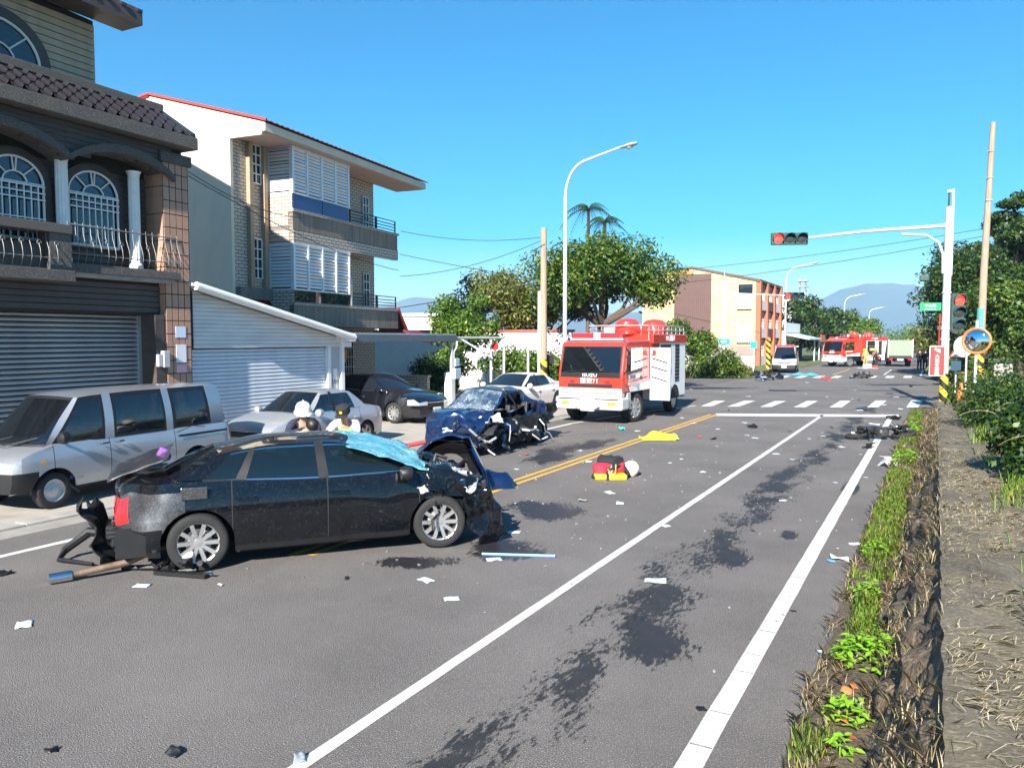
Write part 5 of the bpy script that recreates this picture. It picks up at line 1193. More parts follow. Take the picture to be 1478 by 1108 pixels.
    # roof: light bar, rails, covered reels
    MB().box(.35, .65, -.85, .85, 2.66, 2.84).build('light_bar', mat('red_beacon_%s' % number, (.55, .03, .04), .15, coat=.6), t, bevel=.04); MB().box(.33, .67, -.12, .12, 2.665, 2.86).build('siren', m_steel, t, bevel=.02); MB().box(.3, .7, -.9, .9, 2.6, 2.67).build('light_bar_base', m_steel, t)
    rl = MB()
    for y in (-1.05, 1.05):
        for z in (2.95, 3.1): rl.tube([(-1.2, y, z), (-5.3, y, z)], .018, 6)
        for x in np.arange(-5.3, -1.1, .5): rl.tube([(x, y, 2.6), (x, y, 3.1)], .016, 6)
    rl.tube([(-1.2, -1.05, 3.1), (-1.2, 1.05, 3.1)], .018, 6); rl.build('roof_rail', m_steel, t, smooth=True)
    for x, y in ((-1.7, .15), (-3.2, .6)):
        MB().lathe([(.001, 0), (.42, .02), (.46, .12), (.4, .42), (.26, .52), (.001, .55)], 18, Matrix.Translation((x, y, 2.8))).move(lambda p: p + .05 * Vector((noise.noise(p * 3), noise.noise(p * 3 + Vector((5, 0, 0))), 0))).build('covered_monitor', m_fred, t, smooth=True)
    MB().cbox((-2.4, -.4, 2.95), (1.0, .8, .2)).build('roof_box', m_white, t, bevel=.02); MB().tube([(-4.2, -.3, 3.0), (-5.2, -.3, 3.0)], .12, 12).build('hose_roll', m_steel, t, smooth=True)
    if board:
        pb = MB().box(-1.36, -1.32, 1.1, 1.78, .62, 2.36).build('tool_board', m_board, t); 
        for k, z in enumerate((2.02, 1.74, 1.4)): MB().tube([(-1.31, 1.15, z), (-1.31, 1.7, z - .16)], .022, 6).build('pry_bar', m_black, pb)
        MB().tube([(-1.31, 1.3, 2.2), (-1.31, 1.65, 2.1)], .018, 6).build('axe_handle', m_yellow, pb); MB().prism([(1.16, 2.1), (1.3, 2.12), (1.3, 2.26), (1.2, 2.3)], -1.318, -1.295, 'x').build('axe_head', m_red, pb)
        MB().box(-1.32, -1.28, 1.16, 1.62, .72, 1.02).build('board_tray', m_greypaint, pb)
        dk = MB()
        for z in np.arange(.7, 2.34, .07):
            for y in np.arange(1.14, 1.76, .07): dk.box(-1.322, -1.3175, y - .006, y + .006, z - .006, z + .006)
        dk.build('peg_holes', m_black, pb)
    MB().box(-5.55, -5.4, -.8, .8, .55, 2.4).build('rear_panel', m_greypaint, t); MB().box(-5.75, -5.4, -1.05, 1.05, .45, .58).build('rear_step', m_steel, t); plate(t, 1.405, .62, 'KEA-2871')
    return t
fire_engine((-9.42, 23.35, 0), R(-90), 'red and white fire engine parked behind the blue wreck with a tool board swung out', '羅東71', True)
fire_engine((-8.0, 80.2, 0), R(-122), 'red fire engine with open side locker beyond the far crosswalk', '羅東61', True, False)
# ---- ambulance, army truck
amb = thing('ambulance', 'white ambulance van with red stripe beyond the far crosswalk', 'ambulance', (-10.5, 64.6, 0), R(-84))
AMB = dict(VS); AMB.update(bbb=-2.5, xf=2.35, xr=-2.35, hw=.92, r=.33, ra=.4, wf=1.5, wr=-1.5, tw=.2, belt=1.2, bump=.66, sillmat=m_white, top=[(-2.35, 1.2), (0, 1.2), (1.2, 1.18), (1.6, 1.12), (2.05, 1.0), (2.3, .9), (2.35, .86)], head=(.72, .92, .2, .55), grille=(.74, .88, .45), doors=[-1.0, .38, 1.28])
AMB['cab'] = dict(w0=1.85, w1=1.1, yb=.87, yt=.74, cr=.05, roof=[(1.2, 1.95), (.7, 2.02), (-.5, 2.04), (-2.3, 2.02)], segs=[(1.5, .98, 'ap', 1), (.5, .5, 'winA', 3), (.3, .3, 'bpx', 1), (-.9, -.9, 'winB', 3), (-2.2, -2.15, 'cp', 2)])
make_car(amb, AMB, m_wcar, m_glass_dark, sidecls=lambda x, z, S, k: 'stripe' if .78 < z < 1.02 and abs(x) < 2.1 and k.startswith(('door', 'body', 'fend', 'quar')) else None)
MB().box(.75, 1.0, -.7, .7, 2.04, 2.18).build('light_bar', mat('ambulance_beacon', (.5, .05, .06), .2), amb, bevel=.03)
bdr = MB().box(-2.9, -2.3, -.85, .85, 2.0, 2.05).build('tailgate', m_wcar, amb); plate(amb, 2.38, .5, 'ATA-911')
gt = thing('cargo_truck', 'small army green canvas covered truck stopped beside the far fire engine', 'truck', (-3.2, 84.5, 0), R(96))
m_army = mat('army_green_canvas', (.16, .18, .13), .85, var=.12)
MB().box(-2.5, .9, -1.05, 1.05, 1.0, 2.55).build('cargo_cover', m_army, gt, bevel=.04); MB().box(-2.56, .95, -1.08, 1.08, .78, 1.0).build('cargo_bed', m_black, gt); MB().box(-2.54, -2.5, -1.0, 1.0, 1.05, 2.5).build('canvas_flap', mat('faded_green_canvas', (.22, .26, .2), .85, var=.15), gt)
for s_ in (-1, 1): MB().box(-2.58, -2.5, s_ * 1.03 - .04, s_ * 1.03 + .04, .9, 2.58).build('frame_post', m_white, gt); MB().box(-2.62, -2.55, s_ * .8 - .15, s_ * .8 + .15, .62, .78).build('tail_light', m_redlens, gt)
MB().prism([(.95, .7), (2.6, .7), (2.65, 1.3), (2.3, 2.15), (.95, 2.25)], -.95, .95, 'y').build('cab', m_army, gt, bevel=.05); MB().box(1.2, 2.1, -.96, .96, 1.45, 2.0).build('window', m_glass_dark, gt)
MB().box(-2.4, 2.4, -.4, .4, .45, .8).build('chassis', m_dark, gt); plate(gt, -2.63, .68, '軍 70215', -1, 0, .5, .18)
for x in (-1.5, 1.8):
    for y in (-.85, .85): wheel(gt, x, y, .4, .24, 'truck')
# ================================================================ STREET FURNITURE
m_stripe = stripemat('hazard_stripes', (.72, .46, .02), (.015, .014, .013), 1.9, 1.0)
m_pole = mat('weathered_concrete_pole', (.36, .32, .27), .85, var=.2, ns=3, bump=.3, stretch=(4, 4, .4), dirt=.3)
m_wood = mat('weathered_wood_pole', (.34, .25, .18), .85, var=.3, ns=4, bump=.3, stretch=(5, 5, .3), dirt=.3)
m_galv = mat('pale_steel_pole', (.6, .61, .6), .45, metal=.3, var=.08, dirt=.1)
m_sig = mat('dark_green_signal_housing', (.02, .06, .05), .5, var=.15)
m_off = mat('unlit_signal_lens', (.03, .035, .035), .2, coat=.5)
m_redlit = emit('lit_red_signal', (.9, .03, .02), 1.3)
m_green = mat('green_sign', (.0, .30, .10), .4, var=.05); m_tealsign = mat('teal_sign', (.02, .42, .36), .4, var=.05)
m_brownsign = mat('brown_red_sign', (.25, .035, .03), .4, var=.05)
m_cable = mat('black_cable', (.02, .02, .02), .6)
def street_lamp(loc, rz, h_, arm, label):
    t = thing('street_lamp', label, 'street lamp', loc, rz, 'street lamps along the road')
    pts = [(0, 0, 0), (0, 0, h_ * .5), (0, 0, h_ * .83)] + [(arm * .42 * (1 - math.cos(a)), 0, h_ * .83 + h_ * .135 * math.sin(a)) for a in np.linspace(.2, 1.35, 8)] + [(arm, 0, h_)]
    MB().tube(pts, [.09, .08, .07] + [.055] * 8 + [.04], 12).build('pole', m_galv, t, smooth=True); MB().lathe([(.16, 0), (.16, .03), (.11, .05), (.1, .5)], 14).build('base', m_galv, t, smooth=True)
    hd = MB().lathe([(.03, -.35), (.09, -.25), (.14, .0), (.15, .15), (.10, .33), (.001, .4)], 14, Matrix.Translation((arm + .25, 0, h_ + .01)) @ Matrix.Rotation(R(82), 4, 'Y') @ Matrix.Diagonal((.55, 1, 1, 1))).build('lamp_head', mat('grey_lamp_head_%d' % int(h_ * 100 + arm * 7), (.32, .31, .3), .4), t, smooth=True)
    MB().lathe([(.12, 0), (.09, -.06), (.001, -.08)], 14, Matrix.Translation((arm + .3, 0, h_ - .05))).build('lens', m_lens, hd, smooth=True); return t
street_lamp((-13.0, 28.0, .03), R(0), 9.9, 2.35, 'tall curved street lamp rising behind the nearer fire engine')
street_lamp((-12.4, 75.6, .03), R(12), 9.6, 2.2, 'curved street lamp standing by the ambulance and the brick block')
street_lamp((-12.4, 128, .03), R(12), 9.4, 2.4, 'curved street lamp rising from the far trees, nearer of two')
street_lamp((-12.0, 172, .03), R(12), 9.0, 2.4, 'curved street lamp rising from the far trees, farther of two')
pl_ = thing('utility_pole', 'grey concrete utility pole with hazard stripes by the white car and hedge', 'utility pole', (-14.9, 29.9, 0))
MB().tube([(0, 0, 0), (0, 0, 4), (0, 0, 7.4)], [.17, .15, .125], 14).build('pole', m_wood, pl_, smooth=True); MB().tube([(-.16, -.12, 0), (-.15, -.12, 4.7)], .06, 10).build('conduit', m_white, pl_, smooth=True)
MB().lathe([(.176, .05), (.172, 1.75)], 18, None, False).build('stripe_sleeve', m_stripe, pl_, smooth=True); MB().tube([(.1, -.1, 6.7), (-.25, -.2, 6.5), (-.3, -.2, 6.2), (-.1, -.15, 6.1)], .02, 6).build('cable_loop', m_cable, pl_, smooth=True)
pr_ = thing('utility_pole', 'tall leaning wooden utility pole with hazard stripes behind the round mirror', 'utility pole', (1.95, 45.3, 0))
MB().tube([(0, 0, 0), (.05, 0, 6), (.22, 0, 13.3)], [.2, .17, .12], 14).build('pole', m_wood, pr_, smooth=True); MB().lathe([(.21, .6), (.203, 2.2)], 18, None, False).build('stripe_sleeve', m_stripe, pr_, smooth=True); MB().lathe([(.2, 2.9), (.195, 4.2)], 18, None, False).build('teal_wrap', mat('teal_paint', (.08, .3, .25), .6), pr_, smooth=True)
for z in (9.5, 10.6, 11.9): MB().tube([(.0, -.2, z), (.32, -.1, z)], .02, 6).build('step_bolt', m_steel, pr_)
# main traffic signal
ts = thing('traffic_signal', 'grey traffic signal mast with a long arm and red light over the near lanes', 'traffic signal', (.3, 33.2, 0))
MB().tube([(0, 0, 0), (0, 0, 7.55)], [.15, .125], 16).build('mast', m_galv, ts, smooth=True); MB().lathe([(.156, .3), (.153, 1.35)], 18, None, False).build('stripe_sleeve', m_stripe, ts, smooth=True)
ad = Vector((-.912, -.409, 0)); hp = ad * 5.75 + Vector((0, 0, 6.43))
MB().tube([Vector((0, 0, 6.86)), ad * 3 + Vector((0, 0, 6.68)), hp + ad * -.3], [.075, .06, .04], 12).build('arm', m_galv, ts, smooth=True); MB().tube([ad * .16 + Vector((0, 0, 5.1)), ad * .18 + Vector((0, 0, 5.8)), ad * .35 + Vector((0, 0, 6.25)), ad * .8 + Vector((0, 0, 6.52)), ad * 1.7 + Vector((0, 0, 6.56))], .05, 10).build('brace', m_galv, ts, smooth=True)
MB().tube([(.12, 0, 5), (.12, 0, 8.2)], .045, 8).build('antenna_pole', m_galv, ts, smooth=True); MB().tube([(-.02, 0, 7.5), (-.02, 0, 8.1)], .035, 8).build('camera_post', m_sig, ts, smooth=True); MB().cbox((-.02, 0, 8.12), (.12, .2, .1)).build('camera', m_white, ts)
for z in (1.9, 2.6, 3.0, 4.35): MB().lathe([(.165, 0), (.165, .06)], 14, Matrix.Translation((0, 0, z))).build('clamp', m_galv, ts)
def signal_head(par, c, along, face, lit, r=.15, n=3, hood=True):
    """n lenses in a row; along = unit vector of the row, face = outward normal"""
    along, face = Vector(along).normalized(), Vector(face).normalized(); up = along.cross(face)
    m = Matrix((along, up, face)).transposed().to_4x4(); m.translation = c
    b = MB().box(-n * r * 1.18, n * r * 1.18, -r * 1.18, r * 1.18, -.16, 0, m).build('signal_head', m_sig, par, bevel=.02)
    for k in range(n):
        mm = m @ Matrix.Translation(((k - (n - 1) / 2) * r * 2.3, 0, 0))
        MB().lathe([(.001, .03), (r * .6, .022), (r * .92, .002)], 20, mm, False).build('lens', m_redlit if k == lit else m_off, b, smooth=True)
        hd_ = MB(); upw = Vector((0, 0, 1)); loc_up = mm.to_3x3().inverted() @ upw; a0 = math.atan2(loc_up.y, loc_up.x)
        hd_.grid(lambda u, v: mm @ Vector((r * math.cos(a0 - 2.2 + 4.4 * u), r * math.sin(a0 - 2.2 + 4.4 * u), .24 * v * (1 - .35 * abs(2 * u - 1)))), 18, 2)
        hd_.build('hood', m_sig, b, smooth=True, solid=.008)
    return b
fc_ = Vector((.18, -1, 0)); signal_head(ts, hp, -ad, fc_, 0, .165) if False else None
signal_head(ts, hp + Vector((0, -.1, 0)), ad * -1, (.409, -.912, 0), 0, .19)
signal_head(ts, Vector((.42, -.15, 3.62)), (0, 0, -1), (.35, -.93, 0), 0, .2)
MB().cbox((-.75, .1, 4.95), (.34, .3, .24)).build('side_signal', m_sig, ts, bevel=.04)
gs = MB().cbox((-.52, -.05, 3.86), (.72, .03, .3), rz=R(10)).build('street_name_sign', m_green, ts); text('lettering', '中山路', .13, m_whiteplain, gs, (-.52, -.07, 3.89), (R(90), 0, R(10)), .002); text('lettering', 'ZHONGSHAN RD', .05, m_whiteplain, gs, (-.52, -.07, 3.76), (R(90), 0, R(10)), .002)
MB().tube([(-.2, -.03, 1.5), (-.2, -.03, 3.6)], .02, 6).build('sign_rail', m_red, ts); MB().cbox((-.12, 0, 1.9), (.2, .06, .05)).build('bracket', m_galv, ts)
bs_ = MB().cbox((-.24, -.19, 1.82), (.52, .03, 1.12), rz=R(8)).build('direction_sign', m_brownsign, ts, bevel=.01)
MB().prism([(-.02, 2.2), (-.14, 2.3), (-.14, 2.24), (-.36 + .28, 2.24)], -.01, -.008, 'y') 
text('arrow', '↰', .26, m_whiteplain, bs_, (-.24, -.212, 2.2), (R(90), 0, R(8)), .002); text('lettering', '大\n進\n生\n態\n園', .165, m_whiteplain, bs_, (-.24, -.212, 1.66), (R(90), 0, R(8)), .002)
for a, b_ in ((-.25, -.25), (.25, .25)): MB().cbox((-.24 + a * .99, -.212 + a * .14, 1.82), (.02, .006, 1.1), rz=R(8)).build('sign_border', m_whiteplain, bs_)
for z in (1.27, 2.37): MB().cbox((-.24, -.2115, z), (.5, .006, .02), rz=R(8)).build('sign_border', m_whiteplain, bs_)
# signal across the junction
t2 = thing('traffic_signal', 'grey traffic signal with a red light beside the bush and brick block', 'traffic signal', (-12.75, 53.2, 0))
MB().tube([(0, 0, 0), (0, 0, 6.6)], [.15, .12], 14).build('mast', m_galv, t2, smooth=True); MB().tube([(0, 0, 6.5), (0, 0, 7.4)], .03, 6).build('spike', m_galv, t2); MB().lathe([(.16, .5), (.155, 1.4)], 16, None, False).build('stripe_sleeve', m_stripe, t2, smooth=True)
a2 = Vector((.85, .526, 0)); MB().tube([Vector((0, 0, 5.75)), a2 * 4.3 + Vector((0, 0, 5.62))], [.07, .04], 10).build('arm', m_galv, t2, smooth=True); MB().tube([a2 * .12 + Vector((0, 0, 4.4)), a2 * .2 + Vector((0, 0, 5.2)), a2 * .7 + Vector((0, 0, 5.6)), a2 * 1.4 + Vector((0, 0, 5.66))], .04, 8).build('brace', m_galv, t2, smooth=True)
signal_head(t2, a2 * 4.9 + Vector((0, 0, 5.6)), a2, (.45, -.89, 0), 0, .2)
o = MB().cbox((-.02, -.2, 2.45), (1.0, .04, .42), rz=R(28)).build('street_name_sign', m_tealsign, t2); text('lettering', '義成路', .2, m_whiteplain, o, (-.01, -.225, 2.45), (R(90), 0, R(28)), .003)
# mirror, round sign seen from behind, junction box, orange barrier
mi = thing('traffic_mirror', 'round convex traffic mirror with an orange rim on the right verge', 'traffic mirror', (1.25, 31.6, 0.3)); 
MB().tube([(0, .05, 0), (0, .05, 3.0)], .05, 10).build('post', m_galv, mi, smooth=True)
mm = Matrix.Translation((0, -.02, 2.28)) @ Matrix.Rotation(R(90), 4, 'X') @ Matrix.Rotation(R(-15), 4, 'Y')
MB().lathe([(.001, .12), (.2, .1), (.35, .05), (.42, 0)], 28, mm, False).build('mirror_face', mat('mirror', (.8, .82, .82), .03, metal=1, var=.01), mi, smooth=True); MB().lathe([(.40, .0), (.43, .04), (.47, .02), (.47, -.05), (.3, -.1), (.001, -.1)], 28, mm, False).build('rim', m_orange, mi, smooth=True)
rs_ = thing('round_sign', 'grey back of a round road sign on a thin post', 'road sign', (.95, 35.2, .1)); MB().tube([(.12, 0, 0), (.12, 0, 2.5)], .035, 8).build('post', m_galv, rs_, smooth=True)
MB().lathe([(.001, 0), (.42, 0), (.42, .02), (.001, .02)], 28, Matrix.Translation((0, .05, 2.25)) @ Matrix.Rotation(R(90), 4, 'X') @ Matrix.Rotation(R(35), 4, 'Y')).build('disc', m_greypaint, rs_, smooth=True)
tr_ = thing('warning_sign', 'small red and white triangular sign low beside the signal mast', 'road sign', (.75, 36.5, .1)); MB().tube([(0, 0, 0), (0, 0, 2.2)], .03, 8).build('post', m_galv, tr_); MB().prism([(-.3, 1.75), (.3, 1.75), (0, 2.25)], -.05, -.03, 'y').build('triangle', m_red, tr_); MB().prism([(-.2, 1.81), (.2, 1.81), (0, 2.13)], -.055, -.049, 'y').build('inner_triangle', m_whiteplain, tr_); MB().cbox((0, -.04, 1.45), (.36, .02, .4)).build('lower_plate', m_whiteplain, tr_)
jb = MB().box(-.4, .4, -.3, .3, 0, 1.1); o = tag(jb.build('junction_box', m_concrete, None, bevel=.03), 'squat grey concrete box in the grass behind the round mirror', 'utility box'); o.location = (3.0, 46, .3)
ob = MB().lathe([(.22, 0), (.24, .06), (.15, .1), (.10, .5), (.04, .72), (.001, .74)], 18); o = tag(ob.build('traffic_cone', m_orange, None, smooth=True), 'orange traffic cone standing in the grass by the signal mast', 'traffic cone'); o.location = (.85, 32.3, .36)
# hazard striped guards by the ambulance
for x, y, h_, lb in ((-12.9, 70.2, 2.6, 'taller yellow and black striped post beside the ambulance'), (-12.1, 70.4, 1.5, 'shorter yellow and black striped post beside the ambulance')):
    t = thing('striped_post', lb, 'post', (x, y, 0)); MB().lathe([(.2, 0), (.2, h_)], 16).build('post', m_stripe, t, smooth=True); MB().lathe([(.21, h_), (.21, h_ + .12), (.05, h_ + .2)], 16).build('cap', m_orange, t, smooth=True)
o = thing('parking_sign', 'small teal sign on a thin white post in the grass corner', 'road sign', (-12.6, 62.5, .03)); MB().tube([(0, 0, 0), (0, 0, 2.3)], .035, 8).build('post', m_white, o); MB().cbox((0, -.05, 2.15), (.5, .03, .5)).build('plate', m_tealsign, o)
ga = thing('culvert_frame', 'grey bent steel culvert frame at the edge of the grass corner', 'gate', (-12.6, 56.6, .0), R(30)); MB().tube([(0, 0, 0), (0, 0, 1.0), (-.2, 0, 1.25), (-1.0, 0, 1.3), (-1.4, 0, 1.05)], .07, 8).build('rail', m_greypaint, ga, smooth=True); MB().box(-.95, -.05, -.05, .05, 0, 1.2).build('panel', mat('pale_blue_grey', (.38, .45, .55), .6), ga)
# gate posts by the hedge
gp = thing('gate_frame', 'thin grey gate posts with a top rail between carport and hedge', 'gate', (-16.6, 26.4, .03), R(0))
for dx, dy in ((0, 1.9), (.35, 2.4), (.95, 3.5)): MB().tube([(dx, dy, 0), (dx, dy, 2.6)], .055, 8).build('post', m_greypaint, gp, smooth=True)
MB().tube([(.1, -1.0, 2.66), (.1, 1.0, 2.66), (.35, 2.4, 2.66)], .05, 8).build('top_rail', m_greypaint, gp, smooth=True); MB().lathe([(.001, 0), (.17, .005), (.17, .02), (.001, .02)], 20, Matrix.Translation((.15, 2.0, 2.3)) @ Matrix.Rotation(R(90), 4, 'X')).build('round_plate', m_red, gp); MB().tube([(-1.0, 1.0, 2.66), (.2, 1.7, 1.8)], .04, 6).build('strut', m_greypaint, gp)
# telecom tower
tw = thing('lattice_tower', 'slim lattice radio tower behind the far trees', 'tower', (-42, 290, 0)); lt = MB()
for dx, dy in ((-1, -1), (1, -1), (1, 1), (-1, 1)): lt.tube([(dx * 1.4, dy * 1.4, 0), (dx * .9, dy * .9, 24)], .14, 5)
for k in range(12): lt.tube([(-1.3, -1.3, k * 2), (1.3, -1.3, k * 2 + 2)], .09, 4); lt.tube([(1.3, -1.3, k * 2), (-1.3, -1.3, k * 2 + 2)], .09, 4); lt.tube([(1.3, -1.3, k * 2), (1.3, 1.3, k * 2 + 2)], .09, 4)
lt.build('lattice', m_steel, tw)
for z in (21, 23): MB().box(-1.9, 1.9, -1.9, 1.9, z, z + .2).build('platform', m_steel, tw)
# overhead cables
def cable(a, b, sag, label, r=.012):
    a, b = Vector(a), Vector(b); pts = [a.lerp(b, i / 16) + Vector((0, 0, -sag * 4 * (i / 16) * (1 - i / 16))) for i in range(17)]
    o = MB().tube([p - a for p in pts], r, 5).build('overhead_cable', m_cable, None, smooth=True); o.location = a; return tag(o, label, 'cable')
cor = (-15.42, 12.32, 6.55); e2_ = (-20.4, 27.1, 7.3); ptop = (-15.0, 29.8, 7.0)
cable(cor, (-19.6, 20.4, 6.9), .25, 'upper black cable from the townhouse corner to the cream house bay'); cable((cor[0], cor[1], cor[2] - .1), (-20.4, 26.9, 5.6), .3, 'lower black cable from the townhouse corner along the cream house front')
cable(e2_, ptop, .25, 'top cable from the cream house balcony to the grey utility pole', .014); cable((-20.4, 27.0, 6.3), (-15.0, 29.8, 5.2), .05, 'descending cable from the cream house crossing another before the utility pole', .014); cable((-20.4, 27.0, 5.35), (-15.0, 29.8, 6.85), .3, 'sagging cable rising from the cream house wall to the pole top', .014); cable((-20.5, 27.0, 4.0), (-15.0, 29.8, 5.1), .05, 'lowest cable from the cream house to the middle of the utility pole', .02)
cable((-30, 74, 9.2), (3, 62, 10.2), .5, 'upper thin cable crossing the sky above the far junction', .02); cable((-30, 73, 7.6), (3, 61, 9.6), .5, 'lower thin cable crossing the sky above the far junction', .02)

# ================================================================ PEOPLE
m_skin = mat('skin', (.5, .29, .2), .5, var=.08); m_hair = mat('black_hair', (.012, .01, .009), .5)
m_navy = mat('navy_jacket', (.022, .027, .05), .8, var=.2, bump=.3, bs=25); m_tanc = mat('khaki_turnout_cloth', (.42, .28, .09), .8, var=.15); m_trou = mat('dark_trousers', (.02, .02, .026), .85, var=.2); m_boot = mat('black_boot', (.012, .012, .012), .5)
m_hiv = mat('hi_vis_yellow', (.55, .72, .05), .6, var=.1); m_helm = mat('cream_helmet', (.74, .72, .6), .3, coat=.4, var=.06); m_blkc = mat('black_cloth', (.014, .014, .017), .85, var=.2)
def skinmesh(name, pts, edges, rad, m, par, root=0, sub=2):
    me = bpy.data.meshes.new(name); me.from_pydata(pts, edges, []); me.materials.append(m); o = bpy.data.objects.new(name, me); C.objects.link(o); o.parent = par
    md = o.modifiers.new('skin', 'SKIN'); md.use_smooth_shade = True
    for i, v in enumerate(me.skin_vertices[0].data): v.radius = (rad[i], rad[i]) if not isinstance(rad[i], tuple) else rad[i]; v.use_root = (i == root)
    s_ = o.modifiers.new('sub', 'SUBSURF'); s_.levels = s_.render_levels = sub; return o
def person(label, loc, rz, pose, top, trous, headgear=None, hgmat=None, vest=None, group=None, scale=1.0):
    t = thing('person', label, 'person', loc, rz, group); t.scale = (scale,) * 3
    J = dict(pel=(0, 0, .95), chest=(.02, 0, 1.3), neck=(.0, 0, 1.5), head=(.03, 0, 1.62), top=(.03, 0, 1.70), shL=(0, .19, 1.43), shR=(0, -.19, 1.43), elL=(-.03, .26, 1.15), elR=(-.03, -.26, 1.15), wrL=(.1, .27, .93), wrR=(.1, -.27, .93),
             hipL=(0, .1, .9), hipR=(0, -.1, .9), knL=(.02, .12, .5), knR=(.02, -.12, .5), anL=(-.02, .13, .09), anR=(-.02, -.13, .09)); J.update(pose)
    V = {k: Vector(v) for k, v in J.items()}
    names = ['pel', 'chest', 'neck', 'head', 'top', 'shL', 'elL', 'wrL', 'shR', 'elR', 'wrR', 'hipL', 'knL', 'anL', 'hipR', 'knR', 'anR']
    idx = {k: i for i, k in enumerate(names)}; pts = [V[k] for k in names]; rad = [.13, .135, .055, .088, .08, .062, .045, .032, .062, .045, .032, .085, .058, .042, .085, .058, .042]
    ed = [('pel', 'chest'), ('chest', 'neck'), ('neck', 'head'), ('head', 'top'), ('chest', 'shL'), ('shL', 'elL'), ('elL', 'wrL'), ('chest', 'shR'), ('shR', 'elR'), ('elR', 'wrR'), ('pel', 'hipL'), ('hipL', 'knL'), ('knL', 'anL'), ('pel', 'hipR'), ('hipR', 'knR'), ('knR', 'anR')]
    ed = [(idx[a], idx[b]) for a, b in ed]
    for S in 'LR':
        toe = V['an' + S] + Vector((.17, 0, -.04)); pts.append(toe); rad.append(.036); ed.append((idx['an' + S], len(pts) - 1))
        w, e = V['wr' + S], V['el' + S]; d = (w - e).normalized(); sgn = 1 if S == 'L' else -1; lat = d.cross(Vector((0, 0, 1)) if abs(d.z) < .9 else Vector((1, 0, 0))).normalized(); nn = d.cross(lat)
        palm = w + d * .07; pts.append(palm); rad.append((.036, .022)); pi_ = len(pts) - 1; ed.append((idx['wr' + S], pi_))
        for k, l in enumerate((.075, .085, .08, .062)):
            b0 = palm + lat * (k - 1.5) * .02 + d * .03; b1_ = b0 + d * l * .5 + nn * .01; b2_ = b1_ + d * l * .35 + nn * .03
            i0 = len(pts); pts += [b0, b1_, b2_]; rad += [.0095, .009, .008]; ed += [(pi_, i0), (i0, i0 + 1), (i0 + 1, i0 + 2)]
        th = w + d * .045 + lat * .038; i0 = len(pts); pts += [th, th + d * .045 + lat * .02 + nn * .015]; rad += [.011, .009]; ed += [(pi_, i0), (i0, i0 + 1)]
    skinmesh('body', pts, ed, rad, m_skin, t)
    jn = ['pel', 'chest', 'neck', 'shL', 'elL', 'wrL', 'shR', 'elR', 'wrR']; ji = {k: i for i, k in enumerate(jn)}; jp = [V[k] for k in jn]; jp[2] = V['chest'].lerp(V['neck'], .6)
    skinmesh('jacket', jp, [(0, 1), (1, 2), (1, 3), (3, 4), (4, 5), (1, 6), (6, 7), (7, 8)], [.165, .172, .09, .085, .068, .05, .085, .068, .05], top, t)
    tn = ['pel', 'hipL', 'knL', 'anL', 'hipR', 'knR', 'anR']; skinmesh('trousers', [V[k] for k in tn], [(0, 1), (1, 2), (2, 3), (0, 4), (4, 5), (5, 6)], [.15, .108, .08, .062, .108, .08, .062], trous, t)
    for S in 'LR': skinmesh('boot', [V['an' + S] + Vector((0, 0, .12)), V['an' + S] + Vector((-.01, 0, -.02)), V['an' + S] + Vector((.18, 0, -.035))], [(0, 1), (1, 2)], [.062, .058, .05], m_boot, t, 0, 1)
    up = (V['top'] - V['neck']).normalized(); fw = Vector((1, 0, 0)); fw = (fw - up * fw.dot(up)).normalized(); 
    if 'face' in pose: fw = Vector(pose['face']); fw = (fw - up * fw.dot(up)).normalized()
    lt_ = up.cross(fw); hm = Matrix((fw, lt_, up)).transposed().to_4x4(); hm.translation = V['head'].lerp(V['top'], .35)
    MB().lathe([(.001, .0), (.013, .004), (.016, -.02), (.001, -.026)], 8, hm @ Matrix.Translation((.098, 0, -.01))).build('nose', m_skin, t, smooth=True)
    for s_ in (-1, 1):
        MB().lathe([(.001, -.008), (.013, 0), (.001, .008)], 8, hm @ Matrix.Translation((.088, s_ * .034, .014))).build('eye', m_dark, t); MB().lathe([(.001, -.01), (.026, 0), (.001, .01)], 8, hm @ Matrix.Translation((-.005, s_ * .095, -.005)) @ Matrix.Rotation(R(90), 4, 'X')).build('ear', m_skin, t, smooth=True)
    MB().cbox((0, 0, 0), (.012, .045, .008)).move(lambda p: hm @ (p + Vector((.088, 0, -.05)))).build('mouth', MATS['brown_red_sign'], t)
    hr = MB().lathe([(.112, -.03), (.116, .02), (.104, .075), (.06, .118), (.001, .13)], 18, hm @ Matrix.Translation((-.018, 0, .0)) @ Matrix.Diagonal((1.02, .93, 1, 1)), False).move(lambda p: p + .008 * Vector((noise.noise(p * 40), noise.noise(p * 37 + Vector((5, 5, 5))), noise.noise(p * 33)))).build('hair', m_hair, t, smooth=True)
    if headgear == 'helmet':
        h_ = MB().lathe([(.165, -.035), (.155, -.02), (.14, .0), (.138, .06), (.11, .125), (.05, .16), (.001, .165)], 22, hm @ Matrix.Translation((-.01, 0, .02)), False).build('helmet', hgmat, t, smooth=True)
        MB().cbox((0, 0, 0), (.26, .022, .02)).move(lambda p: hm @ (p + Vector((-.01, 0, .155)))).build('crest', hgmat, h_, bevel=.01); MB().grid(lambda u, v: hm @ Vector((-.15 + .03 * v, .13 * (2 * u - 1), -.02 - .12 * v)), 6, 2).build('neck_guard', hgmat, h_, solid=.006)
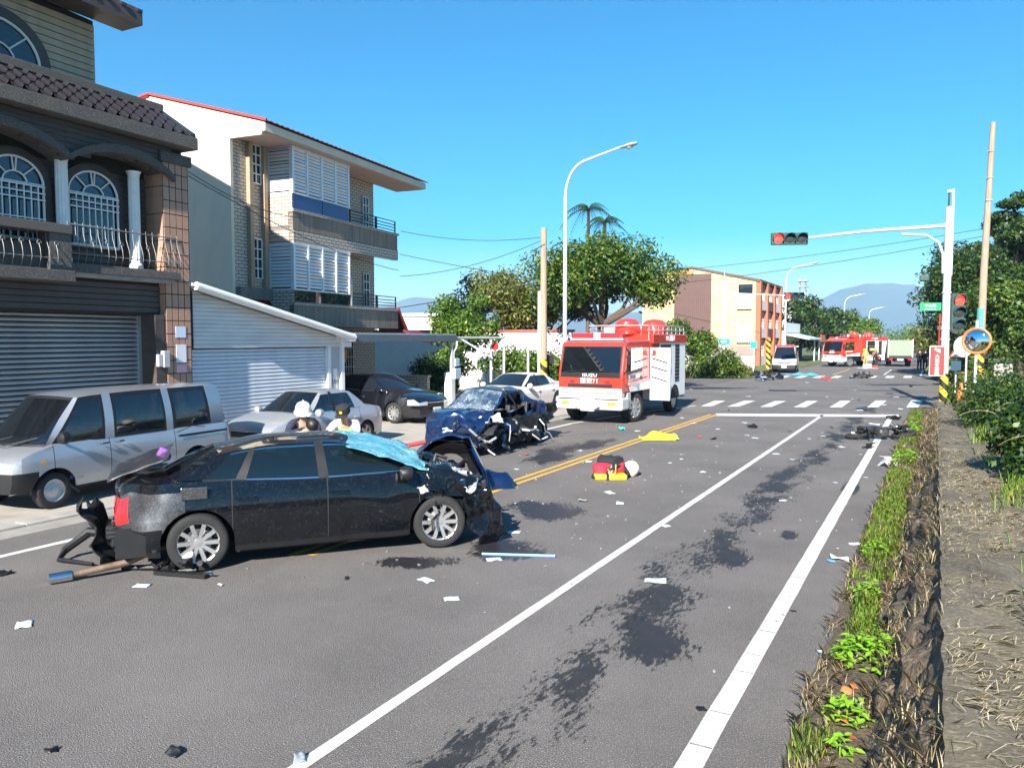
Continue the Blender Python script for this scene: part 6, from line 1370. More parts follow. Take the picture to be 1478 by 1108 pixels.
    if headgear == 'cap':
        h_ = MB().lathe([(.128, -.02), (.13, .03), (.115, .09), (.06, .125), (.001, .13)], 20, hm @ Matrix.Translation((-.01, 0, .025)), False).build('cap', hgmat, t, smooth=True)
        MB().grid(lambda u, v: hm @ Vector((.1 + .1 * v * math.cos(1.2 * (2 * u - 1)), (.1 + .02 * v) * math.sin(1.2 * (2 * u - 1)), .01 - .015 * v)), 8, 3).build('peak', hgmat, h_, smooth=True, solid=.006); MB().lathe([(.001, .006), (.026, .004), (.026, 0)], 14, hm @ Matrix.Translation((.118, 0, .07)) @ Matrix.Rotation(R(80), 4, 'Y')).build('badge', m_yellow, h_)
    if vest: skinmesh('vest', [V['pel'].lerp(V['chest'], .3), V['chest'], V['chest'].lerp(V['neck'], .4)], [(0, 1), (1, 2)], [.185, .19, .12], vest, t)
    if vest is None and top is m_navy: MB().tube([V['chest'] + Vector((.0, .12, .16)), V['chest'] + Vector((.16, .09, .02)), V['pel'] + Vector((.15, .09, .05))], .02, 6).build('strap', m_white, t, smooth=True)
    return t
bend = dict(pel=(-.2, 0, .78), chest=(.12, 0, 1.06), neck=(.26, 0, 1.22), head=(.33, 0, 1.32), top=(.36, 0, 1.41), shL=(.18, .19, 1.16), shR=(.18, -.19, 1.16), elL=(.38, .27, .98), elR=(.38, -.27, .98), wrL=(.58, .16, 1.0), wrR=(.58, -.16, 1.0), hipL=(-.2, .1, .74), hipR=(-.2, -.1, .74), knL=(.08, .16, .46), knR=(.08, -.16, .46), anL=(-.12, .15, .09), anR=(-.12, -.15, .09))
stoop = dict(bend); stoop.update(chest=(.2, 0, .96), neck=(.36, 0, 1.08), head=(.47, 0, 1.14), top=(.53, 0, 1.20), shL=(.24, .19, 1.04), shR=(.24, -.19, 1.04), elL=(.42, .28, .9), elR=(.42, -.28, .9), wrL=(.64, .14, .96), wrR=(.64, -.14, .96))
person('firefighter in a navy jacket and cream helmet bending over behind the black wreck', (-10.15, 10.5, 0), R(-48), bend, m_navy, m_trou, 'helmet', m_helm)
person('dark haired person with head bowed between the helmeted firefighter and a capped person', (-9.8, 9.9, 0), R(-8), stoop, m_navy, m_trou)
person('person in a black cap and hi-vis vest crouching behind the black wreck', (-9.3, 10.75, 0), R(-66), bend, m_white, m_trou, 'cap', m_blkc, m_hiv)
walk = dict(knL=(.15, .12, .5), anL=(.1, .13, .09), knR=(-.05, -.12, .5), anR=(-.25, -.13, .12), wrL=(.2, .25, .95), wrR=(-.1, -.3, .95))
person('firefighter in khaki turnout coat working at the far fire engine locker', (-5.6, 77.2, 0), R(120), dict(chest=(.12, 0, 1.28), neck=(.2, 0, 1.45), head=(.26, 0, 1.55), top=(.28, 0, 1.63)), m_tanc, m_tanc, 'helmet', m_yellow)
person('firefighter in dark turnout gear standing between fire engine and army truck', (-4.75, 76.3, 0), R(200), {}, m_blkc, m_blkc, 'helmet', m_yellow)
person('person in brown coat beside the army truck tail', (-4.9, 78.8, 0), R(-60), walk, mat('brown_coat', (.12, .06, .035), .8), m_trou)
person('person all in black walking on the right beyond the army truck', (-.75, 74.0, 0), R(80), walk, m_blkc, m_blkc); person('person in black with a pack standing next to another by the right verge', (-1.2, 75.2, 0), R(60), {}, m_blkc, m_blkc, 'cap', m_blkc)
st_ = thing('rescue_kit', 'white and red rescue kit heaped at the feet of the far firefighters', 'equipment', (-5.3, 75.4, 0)); MB().cbox((0, 0, .2), (.7, .5, .4)).build('case', m_whiteplain, st_, bevel=.05); MB().cbox((.6, .2, .15), (.5, .4, .3)).build('bag', m_red, st_, bevel=.05); MB().tube([(-.8, 0, .05), (.9, -.4, .05)], .05, 6).build('pole', m_steel, st_)
# ================================================================ VEGETATION
L_dark = leafmat('leaf_dark', (.012, .035, .006), (.028, .07, .012), (.10, .15, .02)); L_mid = leafmat('leaf_mid', (.025, .065, .008), (.06, .125, .014), (.2, .25, .03))
L_bright = leafmat('leaf_bright', (.05, .12, .012), (.09, .19, .02), (.22, .28, .04)); L_yel = leafmat('leaf_yellowgreen', (.06, .09, .015), (.12, .15, .025), (.28, .22, .05)); L_weed = leafmat('leaf_weed', (.16, .34, .015), (.24, .46, .03), (.38, .55, .07))
L_grass = leafmat('grass_green', (.11, .22, .02), (.19, .33, .04), (.42, .40, .10)); L_straw = leafmat('dry_grass', (.46, .35, .18), (.66, .53, .31), (.8, .7, .46), .3); L_palm = leafmat('palm_leaf', (.02, .05, .012), (.04, .09, .02), (.09, .13, .03))
m_bark = mat('bark', (.09, .065, .045), .9, var=.4, ns=6, bump=.7, bs=20, stretch=(3, 3, .6))
def mesh_np(name, V, F, m, parent, smooth=False):
    me = bpy.data.meshes.new(name); me.vertices.add(len(V)); me.vertices.foreach_set('co', np.asarray(V, np.float32).ravel())
    k = F.shape[1]; me.loops.add(F.size); me.loops.foreach_set('vertex_index', F.astype(np.int32).ravel()); me.polygons.add(len(F)); me.polygons.foreach_set('loop_start', (np.arange(len(F)) * k).astype(np.int32)); me.polygons.foreach_set('loop_total', np.full(len(F), k, np.int32))
    me.materials.append(m); me.update(calc_edges=True); o = bpy.data.objects.new(name, me); C.objects.link(o)
    if parent: o.parent = parent
    return o
def leaf_cloud(name, blobs, n, size, m, parent, seed, aspect=.5, droop=.35, fill=.45):
    """n leaf-shaped faces spread through the clumps"""
    rg = np.random.RandomState(seed); B = np.array(blobs, float); a = (B[:, 3] * B[:, 4] * B[:, 5]) ** (2 / 3); idx = rg.choice(len(B), n, p=a / a.sum()); b = B[idx]
    d = rg.normal(size=(n, 3)); d /= np.linalg.norm(d, axis=1)[:, None]; r = fill + (1 - fill) * rg.rand(n) ** .6; r *= 1 + .12 * rg.normal(size=n)
    P = b[:, :3] + d * b[:, 3:6] * r[:, None]
    nrm = d + .7 * rg.normal(size=(n, 3)) + np.array([0, 0, .5]); nrm /= np.linalg.norm(nrm, axis=1)[:, None]
    t = rg.normal(size=(n, 3)) + d * .6 - np.array([0, 0, droop]); t -= nrm * (t * nrm).sum(1)[:, None]; t /= np.linalg.norm(t, axis=1)[:, None]; s = np.cross(nrm, t)
    L = size * (.6 + .8 * rg.rand(n))[:, None]; W = L * aspect
    V = np.stack([P - t * L * .5, P + s * W * .5 - nrm * W * .12, P + t * L * .5 - nrm * L * .12, P - s * W * .5 - nrm * W * .12], 1).reshape(-1, 3)
    V[:, 2] = np.maximum(V[:, 2], .02)
    return mesh_np(name, V, np.arange(4 * n).reshape(-1, 4), m, parent)
def clumps(c, r, m, rg, k=.34, flat=1.0, lower=.25):
    out = []
    for i in range(m):
        while True:
            d = Vector((rg.gauss(0, 1), rg.gauss(0, 1), rg.gauss(0, 1))).normalized()
            if d.z > -lower: break
        q = rg.uniform(.45, .95); s = k * rg.uniform(.7, 1.25)
        out.append((c[0] + d.x * r[0] * q, c[1] + d.y * r[1] * q, c[2] + d.z * r[2] * q, s * (r[0] + r[1]) / 2, s * (r[0] + r[1]) / 2, s * (r[0] + r[1]) / 2 * .72 * flat))
    return out
def tree(label, loc, c, r, m, nl, size, leaf, seed, trunk_r=.18, name='tree', k=.34, flat=1.0, lower=.3, group=None, lean=(0, 0), aspect=.5, limbs=7):
    t = thing(name, label, 'tree', loc, 0, group); rg = random.Random(seed); bl = clumps(c, r, m, rg, k, flat, lower)
    tr = MB(); fork = Vector((c[0] * .4 + lean[0], c[1] * .4 + lean[1], max(.5, c[2] - r[2] * .85))); tr.tube([Vector((0, 0, -.05)), fork * .5 + Vector((.05, .03, 0)), fork], [trunk_r * 1.25, trunk_r, trunk_r * .85], 10)
    for i in range(limbs):
        b = Vector(bl[i % len(bl)][:3]); mid = fork.lerp(b, .5) + Vector((rg.uniform(-.1, .1), rg.uniform(-.1, .1), -.08)) * r[0]; tr.tube([fork - Vector((0, 0, .05)), mid, b], [trunk_r * .6, trunk_r * .35, trunk_r * .12], 7)
    tr.build('trunk', m_bark, t, smooth=True); leaf_cloud('crown', bl, nl, size, leaf, t, seed, aspect); return t
def shrub(label, loc, c, r, m, nl, size, leaf, seed, name='bush', k=.42, group=None, cat='bush'):
    t = thing(name, label, cat, loc, 0, group); rg = random.Random(seed); bl = clumps(c, r, m, rg, k, 1.2, .7)
    st = MB()
    for i in range(6): b = Vector(bl[i % len(bl)][:3]); st.tube([Vector((b.x * .25, b.y * .25, 0)), b * .6, b], [.04, .025, .012], 5)
    st.build('stems', m_bark, t); leaf_cloud('foliage', bl, nl, size, leaf, t, seed, .55); return t
tree('big spreading shade tree with dense dark crown behind the nearer fire engine', (-13.9, 34.6, 0), (-.5, 0, 5.35), (3.5, 3.2, 2.35), 44, 21000, .19, L_mid, 5, .28, lower=.35, k=.33, limbs=9)
tree('loose bright green tree beside the cream house and carport', (-19.2, 29.2, 0), (.4, .3, 2.9), (1.7, 1.6, 2.0), 24, 7500, .16, L_bright, 6, .1, lower=.8)
tree('dark rusty green tree between the bright tree and the shade tree', (-19.4, 35.2, 0), (-1.0, 1.0, 4.2), (2.9, 2.4, 2.3), 34, 12000, .19, L_yel, 7, .16, lower=.6)
tree('dark green tree with leaves above the white boundary wall', (-18.4, 37.0, 0), (.2, 0, 4.2), (2.5, 2.2, 2.0), 26, 9000, .19, L_dark, 8, .16, lower=.5)
for i, (x, y, lb) in enumerate([(-18.6, 27.4, 'leafy dark hedge bush behind the carport posts'), (-17.2, 30.6, 'leafy green hedge bush beside the thin gate posts'), (-15.6, 31.4, 'leafy green hedge bush in front of the white boundary wall'), (-13.6, 31.2, 'dark leafy hedge bush at the back of the fire engine cab')]):
    shrub(lb, (x, y, 0), (0, 0, 1.0), (1.35, 1.2, 1.15), 16, 5200, .14, [L_dark, L_mid, L_bright, L_dark][i], 20 + i)
shrub('tall rounded green bush behind the fire engine rear', (-14.6, 50.8, 0), (0, 0, 1.9), (1.75, 1.6, 1.9), 26, 8000, .2, L_mid, 31); shrub('lower spreading green bush round the far signal mast', (-12.9, 52.6, 0), (0.3, 0, .9), (1.5, 1.1, 1.0), 18, 4500, .18, L_mid, 32); shrub('small dark bush in the shade left of the tall rounded bush', (-17.4, 49.5, 0), (0, 0, 1.1), (1.6, 1.5, 1.2), 14, 3500, .2, L_dark, 33); shrub('small yellow green bush at the tip of the grass corner', (-11.9, 54.6, 0), (0, 0, .5), (.8, .8, .5), 10, 1600, .14, L_yel, 34)
for i, (px_, x, y, h_, r_, lb) in enumerate([(0, -15.6, 106, 8.0, 3.6, 'tallest dark tree behind the ambulance and stall'), (0, -14.4, 118, 7.4, 3.4, 'dark rounded tree behind the far fire engine cab'), (0, -13.2, 128, 7.0, 3.2, 'dark tree beside the far curved lamp'), (0, -12.6, 142, 7.0, 3.4, 'smaller bright tree at the far end of the roadside row'), (0, -12.0, 158, 6.6, 3.4, 'last low tree of the roadside row before the mountains')]):
    tree(lb, (x, y, 0), (0, 0, h_ * .58), (r_, r_ * 1.2, h_ * .44), 22, 4200, .46, [L_dark, L_dark, L_mid, L_bright, L_mid][i], 40 + i, .2, lower=.8, group='trees along the far left roadside')
# right-hand side
tree('dense dark tree overhanging the right verge behind the signal mast', (2.9, 61, 0), (-.4, 0, 5.7), (3.4, 3.8, 3.5), 48, 20000, .27, L_dark, 51, .25, lower=.8)
tree('tall airy tree with flat layered foliage high above the right hedge', (5.9, 73.5, 0), (0, 0, 11.2), (4.2, 4.2, 4.0), 34, 13000, .3, L_dark, 52, .3, k=.24, flat=.5, lower=.4, limbs=16)
tree('second airy tree behind the leaning utility pole', (5.2, 66, 0), (0, 0, 8.2), (3.9, 3.8, 3.0), 34, 13000, .28, L_dark, 53, .22, k=.28, flat=.7, lower=.4, limbs=12)
tree('broad bright green tree behind the mirror and leaning pole', (4.2, 52.5, 0), (0.2, 0, 3.7), (3.0, 2.6, 2.4), 40, 17000, .24, L_mid, 54, .2, lower=.9); tree('mid green tree filling the gap at the right of the bright tree', (7.6, 47.5, 0), (0, 0, 3.0), (2.8, 2.4, 2.6), 26, 8000, .22, L_mid, 55, .2, lower=.9)
for i, (x, y, rx, h_, lf, lb) in enumerate([(1.5, 42.5, .8, 1.0, L_yel, 'yellow green verge bush just past the signal mast'), (1.3, 50, 1.0, 1.5, L_mid, 'green verge bush leaning over the far lane'), (1.0, 57, 1.2, 1.6, L_yel, 'yellow green verge bush beneath the dark overhanging tree'), (1.2, 68, 1.4, 1.6, L_bright, 'bright verge bush beside the walking people in black'), (.9, 84, 2.0, 2.6, L_yel, 'yellow tinted bush beyond the army truck'), (1.0, 100, 2.4, 3.0, L_yel, 'golden bush farther along the right roadside'), (-.5, 125, 3.0, 3.6, L_yel, 'low golden tree closing the view at the road bend'), (-5, 190, 7.0, 4.2, L_bright, 'pale green thicket closing the view at the end of the road')]):
    shrub(lb, (x, y, 0), (0, 0, h_ * .6), (rx, rx * 1.3, h_ * .62), 16, 3200, .12 + .0022 * y, lf, 60 + i)
for i, (x, y, z, rx, ry, h_, lb) in enumerate([(1.25, 19.8, .70, .75, 1.3, 1.15, 'dark clipped hedge bush on the bank, first behind the wall top'), (1.75, 23.2, .6, 1.2, 1.8, 1.2, 'dark clipped hedge bush on the bank, second behind the wall top'), (2.7, 19.8, .72, 1.1, 1.6, 1.25, 'dark hedge bush on the bank set back from the wall'), (1.2, 11.3, .92, .58, .85, 1.0, 'nearest glossy dark bush leaning over the concrete wall top'), (4.2, 26, .6, 1.4, 1.8, 1.2, 'dark hedge bush at the far end of the bank')]):
    shrub(lb, (x, y, z - .05), (0, 0, h_ * .5), (rx, ry, h_ * .55), 18, 5200, .085, L_dark, 80 + i, k=.4)
tree('wide dark tree filling the background behind the airy trees', (6.5, 84, 0), (0, 0, 6.0), (7.0, 5.0, 5.6), 50, 15000, .42, L_dark, 56, .35, lower=.9)
# palms
def palm(label, loc, h_, seed, nf=13, fl=2.4):
    t = thing('palm_tree', label, 'palm', loc, 0, 'palms behind the shade tree'); rg = random.Random(seed); MB().tube([(0, 0, 0), (.1, 0, h_ * .5), (0, .1, h_)], [.2, .15, .12], 10).build('trunk', m_bark, t, smooth=True)
    for k in range(nf):
        a = 2 * math.pi * k / nf + rg.uniform(-.2, .2); el = rg.uniform(.35, 1.4); V = []; F = []
        d = Vector((math.cos(a), math.sin(a), 0)); side = Vector((-d.y, d.x, 0)); sp = [Vector((0, .1, h_)) + d * (fl * u * math.cos(el * (1 - .4 * u))) + Vector((0, 0, fl * (math.sin(el) * u - 1.0 * u * u))) for u in np.linspace(0, 1, 15)]
        fm = MB().tube(sp, [.03] * 5 + [.015] * 10, 4)
        for i in range(2, 15):
            for s_ in (-1, 1):
                l = .55 * math.sin(math.pi * (i / 15) ** .7) + .15; b = sp[i]; w = Vector((0, 0, .035)); tip = b + side * s_ * l * .8 + d * l * .35 - Vector((0, 0, l * .55)); fm.add([b - d * .03, b + d * .04, tip], [(0, 1, 2)])
        fm.build('frond', L_palm, t)
palm('taller palm rising behind the big shade tree', (-24.2, 56.3, 0), 12.7, 1, 15, 2.4); palm('shorter palm beside the taller one behind the shade tree', (-22.2, 54.8, 0), 11.4, 2, 13, 2.0)
# grass: blades in tufts
def blades(name, pts, h_, w, m, seed, lie=.35, parent=None):
    n = len(pts); rg = np.random.RandomState(seed); P = np.array(pts, float); a = rg.rand(n) * 6.283; H = h_ * (.5 + .9 * rg.rand(n)); d = np.stack([np.cos(a), np.sin(a), np.zeros(n)], 1); s = np.stack([-np.sin(a), np.cos(a), np.zeros(n)], 1) * w
    le = lie * (.4 + rg.rand(n)); up = np.array([0, 0, 1.]); mid = P + d * (H * le * .4)[:, None] + up * (H * .6 * np.sqrt(np.maximum(.05, 1 - le ** 2)))[:, None]; tip = P + d * (H * le)[:, None] + up * (H * np.sqrt(np.maximum(.04, 1 - le ** 2)) * .92)[:, None]
    V = np.stack([P - s, P + s, mid + s * .7, tip, mid - s * .7], 1).reshape(-1, 3); return mesh_np(name, V, np.arange(5 * n).reshape(-1, 5), m, parent)
def flat_straw(name, pts, m, seed):
    n = len(pts); rg = np.random.RandomState(seed); P = np.array(pts, float); a = rg.normal(0, .9, n) + .3; d = np.stack([np.cos(a), np.sin(a), np.zeros(n)], 1); s = np.stack([-np.sin(a), np.cos(a), np.zeros(n)], 1) * (.0009 + .0012 * rg.rand(n))[:, None]
    H = (.05 + .13 * rg.rand(n) ** 2)[:, None]; up = np.array([0, 0, 1.]); b = P + up * .008; mid = P + d * H * .5 + s * 6 * rg.normal(size=(n, 1)) + up * (.01 + .018 * rg.rand(n))[:, None]; tip = P + d * H + up * (.004 + .02 * rg.rand(n))[:, None]
    V = np.stack([b - s, b + s, mid + s, tip, mid - s], 1).reshape(-1, 3); return mesh_np(name, V, np.arange(5 * n).reshape(-1, 5), m, None)
rg2 = np.random.RandomState(9); gp_, dp_, cp_ = [], [], []
while len(gp_) < 20000:
    y = rg2.uniform(2.2, 31) if rg2.rand() < .6 else rg2.uniform(6, 20); x = rg2.uniform(-.74, -.3); dens = noise.noise(Vector((x * 3, y * .9, 4))) + (.12 if y > 9 else -.28) + .25 * (1 - abs(x + .5) / .25)
    if dens > rg2.uniform(0, .35): gp_.append((x, y, .05))
for i in range(11000):
    y = rg2.uniform(1.6, 28); t = rg2.rand(); x = -.78 + .45 * rg2.rand() if t < .55 else -.36 + .46 * rg2.rand()
    if noise.noise(Vector((x * 4, y * 1.1, 9))) > -.05: dp_.append((x, y, .04 if x < -.38 else max(.04, (x + .38) / .5 * zt(y))))
while len(cp_) < 15000:
    y = rg2.uniform(1.5, 30); x = rg2.uniform(.0, 1.9)
    if noise.noise(Vector((x * 1.6, y * .8, 2))) + .55 * (x - .75) > rg2.uniform(-.05, .5): cp_.append((x, y, zt(y)))
cd_ = []
while len(cd_) < 5500:
    y = rg2.uniform(1.2, 14) if rg2.rand() < .6 else rg2.uniform(1.2, 30); x = rg2.uniform(.1, 1.15)
    if noise.noise(Vector((x * 1.3, y * 1.0, 12))) + .6 * noise.noise(Vector((x * 5, y * 4, 2))) > rg2.uniform(-.1, .45): cd_.append((x, y, zt(y) + .012))
cd_ = np.array(cd_)
tag(blades('grass', gp_, .10, .0028, L_grass, 1), 'short bright green grass growing along the verge below the stone wall', 'grass', kind='stuff'); tag(blades('dry_grass', dp_, .13, .0016, L_straw, 2, .9), 'dry straw coloured grass lying on the verge and wall face', 'grass', kind='stuff')
ci = rg2.rand(len(cp_)); cp_ = np.array(cp_); tag(blades('grass', cp_[(ci < .55) & (cp_[:, 0] > .55)], .17, .004, L_grass, 3), 'longer green grass behind the concrete wall top', 'grass', kind='stuff'); tag(flat_straw('dry_grass', np.concatenate([cp_[ci >= .6], cd_]), L_straw, 4), 'dry flattened grass lying over the concrete wall top', 'grass', kind='stuff')
bg = np.stack([rg2.uniform(1.6, 9, 16000), rg2.uniform(6, 32, 16000), np.zeros(16000)], 1); bg[:, 2] = [zt(q[1]) + .5 * ((max(0, q[0] - .9) / 60) ** .5) - .03 for q in bg]; tag(blades('grass', bg, .28, .007, L_grass, 5), 'rough green grass covering the bank round the hedge', 'grass', kind='stuff')
fg = []
while len(fg) < 15000:
    x, y = rg2.uniform(.6, 7), rg2.uniform(53.5, 90)
    if rg2.rand() < .5: fg.append((x, y, .03))
    else:
        s_, q_ = rg2.uniform(-6, 12.4), rg2.uniform(53.0, 62); p = cross(s_, q_, .03)
        if p.x < -11.2: fg.append(tuple(p))
tag(blades('grass', fg, .34, .016, L_grass, 6), 'green and yellow grass on the far corners of the junction', 'grass', kind='stuff')
fg = np.stack([rg2.uniform(.5, 6, 9000), rg2.uniform(33.2, 46, 9000), np.full(9000, -.02)], 1); tag(blades('grass', fg[(fg[:, 0] * -.409 + fg[:, 1] * .912) < 33.0 if False else np.ones(9000, bool)], .4, .012, L_grass, 7), 'tall grass round the signal mast and mirror', 'grass', kind='stuff')
# broad-leaved weeds at the foot of the wall: every leaf its own piece
def weed(label, px, py, r, n, ls, seed):
    p = G(px, py, .05); t = thing('weed', label, 'weed', p, 0, 'weeds along the wall foot'); rg = random.Random(seed)
    src = None; V = [(0, 0, 0), (.3, .22, .05), (.3, -.22, .05), (.65, .2, .04), (.65, -.2, .04), (1, 0, -.06), (.3, 0, .0), (.65, 0, .0)]
    MB().tube([(0, 0, 0), (0, 0, .1)], .006, 5).build('stem', L_weed, t)
    for i in range(n):
        a = rg.uniform(0, 6.283); q = r * math.sqrt(rg.random()); h_ = .05 + ((.06 + .75 * r) * (1 - (q / r) ** 2)) * rg.uniform(.5, 1.1); s = ls * rg.uniform(.7, 1.3)
        if src is None: src = MB().add([Vector(v) for v in V], [(0, 6, 1), (0, 2, 6), (1, 6, 7, 3), (6, 2, 4, 7), (3, 7, 5), (7, 4, 5)]).build('leaf', L_weed, t); o = src
        else: o = inst(src, t, name='leaf')
        o.location = (q * math.cos(a), q * .9 * math.sin(a), h_); o.rotation_euler = (rg.uniform(-.4, .4), rg.uniform(-.35, .5), rg.uniform(0, 6.283)); o.scale = (s, s, s)
weed('largest leafy green weed clump at the foot of the stone wall', 1256, 962, .27, 295, .075, 1); weed('leafy weed with fallen orange leaves below the largest clump', 1222, 1045, .15, 130, .055, 2); weed('small leafy weed nearest the white edge line', 1212, 1095, .09, 34, .06, 3); weed('small leafy weed clump past the largest one', 1250, 862, .14, 110, .05, 4); weed('leafy weed clump beside the blue white cloth', 1265, 805, .16, 110, .05, 5); weed('leafy weed clump beside the broken motorcycle', 1308, 672, .32, 190, .075, 6); weed('leafy weed clump past the broken motorcycle', 1318, 628, .34, 190, .08, 7)
m_dry = mat('dry_orange_leaf', (.42, .13, .04), .8, var=.3, ns=8)
for i, (px, py) in enumerate([(1222, 995), (1232, 990), (1217, 1038), (1228, 1062), (1200, 1072), (1240, 905)]):
    o = tag(scrap(None, G(px, py, .1), (.07, .05), m_dry, 300 + i, (.3, .2, i), 'fallen_leaf', 5, .25, .001), 'curled dry orange leaf fallen on the verge weeds', 'leaf', 'dry leaves on the verge')
for i, (x, y, dx, dy, h_, lb) in enumerate([(1.3, 9.0, -.7, .5, 1.0, 'long arching grass stalk over the concrete wall top'), (1.5, 9.6, .4, -1.2, .8, 'long pale grass stalk bowing towards the camera side'), (1.2, 13.2, -.9, .3, .9, 'arching grass stalk in front of the dark hedge'), (1.6, 10.6, -.2, -1.4, .9, 'thin grass stalk leaning from the nearest glossy bush'), (1.5, 15.0, -.6, 0, 1.0, 'thin looping grass stalk before the hedge')]):
    z0 = zt(y); o = MB().tube([(dx * u ** 1.4, dy * u ** 1.4, h_ * (1.75 * u - 1.15 * u ** 2.4)) for u in np.linspace(0, 1, 14)], [.004] * 7 + [.0025] * 6 + [.001], 5).build('grass_stalk', L_straw, None, smooth=True); o.location = (x, y, z0); tag(o, lb, 'grass')
# ================================================================ DEBRIS ON THE ROAD
m_paper = mat('pale_blue_paper', (.62, .74, .78), .7, var=.08, ns=10); m_paperw = mat('white_paper', (.76, .78, .78), .7, var=.06); m_teal = mat('teal_packet', (.05, .5, .42), .4, var=.2)
def paper(px, py, wpx, seed, label, m=None, asp=.7, rz=None):
    p = G(px, py, .004); rg = random.Random(seed); Z = (p - Vector((0, 0, CAM_H))).dot(_F); w = wpx * Z / FPX * .85
    o = MB().grid(lambda u, v: ((u - .5) * w, (v - .5) * w * asp, .003 + .10 * w * max(0, noise.noise(Vector((u * 2.5, v * 2.5, seed)))) + .03 * w * (u * v)), 6, 6).build('paper', m or m_paper, None, smooth=True, solid=.0008)
    o.location = p; o.rotation_euler = (0, 0, rg.uniform(0, 3) if rz is None else rz); return tag(o, label, 'paper', 'papers scattered over the road')
for i, (px, py, w) in enumerate([(35, 901, 34), (205, 845, 26), (615, 837, 28), (652, 864, 26), (713, 807, 26), (895, 726, 18), (880, 711, 20), (962, 759, 14), (740, 768, 22), (838, 650, 10), (850, 666, 14), (920, 622, 10), (1015, 681, 12), (1120, 655, 12), (1130, 722, 12), (1090, 632, 12), (1275, 584, 12), (1300, 590, 10), (1240, 592, 12), (1165, 552, 8), (1230, 563, 12), (1080, 572, 8), (1075, 610, 10), (1262, 612, 22), (1280, 660, 22), (985, 603, 8), (1215, 645, 12), (1340, 575, 8)]):
    paper(px, py, w, i, 'pale blue paper sheet lying loose on the asphalt')
rpp = random.Random(77)
for i in range(34):
    a_, b_ = rpp.uniform(700, 1300), rpp.uniform(556, 700)
    paper(a_, b_, rpp.uniform(3.5, 9), 100 + i, 'pale blue paper sheet lying loose on the asphalt')
paper(946, 838, 36, 50, 'torn L shaped pale blue paper on the right lane', asp=.6, rz=.3); paper(1197, 943, 34, 51, 'white folded paper sheet resting at the verge edge', m_paperw, .8, .4); paper(1236, 785, 24, 52, 'white paper sheet beside the verge past the folded one', m_paperw, .6, .2)
o = MB().tube([(-.45, 0, .015), (.45, .03, .02)], .018, 6).build('plastic_strip', mat('blue_plastic', (.12, .3, .6), .4), None, smooth=True); o.location = G(748, 803); o.rotation_euler = (0, 0, R(20)); tag(o, 'long pale blue plastic strip lying by the black wreck front', 'car part')
o = scrap(None, G(1213, 804, .03), (.22, .09), m_paperw, 400, (.1, .1, .3), 'cloth', 8, .2); tag(o, 'crumpled white cloth with blue beside the edge line', 'cloth'); o = scrap(None, G(1200, 808, .02), (.09, .07), MATS['blue_plastic'], 401, (.1, .1, .3), 'plastic_fragment', 6, .2); tag(o, 'small bright blue plastic fragment beside the edge line', 'debris')
for i, (px, py, s_, lb) in enumerate([(250, 1083, .10, 'curved black plastic fragment on the near lane'), (75, 1080, .08, 'thin black plastic fragment on the near lane'), (1012, 1021, .07, 'lumpy black fragment beside the thick edge line'), (840, 721, .14, 'flat grey metal plate by the wet patch'), (500, 833, .06, 'small black chip by the wreck sill'), (318, 843, .05, 'small pale chip behind the wreck wheel'), (8, 825, .14, 'black fragment at the left lane edge'), (1145, 880, .05, 'tiny dark chip on the right lane'), (1030, 632, .18, 'black twisted trim near the stop line'), (1085, 614, .35, 'long black trim strip near the stop line'), (1140, 622, .1, 'dark chunk beside the thin lane line'), (1052, 592, .1, 'dark chunk just before the crosswalk'), (1290, 602, .45, 'black torn fairing by the verge and stop line'), (1255, 642, .4, 'flat black plastic strip on the edge line'), (1285, 668, .45, 'dark grey ribbed panel in the verge grass'), (1010, 630, .12, 'red broken lamp piece near the yellow vest'), (760, 655, .12, 'red lamp shard in the blue wreck shadow'), (1240, 577, .1, 'dark chip on the crosswalk'), (1315, 557, .3, 'upright black fragment beyond the crosswalk'), (1200, 616, .1, 'dark chip between lane line and motorcycle')]):
    mm_ = m_red if 'red' in lb else (m_greypaint if 'grey' in lb or 'pale' in lb else m_black)
    o = scrap(None, G(px, py, s_ * .16 + .01), (s_, s_ * .6), mm_, 420 + i, (.25, .15, i * 1.3), 'plastic_fragment', 7, .3, .008); tag(o, lb, 'debris')
o = scrap(None, G(432, 1093, .025), (.08, .07), m_lens, 460, (.3, .2, 1), 'lamp_fragment', 7, .4, .006); tag(o, 'shiny clear lamp fragment near the thin lane line', 'debris'); o = scrap(None, G(898, 618, .05), (.2, .16), m_teal, 461, (.3, .1, 1), 'packet', 7, .3, .02); tag(o, 'small teal packet before the fire engine bumper', 'packet')
rgc = random.Random(5); ch = MB()
for i in range(900):
    y = rgc.uniform(6, 34); x = rgc.uniform(-9.5, -1.0)
    if rgc.random() > .35 + .65 * math.exp(-((x + 6.5) ** 2 + (y - 12) ** 2) / 30): continue
    s_ = rgc.uniform(.006, .022); ch.cbox((x, y, s_ * .4 + .001), (s_ * 1.6, s_, s_ * .7), rz=rgc.uniform(0, 3), rx=rgc.uniform(-.3, .3))
o = ch.build('glass_crumbs', mat('mixed_crumbs', (.2, .2, .2), .5, var=.95, ns=1.5)); tag(o, 'fine crumbs of glass and plastic strewn over the lanes', 'debris', kind='stuff')
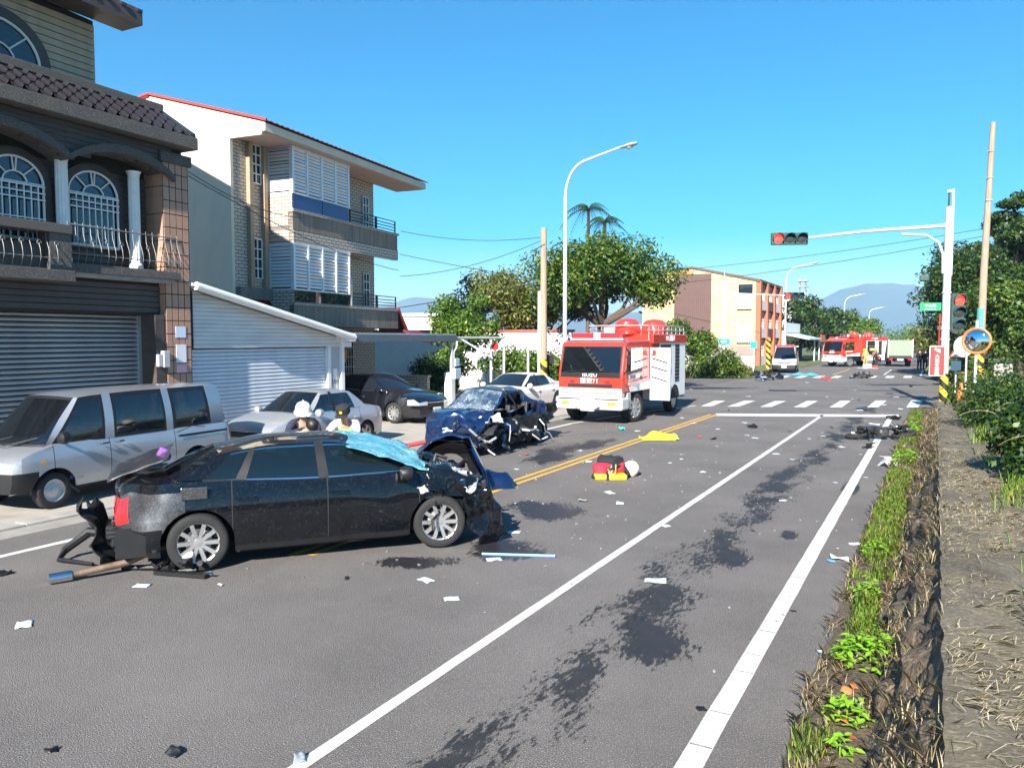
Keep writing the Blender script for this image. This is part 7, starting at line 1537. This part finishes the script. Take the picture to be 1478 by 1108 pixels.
# rescue bag, helmet, vest
m_redcloth = mat('red_cloth', (.5, .02, .045), .75, var=.3, ns=9, bump=.4, bs=30)
bag = thing('rescue_bag', 'red and black rescue bag lying on a yellow case by the centre line', 'bag', G(880, 690), R(30))
def soft(b, a=.03, s=7): return b.move(lambda p: p + a * Vector((noise.noise(p * s), noise.noise(p * s + Vector((9, 0, 0))), .6 * noise.noise(p * s + Vector((0, 9, 0))))))
def pillow(c, d, n=8):
    return MB().lathe([(.001, -.5), (.38, -.5), (.5, -.38), (.53, 0), (.5, .38), (.38, .5), (.001, .5)], 20, Matrix.Translation(c) @ Matrix.Diagonal((d[0], d[1], d[2], 1)))
soft(MB().box(-.3, -.08, -.2, .12, .0, .11), .0).build('yellow_case', m_yellow, bag, bevel=.03); MB().box(-.05, .3, -.22, .1, .0, .10).build('yellow_case', m_yellow, bag, bevel=.03); MB().box(-.09, -.04, -.215, .11, .0, .113).build('case_strap', m_blkc, bag, bevel=.005)
soft(pillow((-.14, .02, .19), (.36, .3, .2)), .07, 6).build('red_pouch', m_redcloth, bag, smooth=True); soft(pillow((.17, .12, .2), (.26, .3, .2)), .07, 6).build('red_pouch', m_redcloth, bag, smooth=True); soft(pillow((.02, .12, .31), (.44, .36, .2)), .09, 6).build('black_pouch', m_blkc, bag, smooth=True); soft(pillow((.0, -.04, .18), (.12, .1, .2))).build('grey_pocket', m_greypaint, bag, smooth=True)
MB().tube([(-.28, .1, .1), (-.34, -.02, .03), (-.28, -.12, .03)], .02, 6).build('strap', m_blkc, bag, smooth=True); MB().tube([(-.06, -.14, .2), (.02, -.2, .1), (.0, -.19, .02)], .012, 6).build('strap', m_tanc, bag, smooth=True)
MB().tube([(.1, -.1, .28), (.08, -.2, .16), (.02, -.23, .05)], .014, 6).build('strap', m_tanc, bag, smooth=True); MB().tube([(-.2, -.1, .22), (-.02, -.14, .2), (.2, -.04, .26)], .016, 6).build('strap', m_blkc, bag, smooth=True); MB().tube([(.3, .1, .2), (.36, 0, .1), (.3, -.1, .03)], .03, 6).build('strap', m_blkc, bag, smooth=True)
hl_m = thing('helmet', 'cream rescue helmet lying on its side next to the rescue bag', 'helmet', G(910, 687), R(20)); soft(MB().lathe([(.17, -.06), (.155, 0), (.15, .06), (.11, .13), (.05, .165), (.001, .17)], 22, Matrix.Translation((0, 0, .14)) @ Matrix.Rotation(R(50), 4, 'Y'), False), .004).build('shell', mat('pale_cream_helmet', (.75, .72, .52), .35, coat=.3, var=.05), hl_m, smooth=True, solid=.006); MB().tube([(-.1, 0, .1), (-.02, .1, .02), (.05, .1, .015)], .008, 5).build('chin_strap', m_blkc, hl_m, smooth=True)
vs_ = MB().grid(lambda u, v: ((u - .5) * .95 + .05 * noise.noise(Vector((u * 3, v * 3, 3))), (v - .5) * .55 * (1 + .4 * noise.noise(Vector((u * 4, 0, 7)))), .02 + .22 * max(0, noise.noise(Vector((u * 3.4, v * 2.2, 1)))) + .08 * math.sin(3.14 * v) * math.sin(3.14 * u) ** .5), 26, 14).build('safety_vest', mat('lime_yellow_cloth', (.55, .68, .03), .7, var=.12), None, smooth=True, solid=.008); vs_.location = G(951, 634); vs_.rotation_euler = (0, 0, R(35)); tag(vs_, 'crumpled lime yellow safety vest lying on the yellow centre line', 'vest')
# broken motorcycle at the verge
def moto(loc, rz, label, seed, s_=1.0):
    t = thing('broken_motorcycle', label, 'motorcycle', loc, rz); t.scale = (s_,) * 3; rg = random.Random(seed)
    for x, z in ((-.6, .12), (.62, .16)):
        w = MB(); w.tube([(x + .27 * math.cos(a), .27 * math.sin(a), z + .06 * math.cos(a)) for a in np.linspace(0, 6.283, 25)], .05, 8).build('wheel', m_rubber, t, smooth=True)
    MB().tube([(-.55, 0, .16), (-.1, .1, .28), (.3, .05, .32), (.6, 0, .2)], [.03, .045, .045, .03], 8).build('frame', m_black, t, smooth=True); MB().tube([(.35, -.25, .4), (.4, .0, .34), (.35, .3, .42)], .015, 6).build('handlebar', m_steel, t, smooth=True)
    soft(pillow((-.3, .08, .26), (.6, .26, .16)), .05).build('seat', m_black, t, smooth=True); soft(pillow((.05, .0, .2), (.36, .3, .26)), .05).build('engine', MATS['dirty_engine'], t, smooth=True)
    for k in range(9): scrap(t, (rg.uniform(-.6, .7), rg.uniform(-.25, .25), rg.uniform(.12, .36)), (rg.uniform(.2, .45), rg.uniform(.12, .25)), [m_black, m_blk, m_black, m_blkdustglare][k % 4], seed + k, name='body_panel', n=9, amp=.3)
    MB().tube([(-.1, .2, .1), (-.7, .24, .14)], .035, 8).build('exhaust', m_steel, t, smooth=True); return t
moto(G(1270, 634), R(20), 'broken black motorcycle lying on the edge line beside the verge', 500, .95); moto(G(1243, 546), R(35), 'black wrecked scooter lying on the far crosswalk', 530, .9); moto(G(1100, 543), R(-20), 'dark blue wrecked scooter pile in front of the ambulance', 560, 1.1)
for i in range(3): o = scrap(None, G(1098 + i * 14, 545 - i, .2), (.7, .45), m_blue if i != 1 else m_black, 590 + i, (.4, .3, i), 'scooter_panel', 9, .3); tag(o, ['torn blue scooter panel at the left of the pile', 'torn black scooter panel in the middle of the pile', 'torn blue scooter panel at the right of the pile'][i], 'debris')
tp_ = MB().grid(lambda u, v: ((u - .5) * 2.3, (v - .5) * 1.2, .03 + .28 * max(0, noise.noise(Vector((u * 3, v * 2, 8))) + .25) * math.sin(3.14 * u) * math.sin(3.14 * v)), 20, 12).build('blue_tarpaulin', mat('cyan_tarp', (.05, .48, .62), .45, var=.12), None, smooth=True, solid=.006); tp_.location = G(1157, 541); tp_.rotation_euler = (0, 0, R(12)); tag(tp_, 'bright cyan tarpaulin spread on the road before the ambulance', 'tarpaulin')
rp_ = scrap(None, G(1193, 546, .08), (.6, .4), m_red, 595, (.2, .1, .5), 'scooter_panel', 9, .2); tag(rp_, 'red broken panel on the far crosswalk', 'debris')
# ================================================================ HAZE
hz = MB().box(-9500, 9500, -9500, 9500, -8, 430).build('haze', None); tag(hz, 'pale blue air haze over the whole valley', 'haze', kind='stuff')
hm_ = bpy.data.materials.new('haze'); hm_.use_nodes = True; N, L = hm_.node_tree.nodes, hm_.node_tree.links; N.remove(N['Principled BSDF']); pv = N.new('ShaderNodeVolumePrincipled'); pv.inputs['Color'].default_value = (.45, .7, 1, 1); pv.inputs['Density'].default_value = .0002; pv.inputs['Anisotropy'].default_value = 0
L.new(pv.outputs[0], N['Material Output'].inputs['Volume']); hz.data.materials.append(hm_); hz.display_type = 'WIRE'
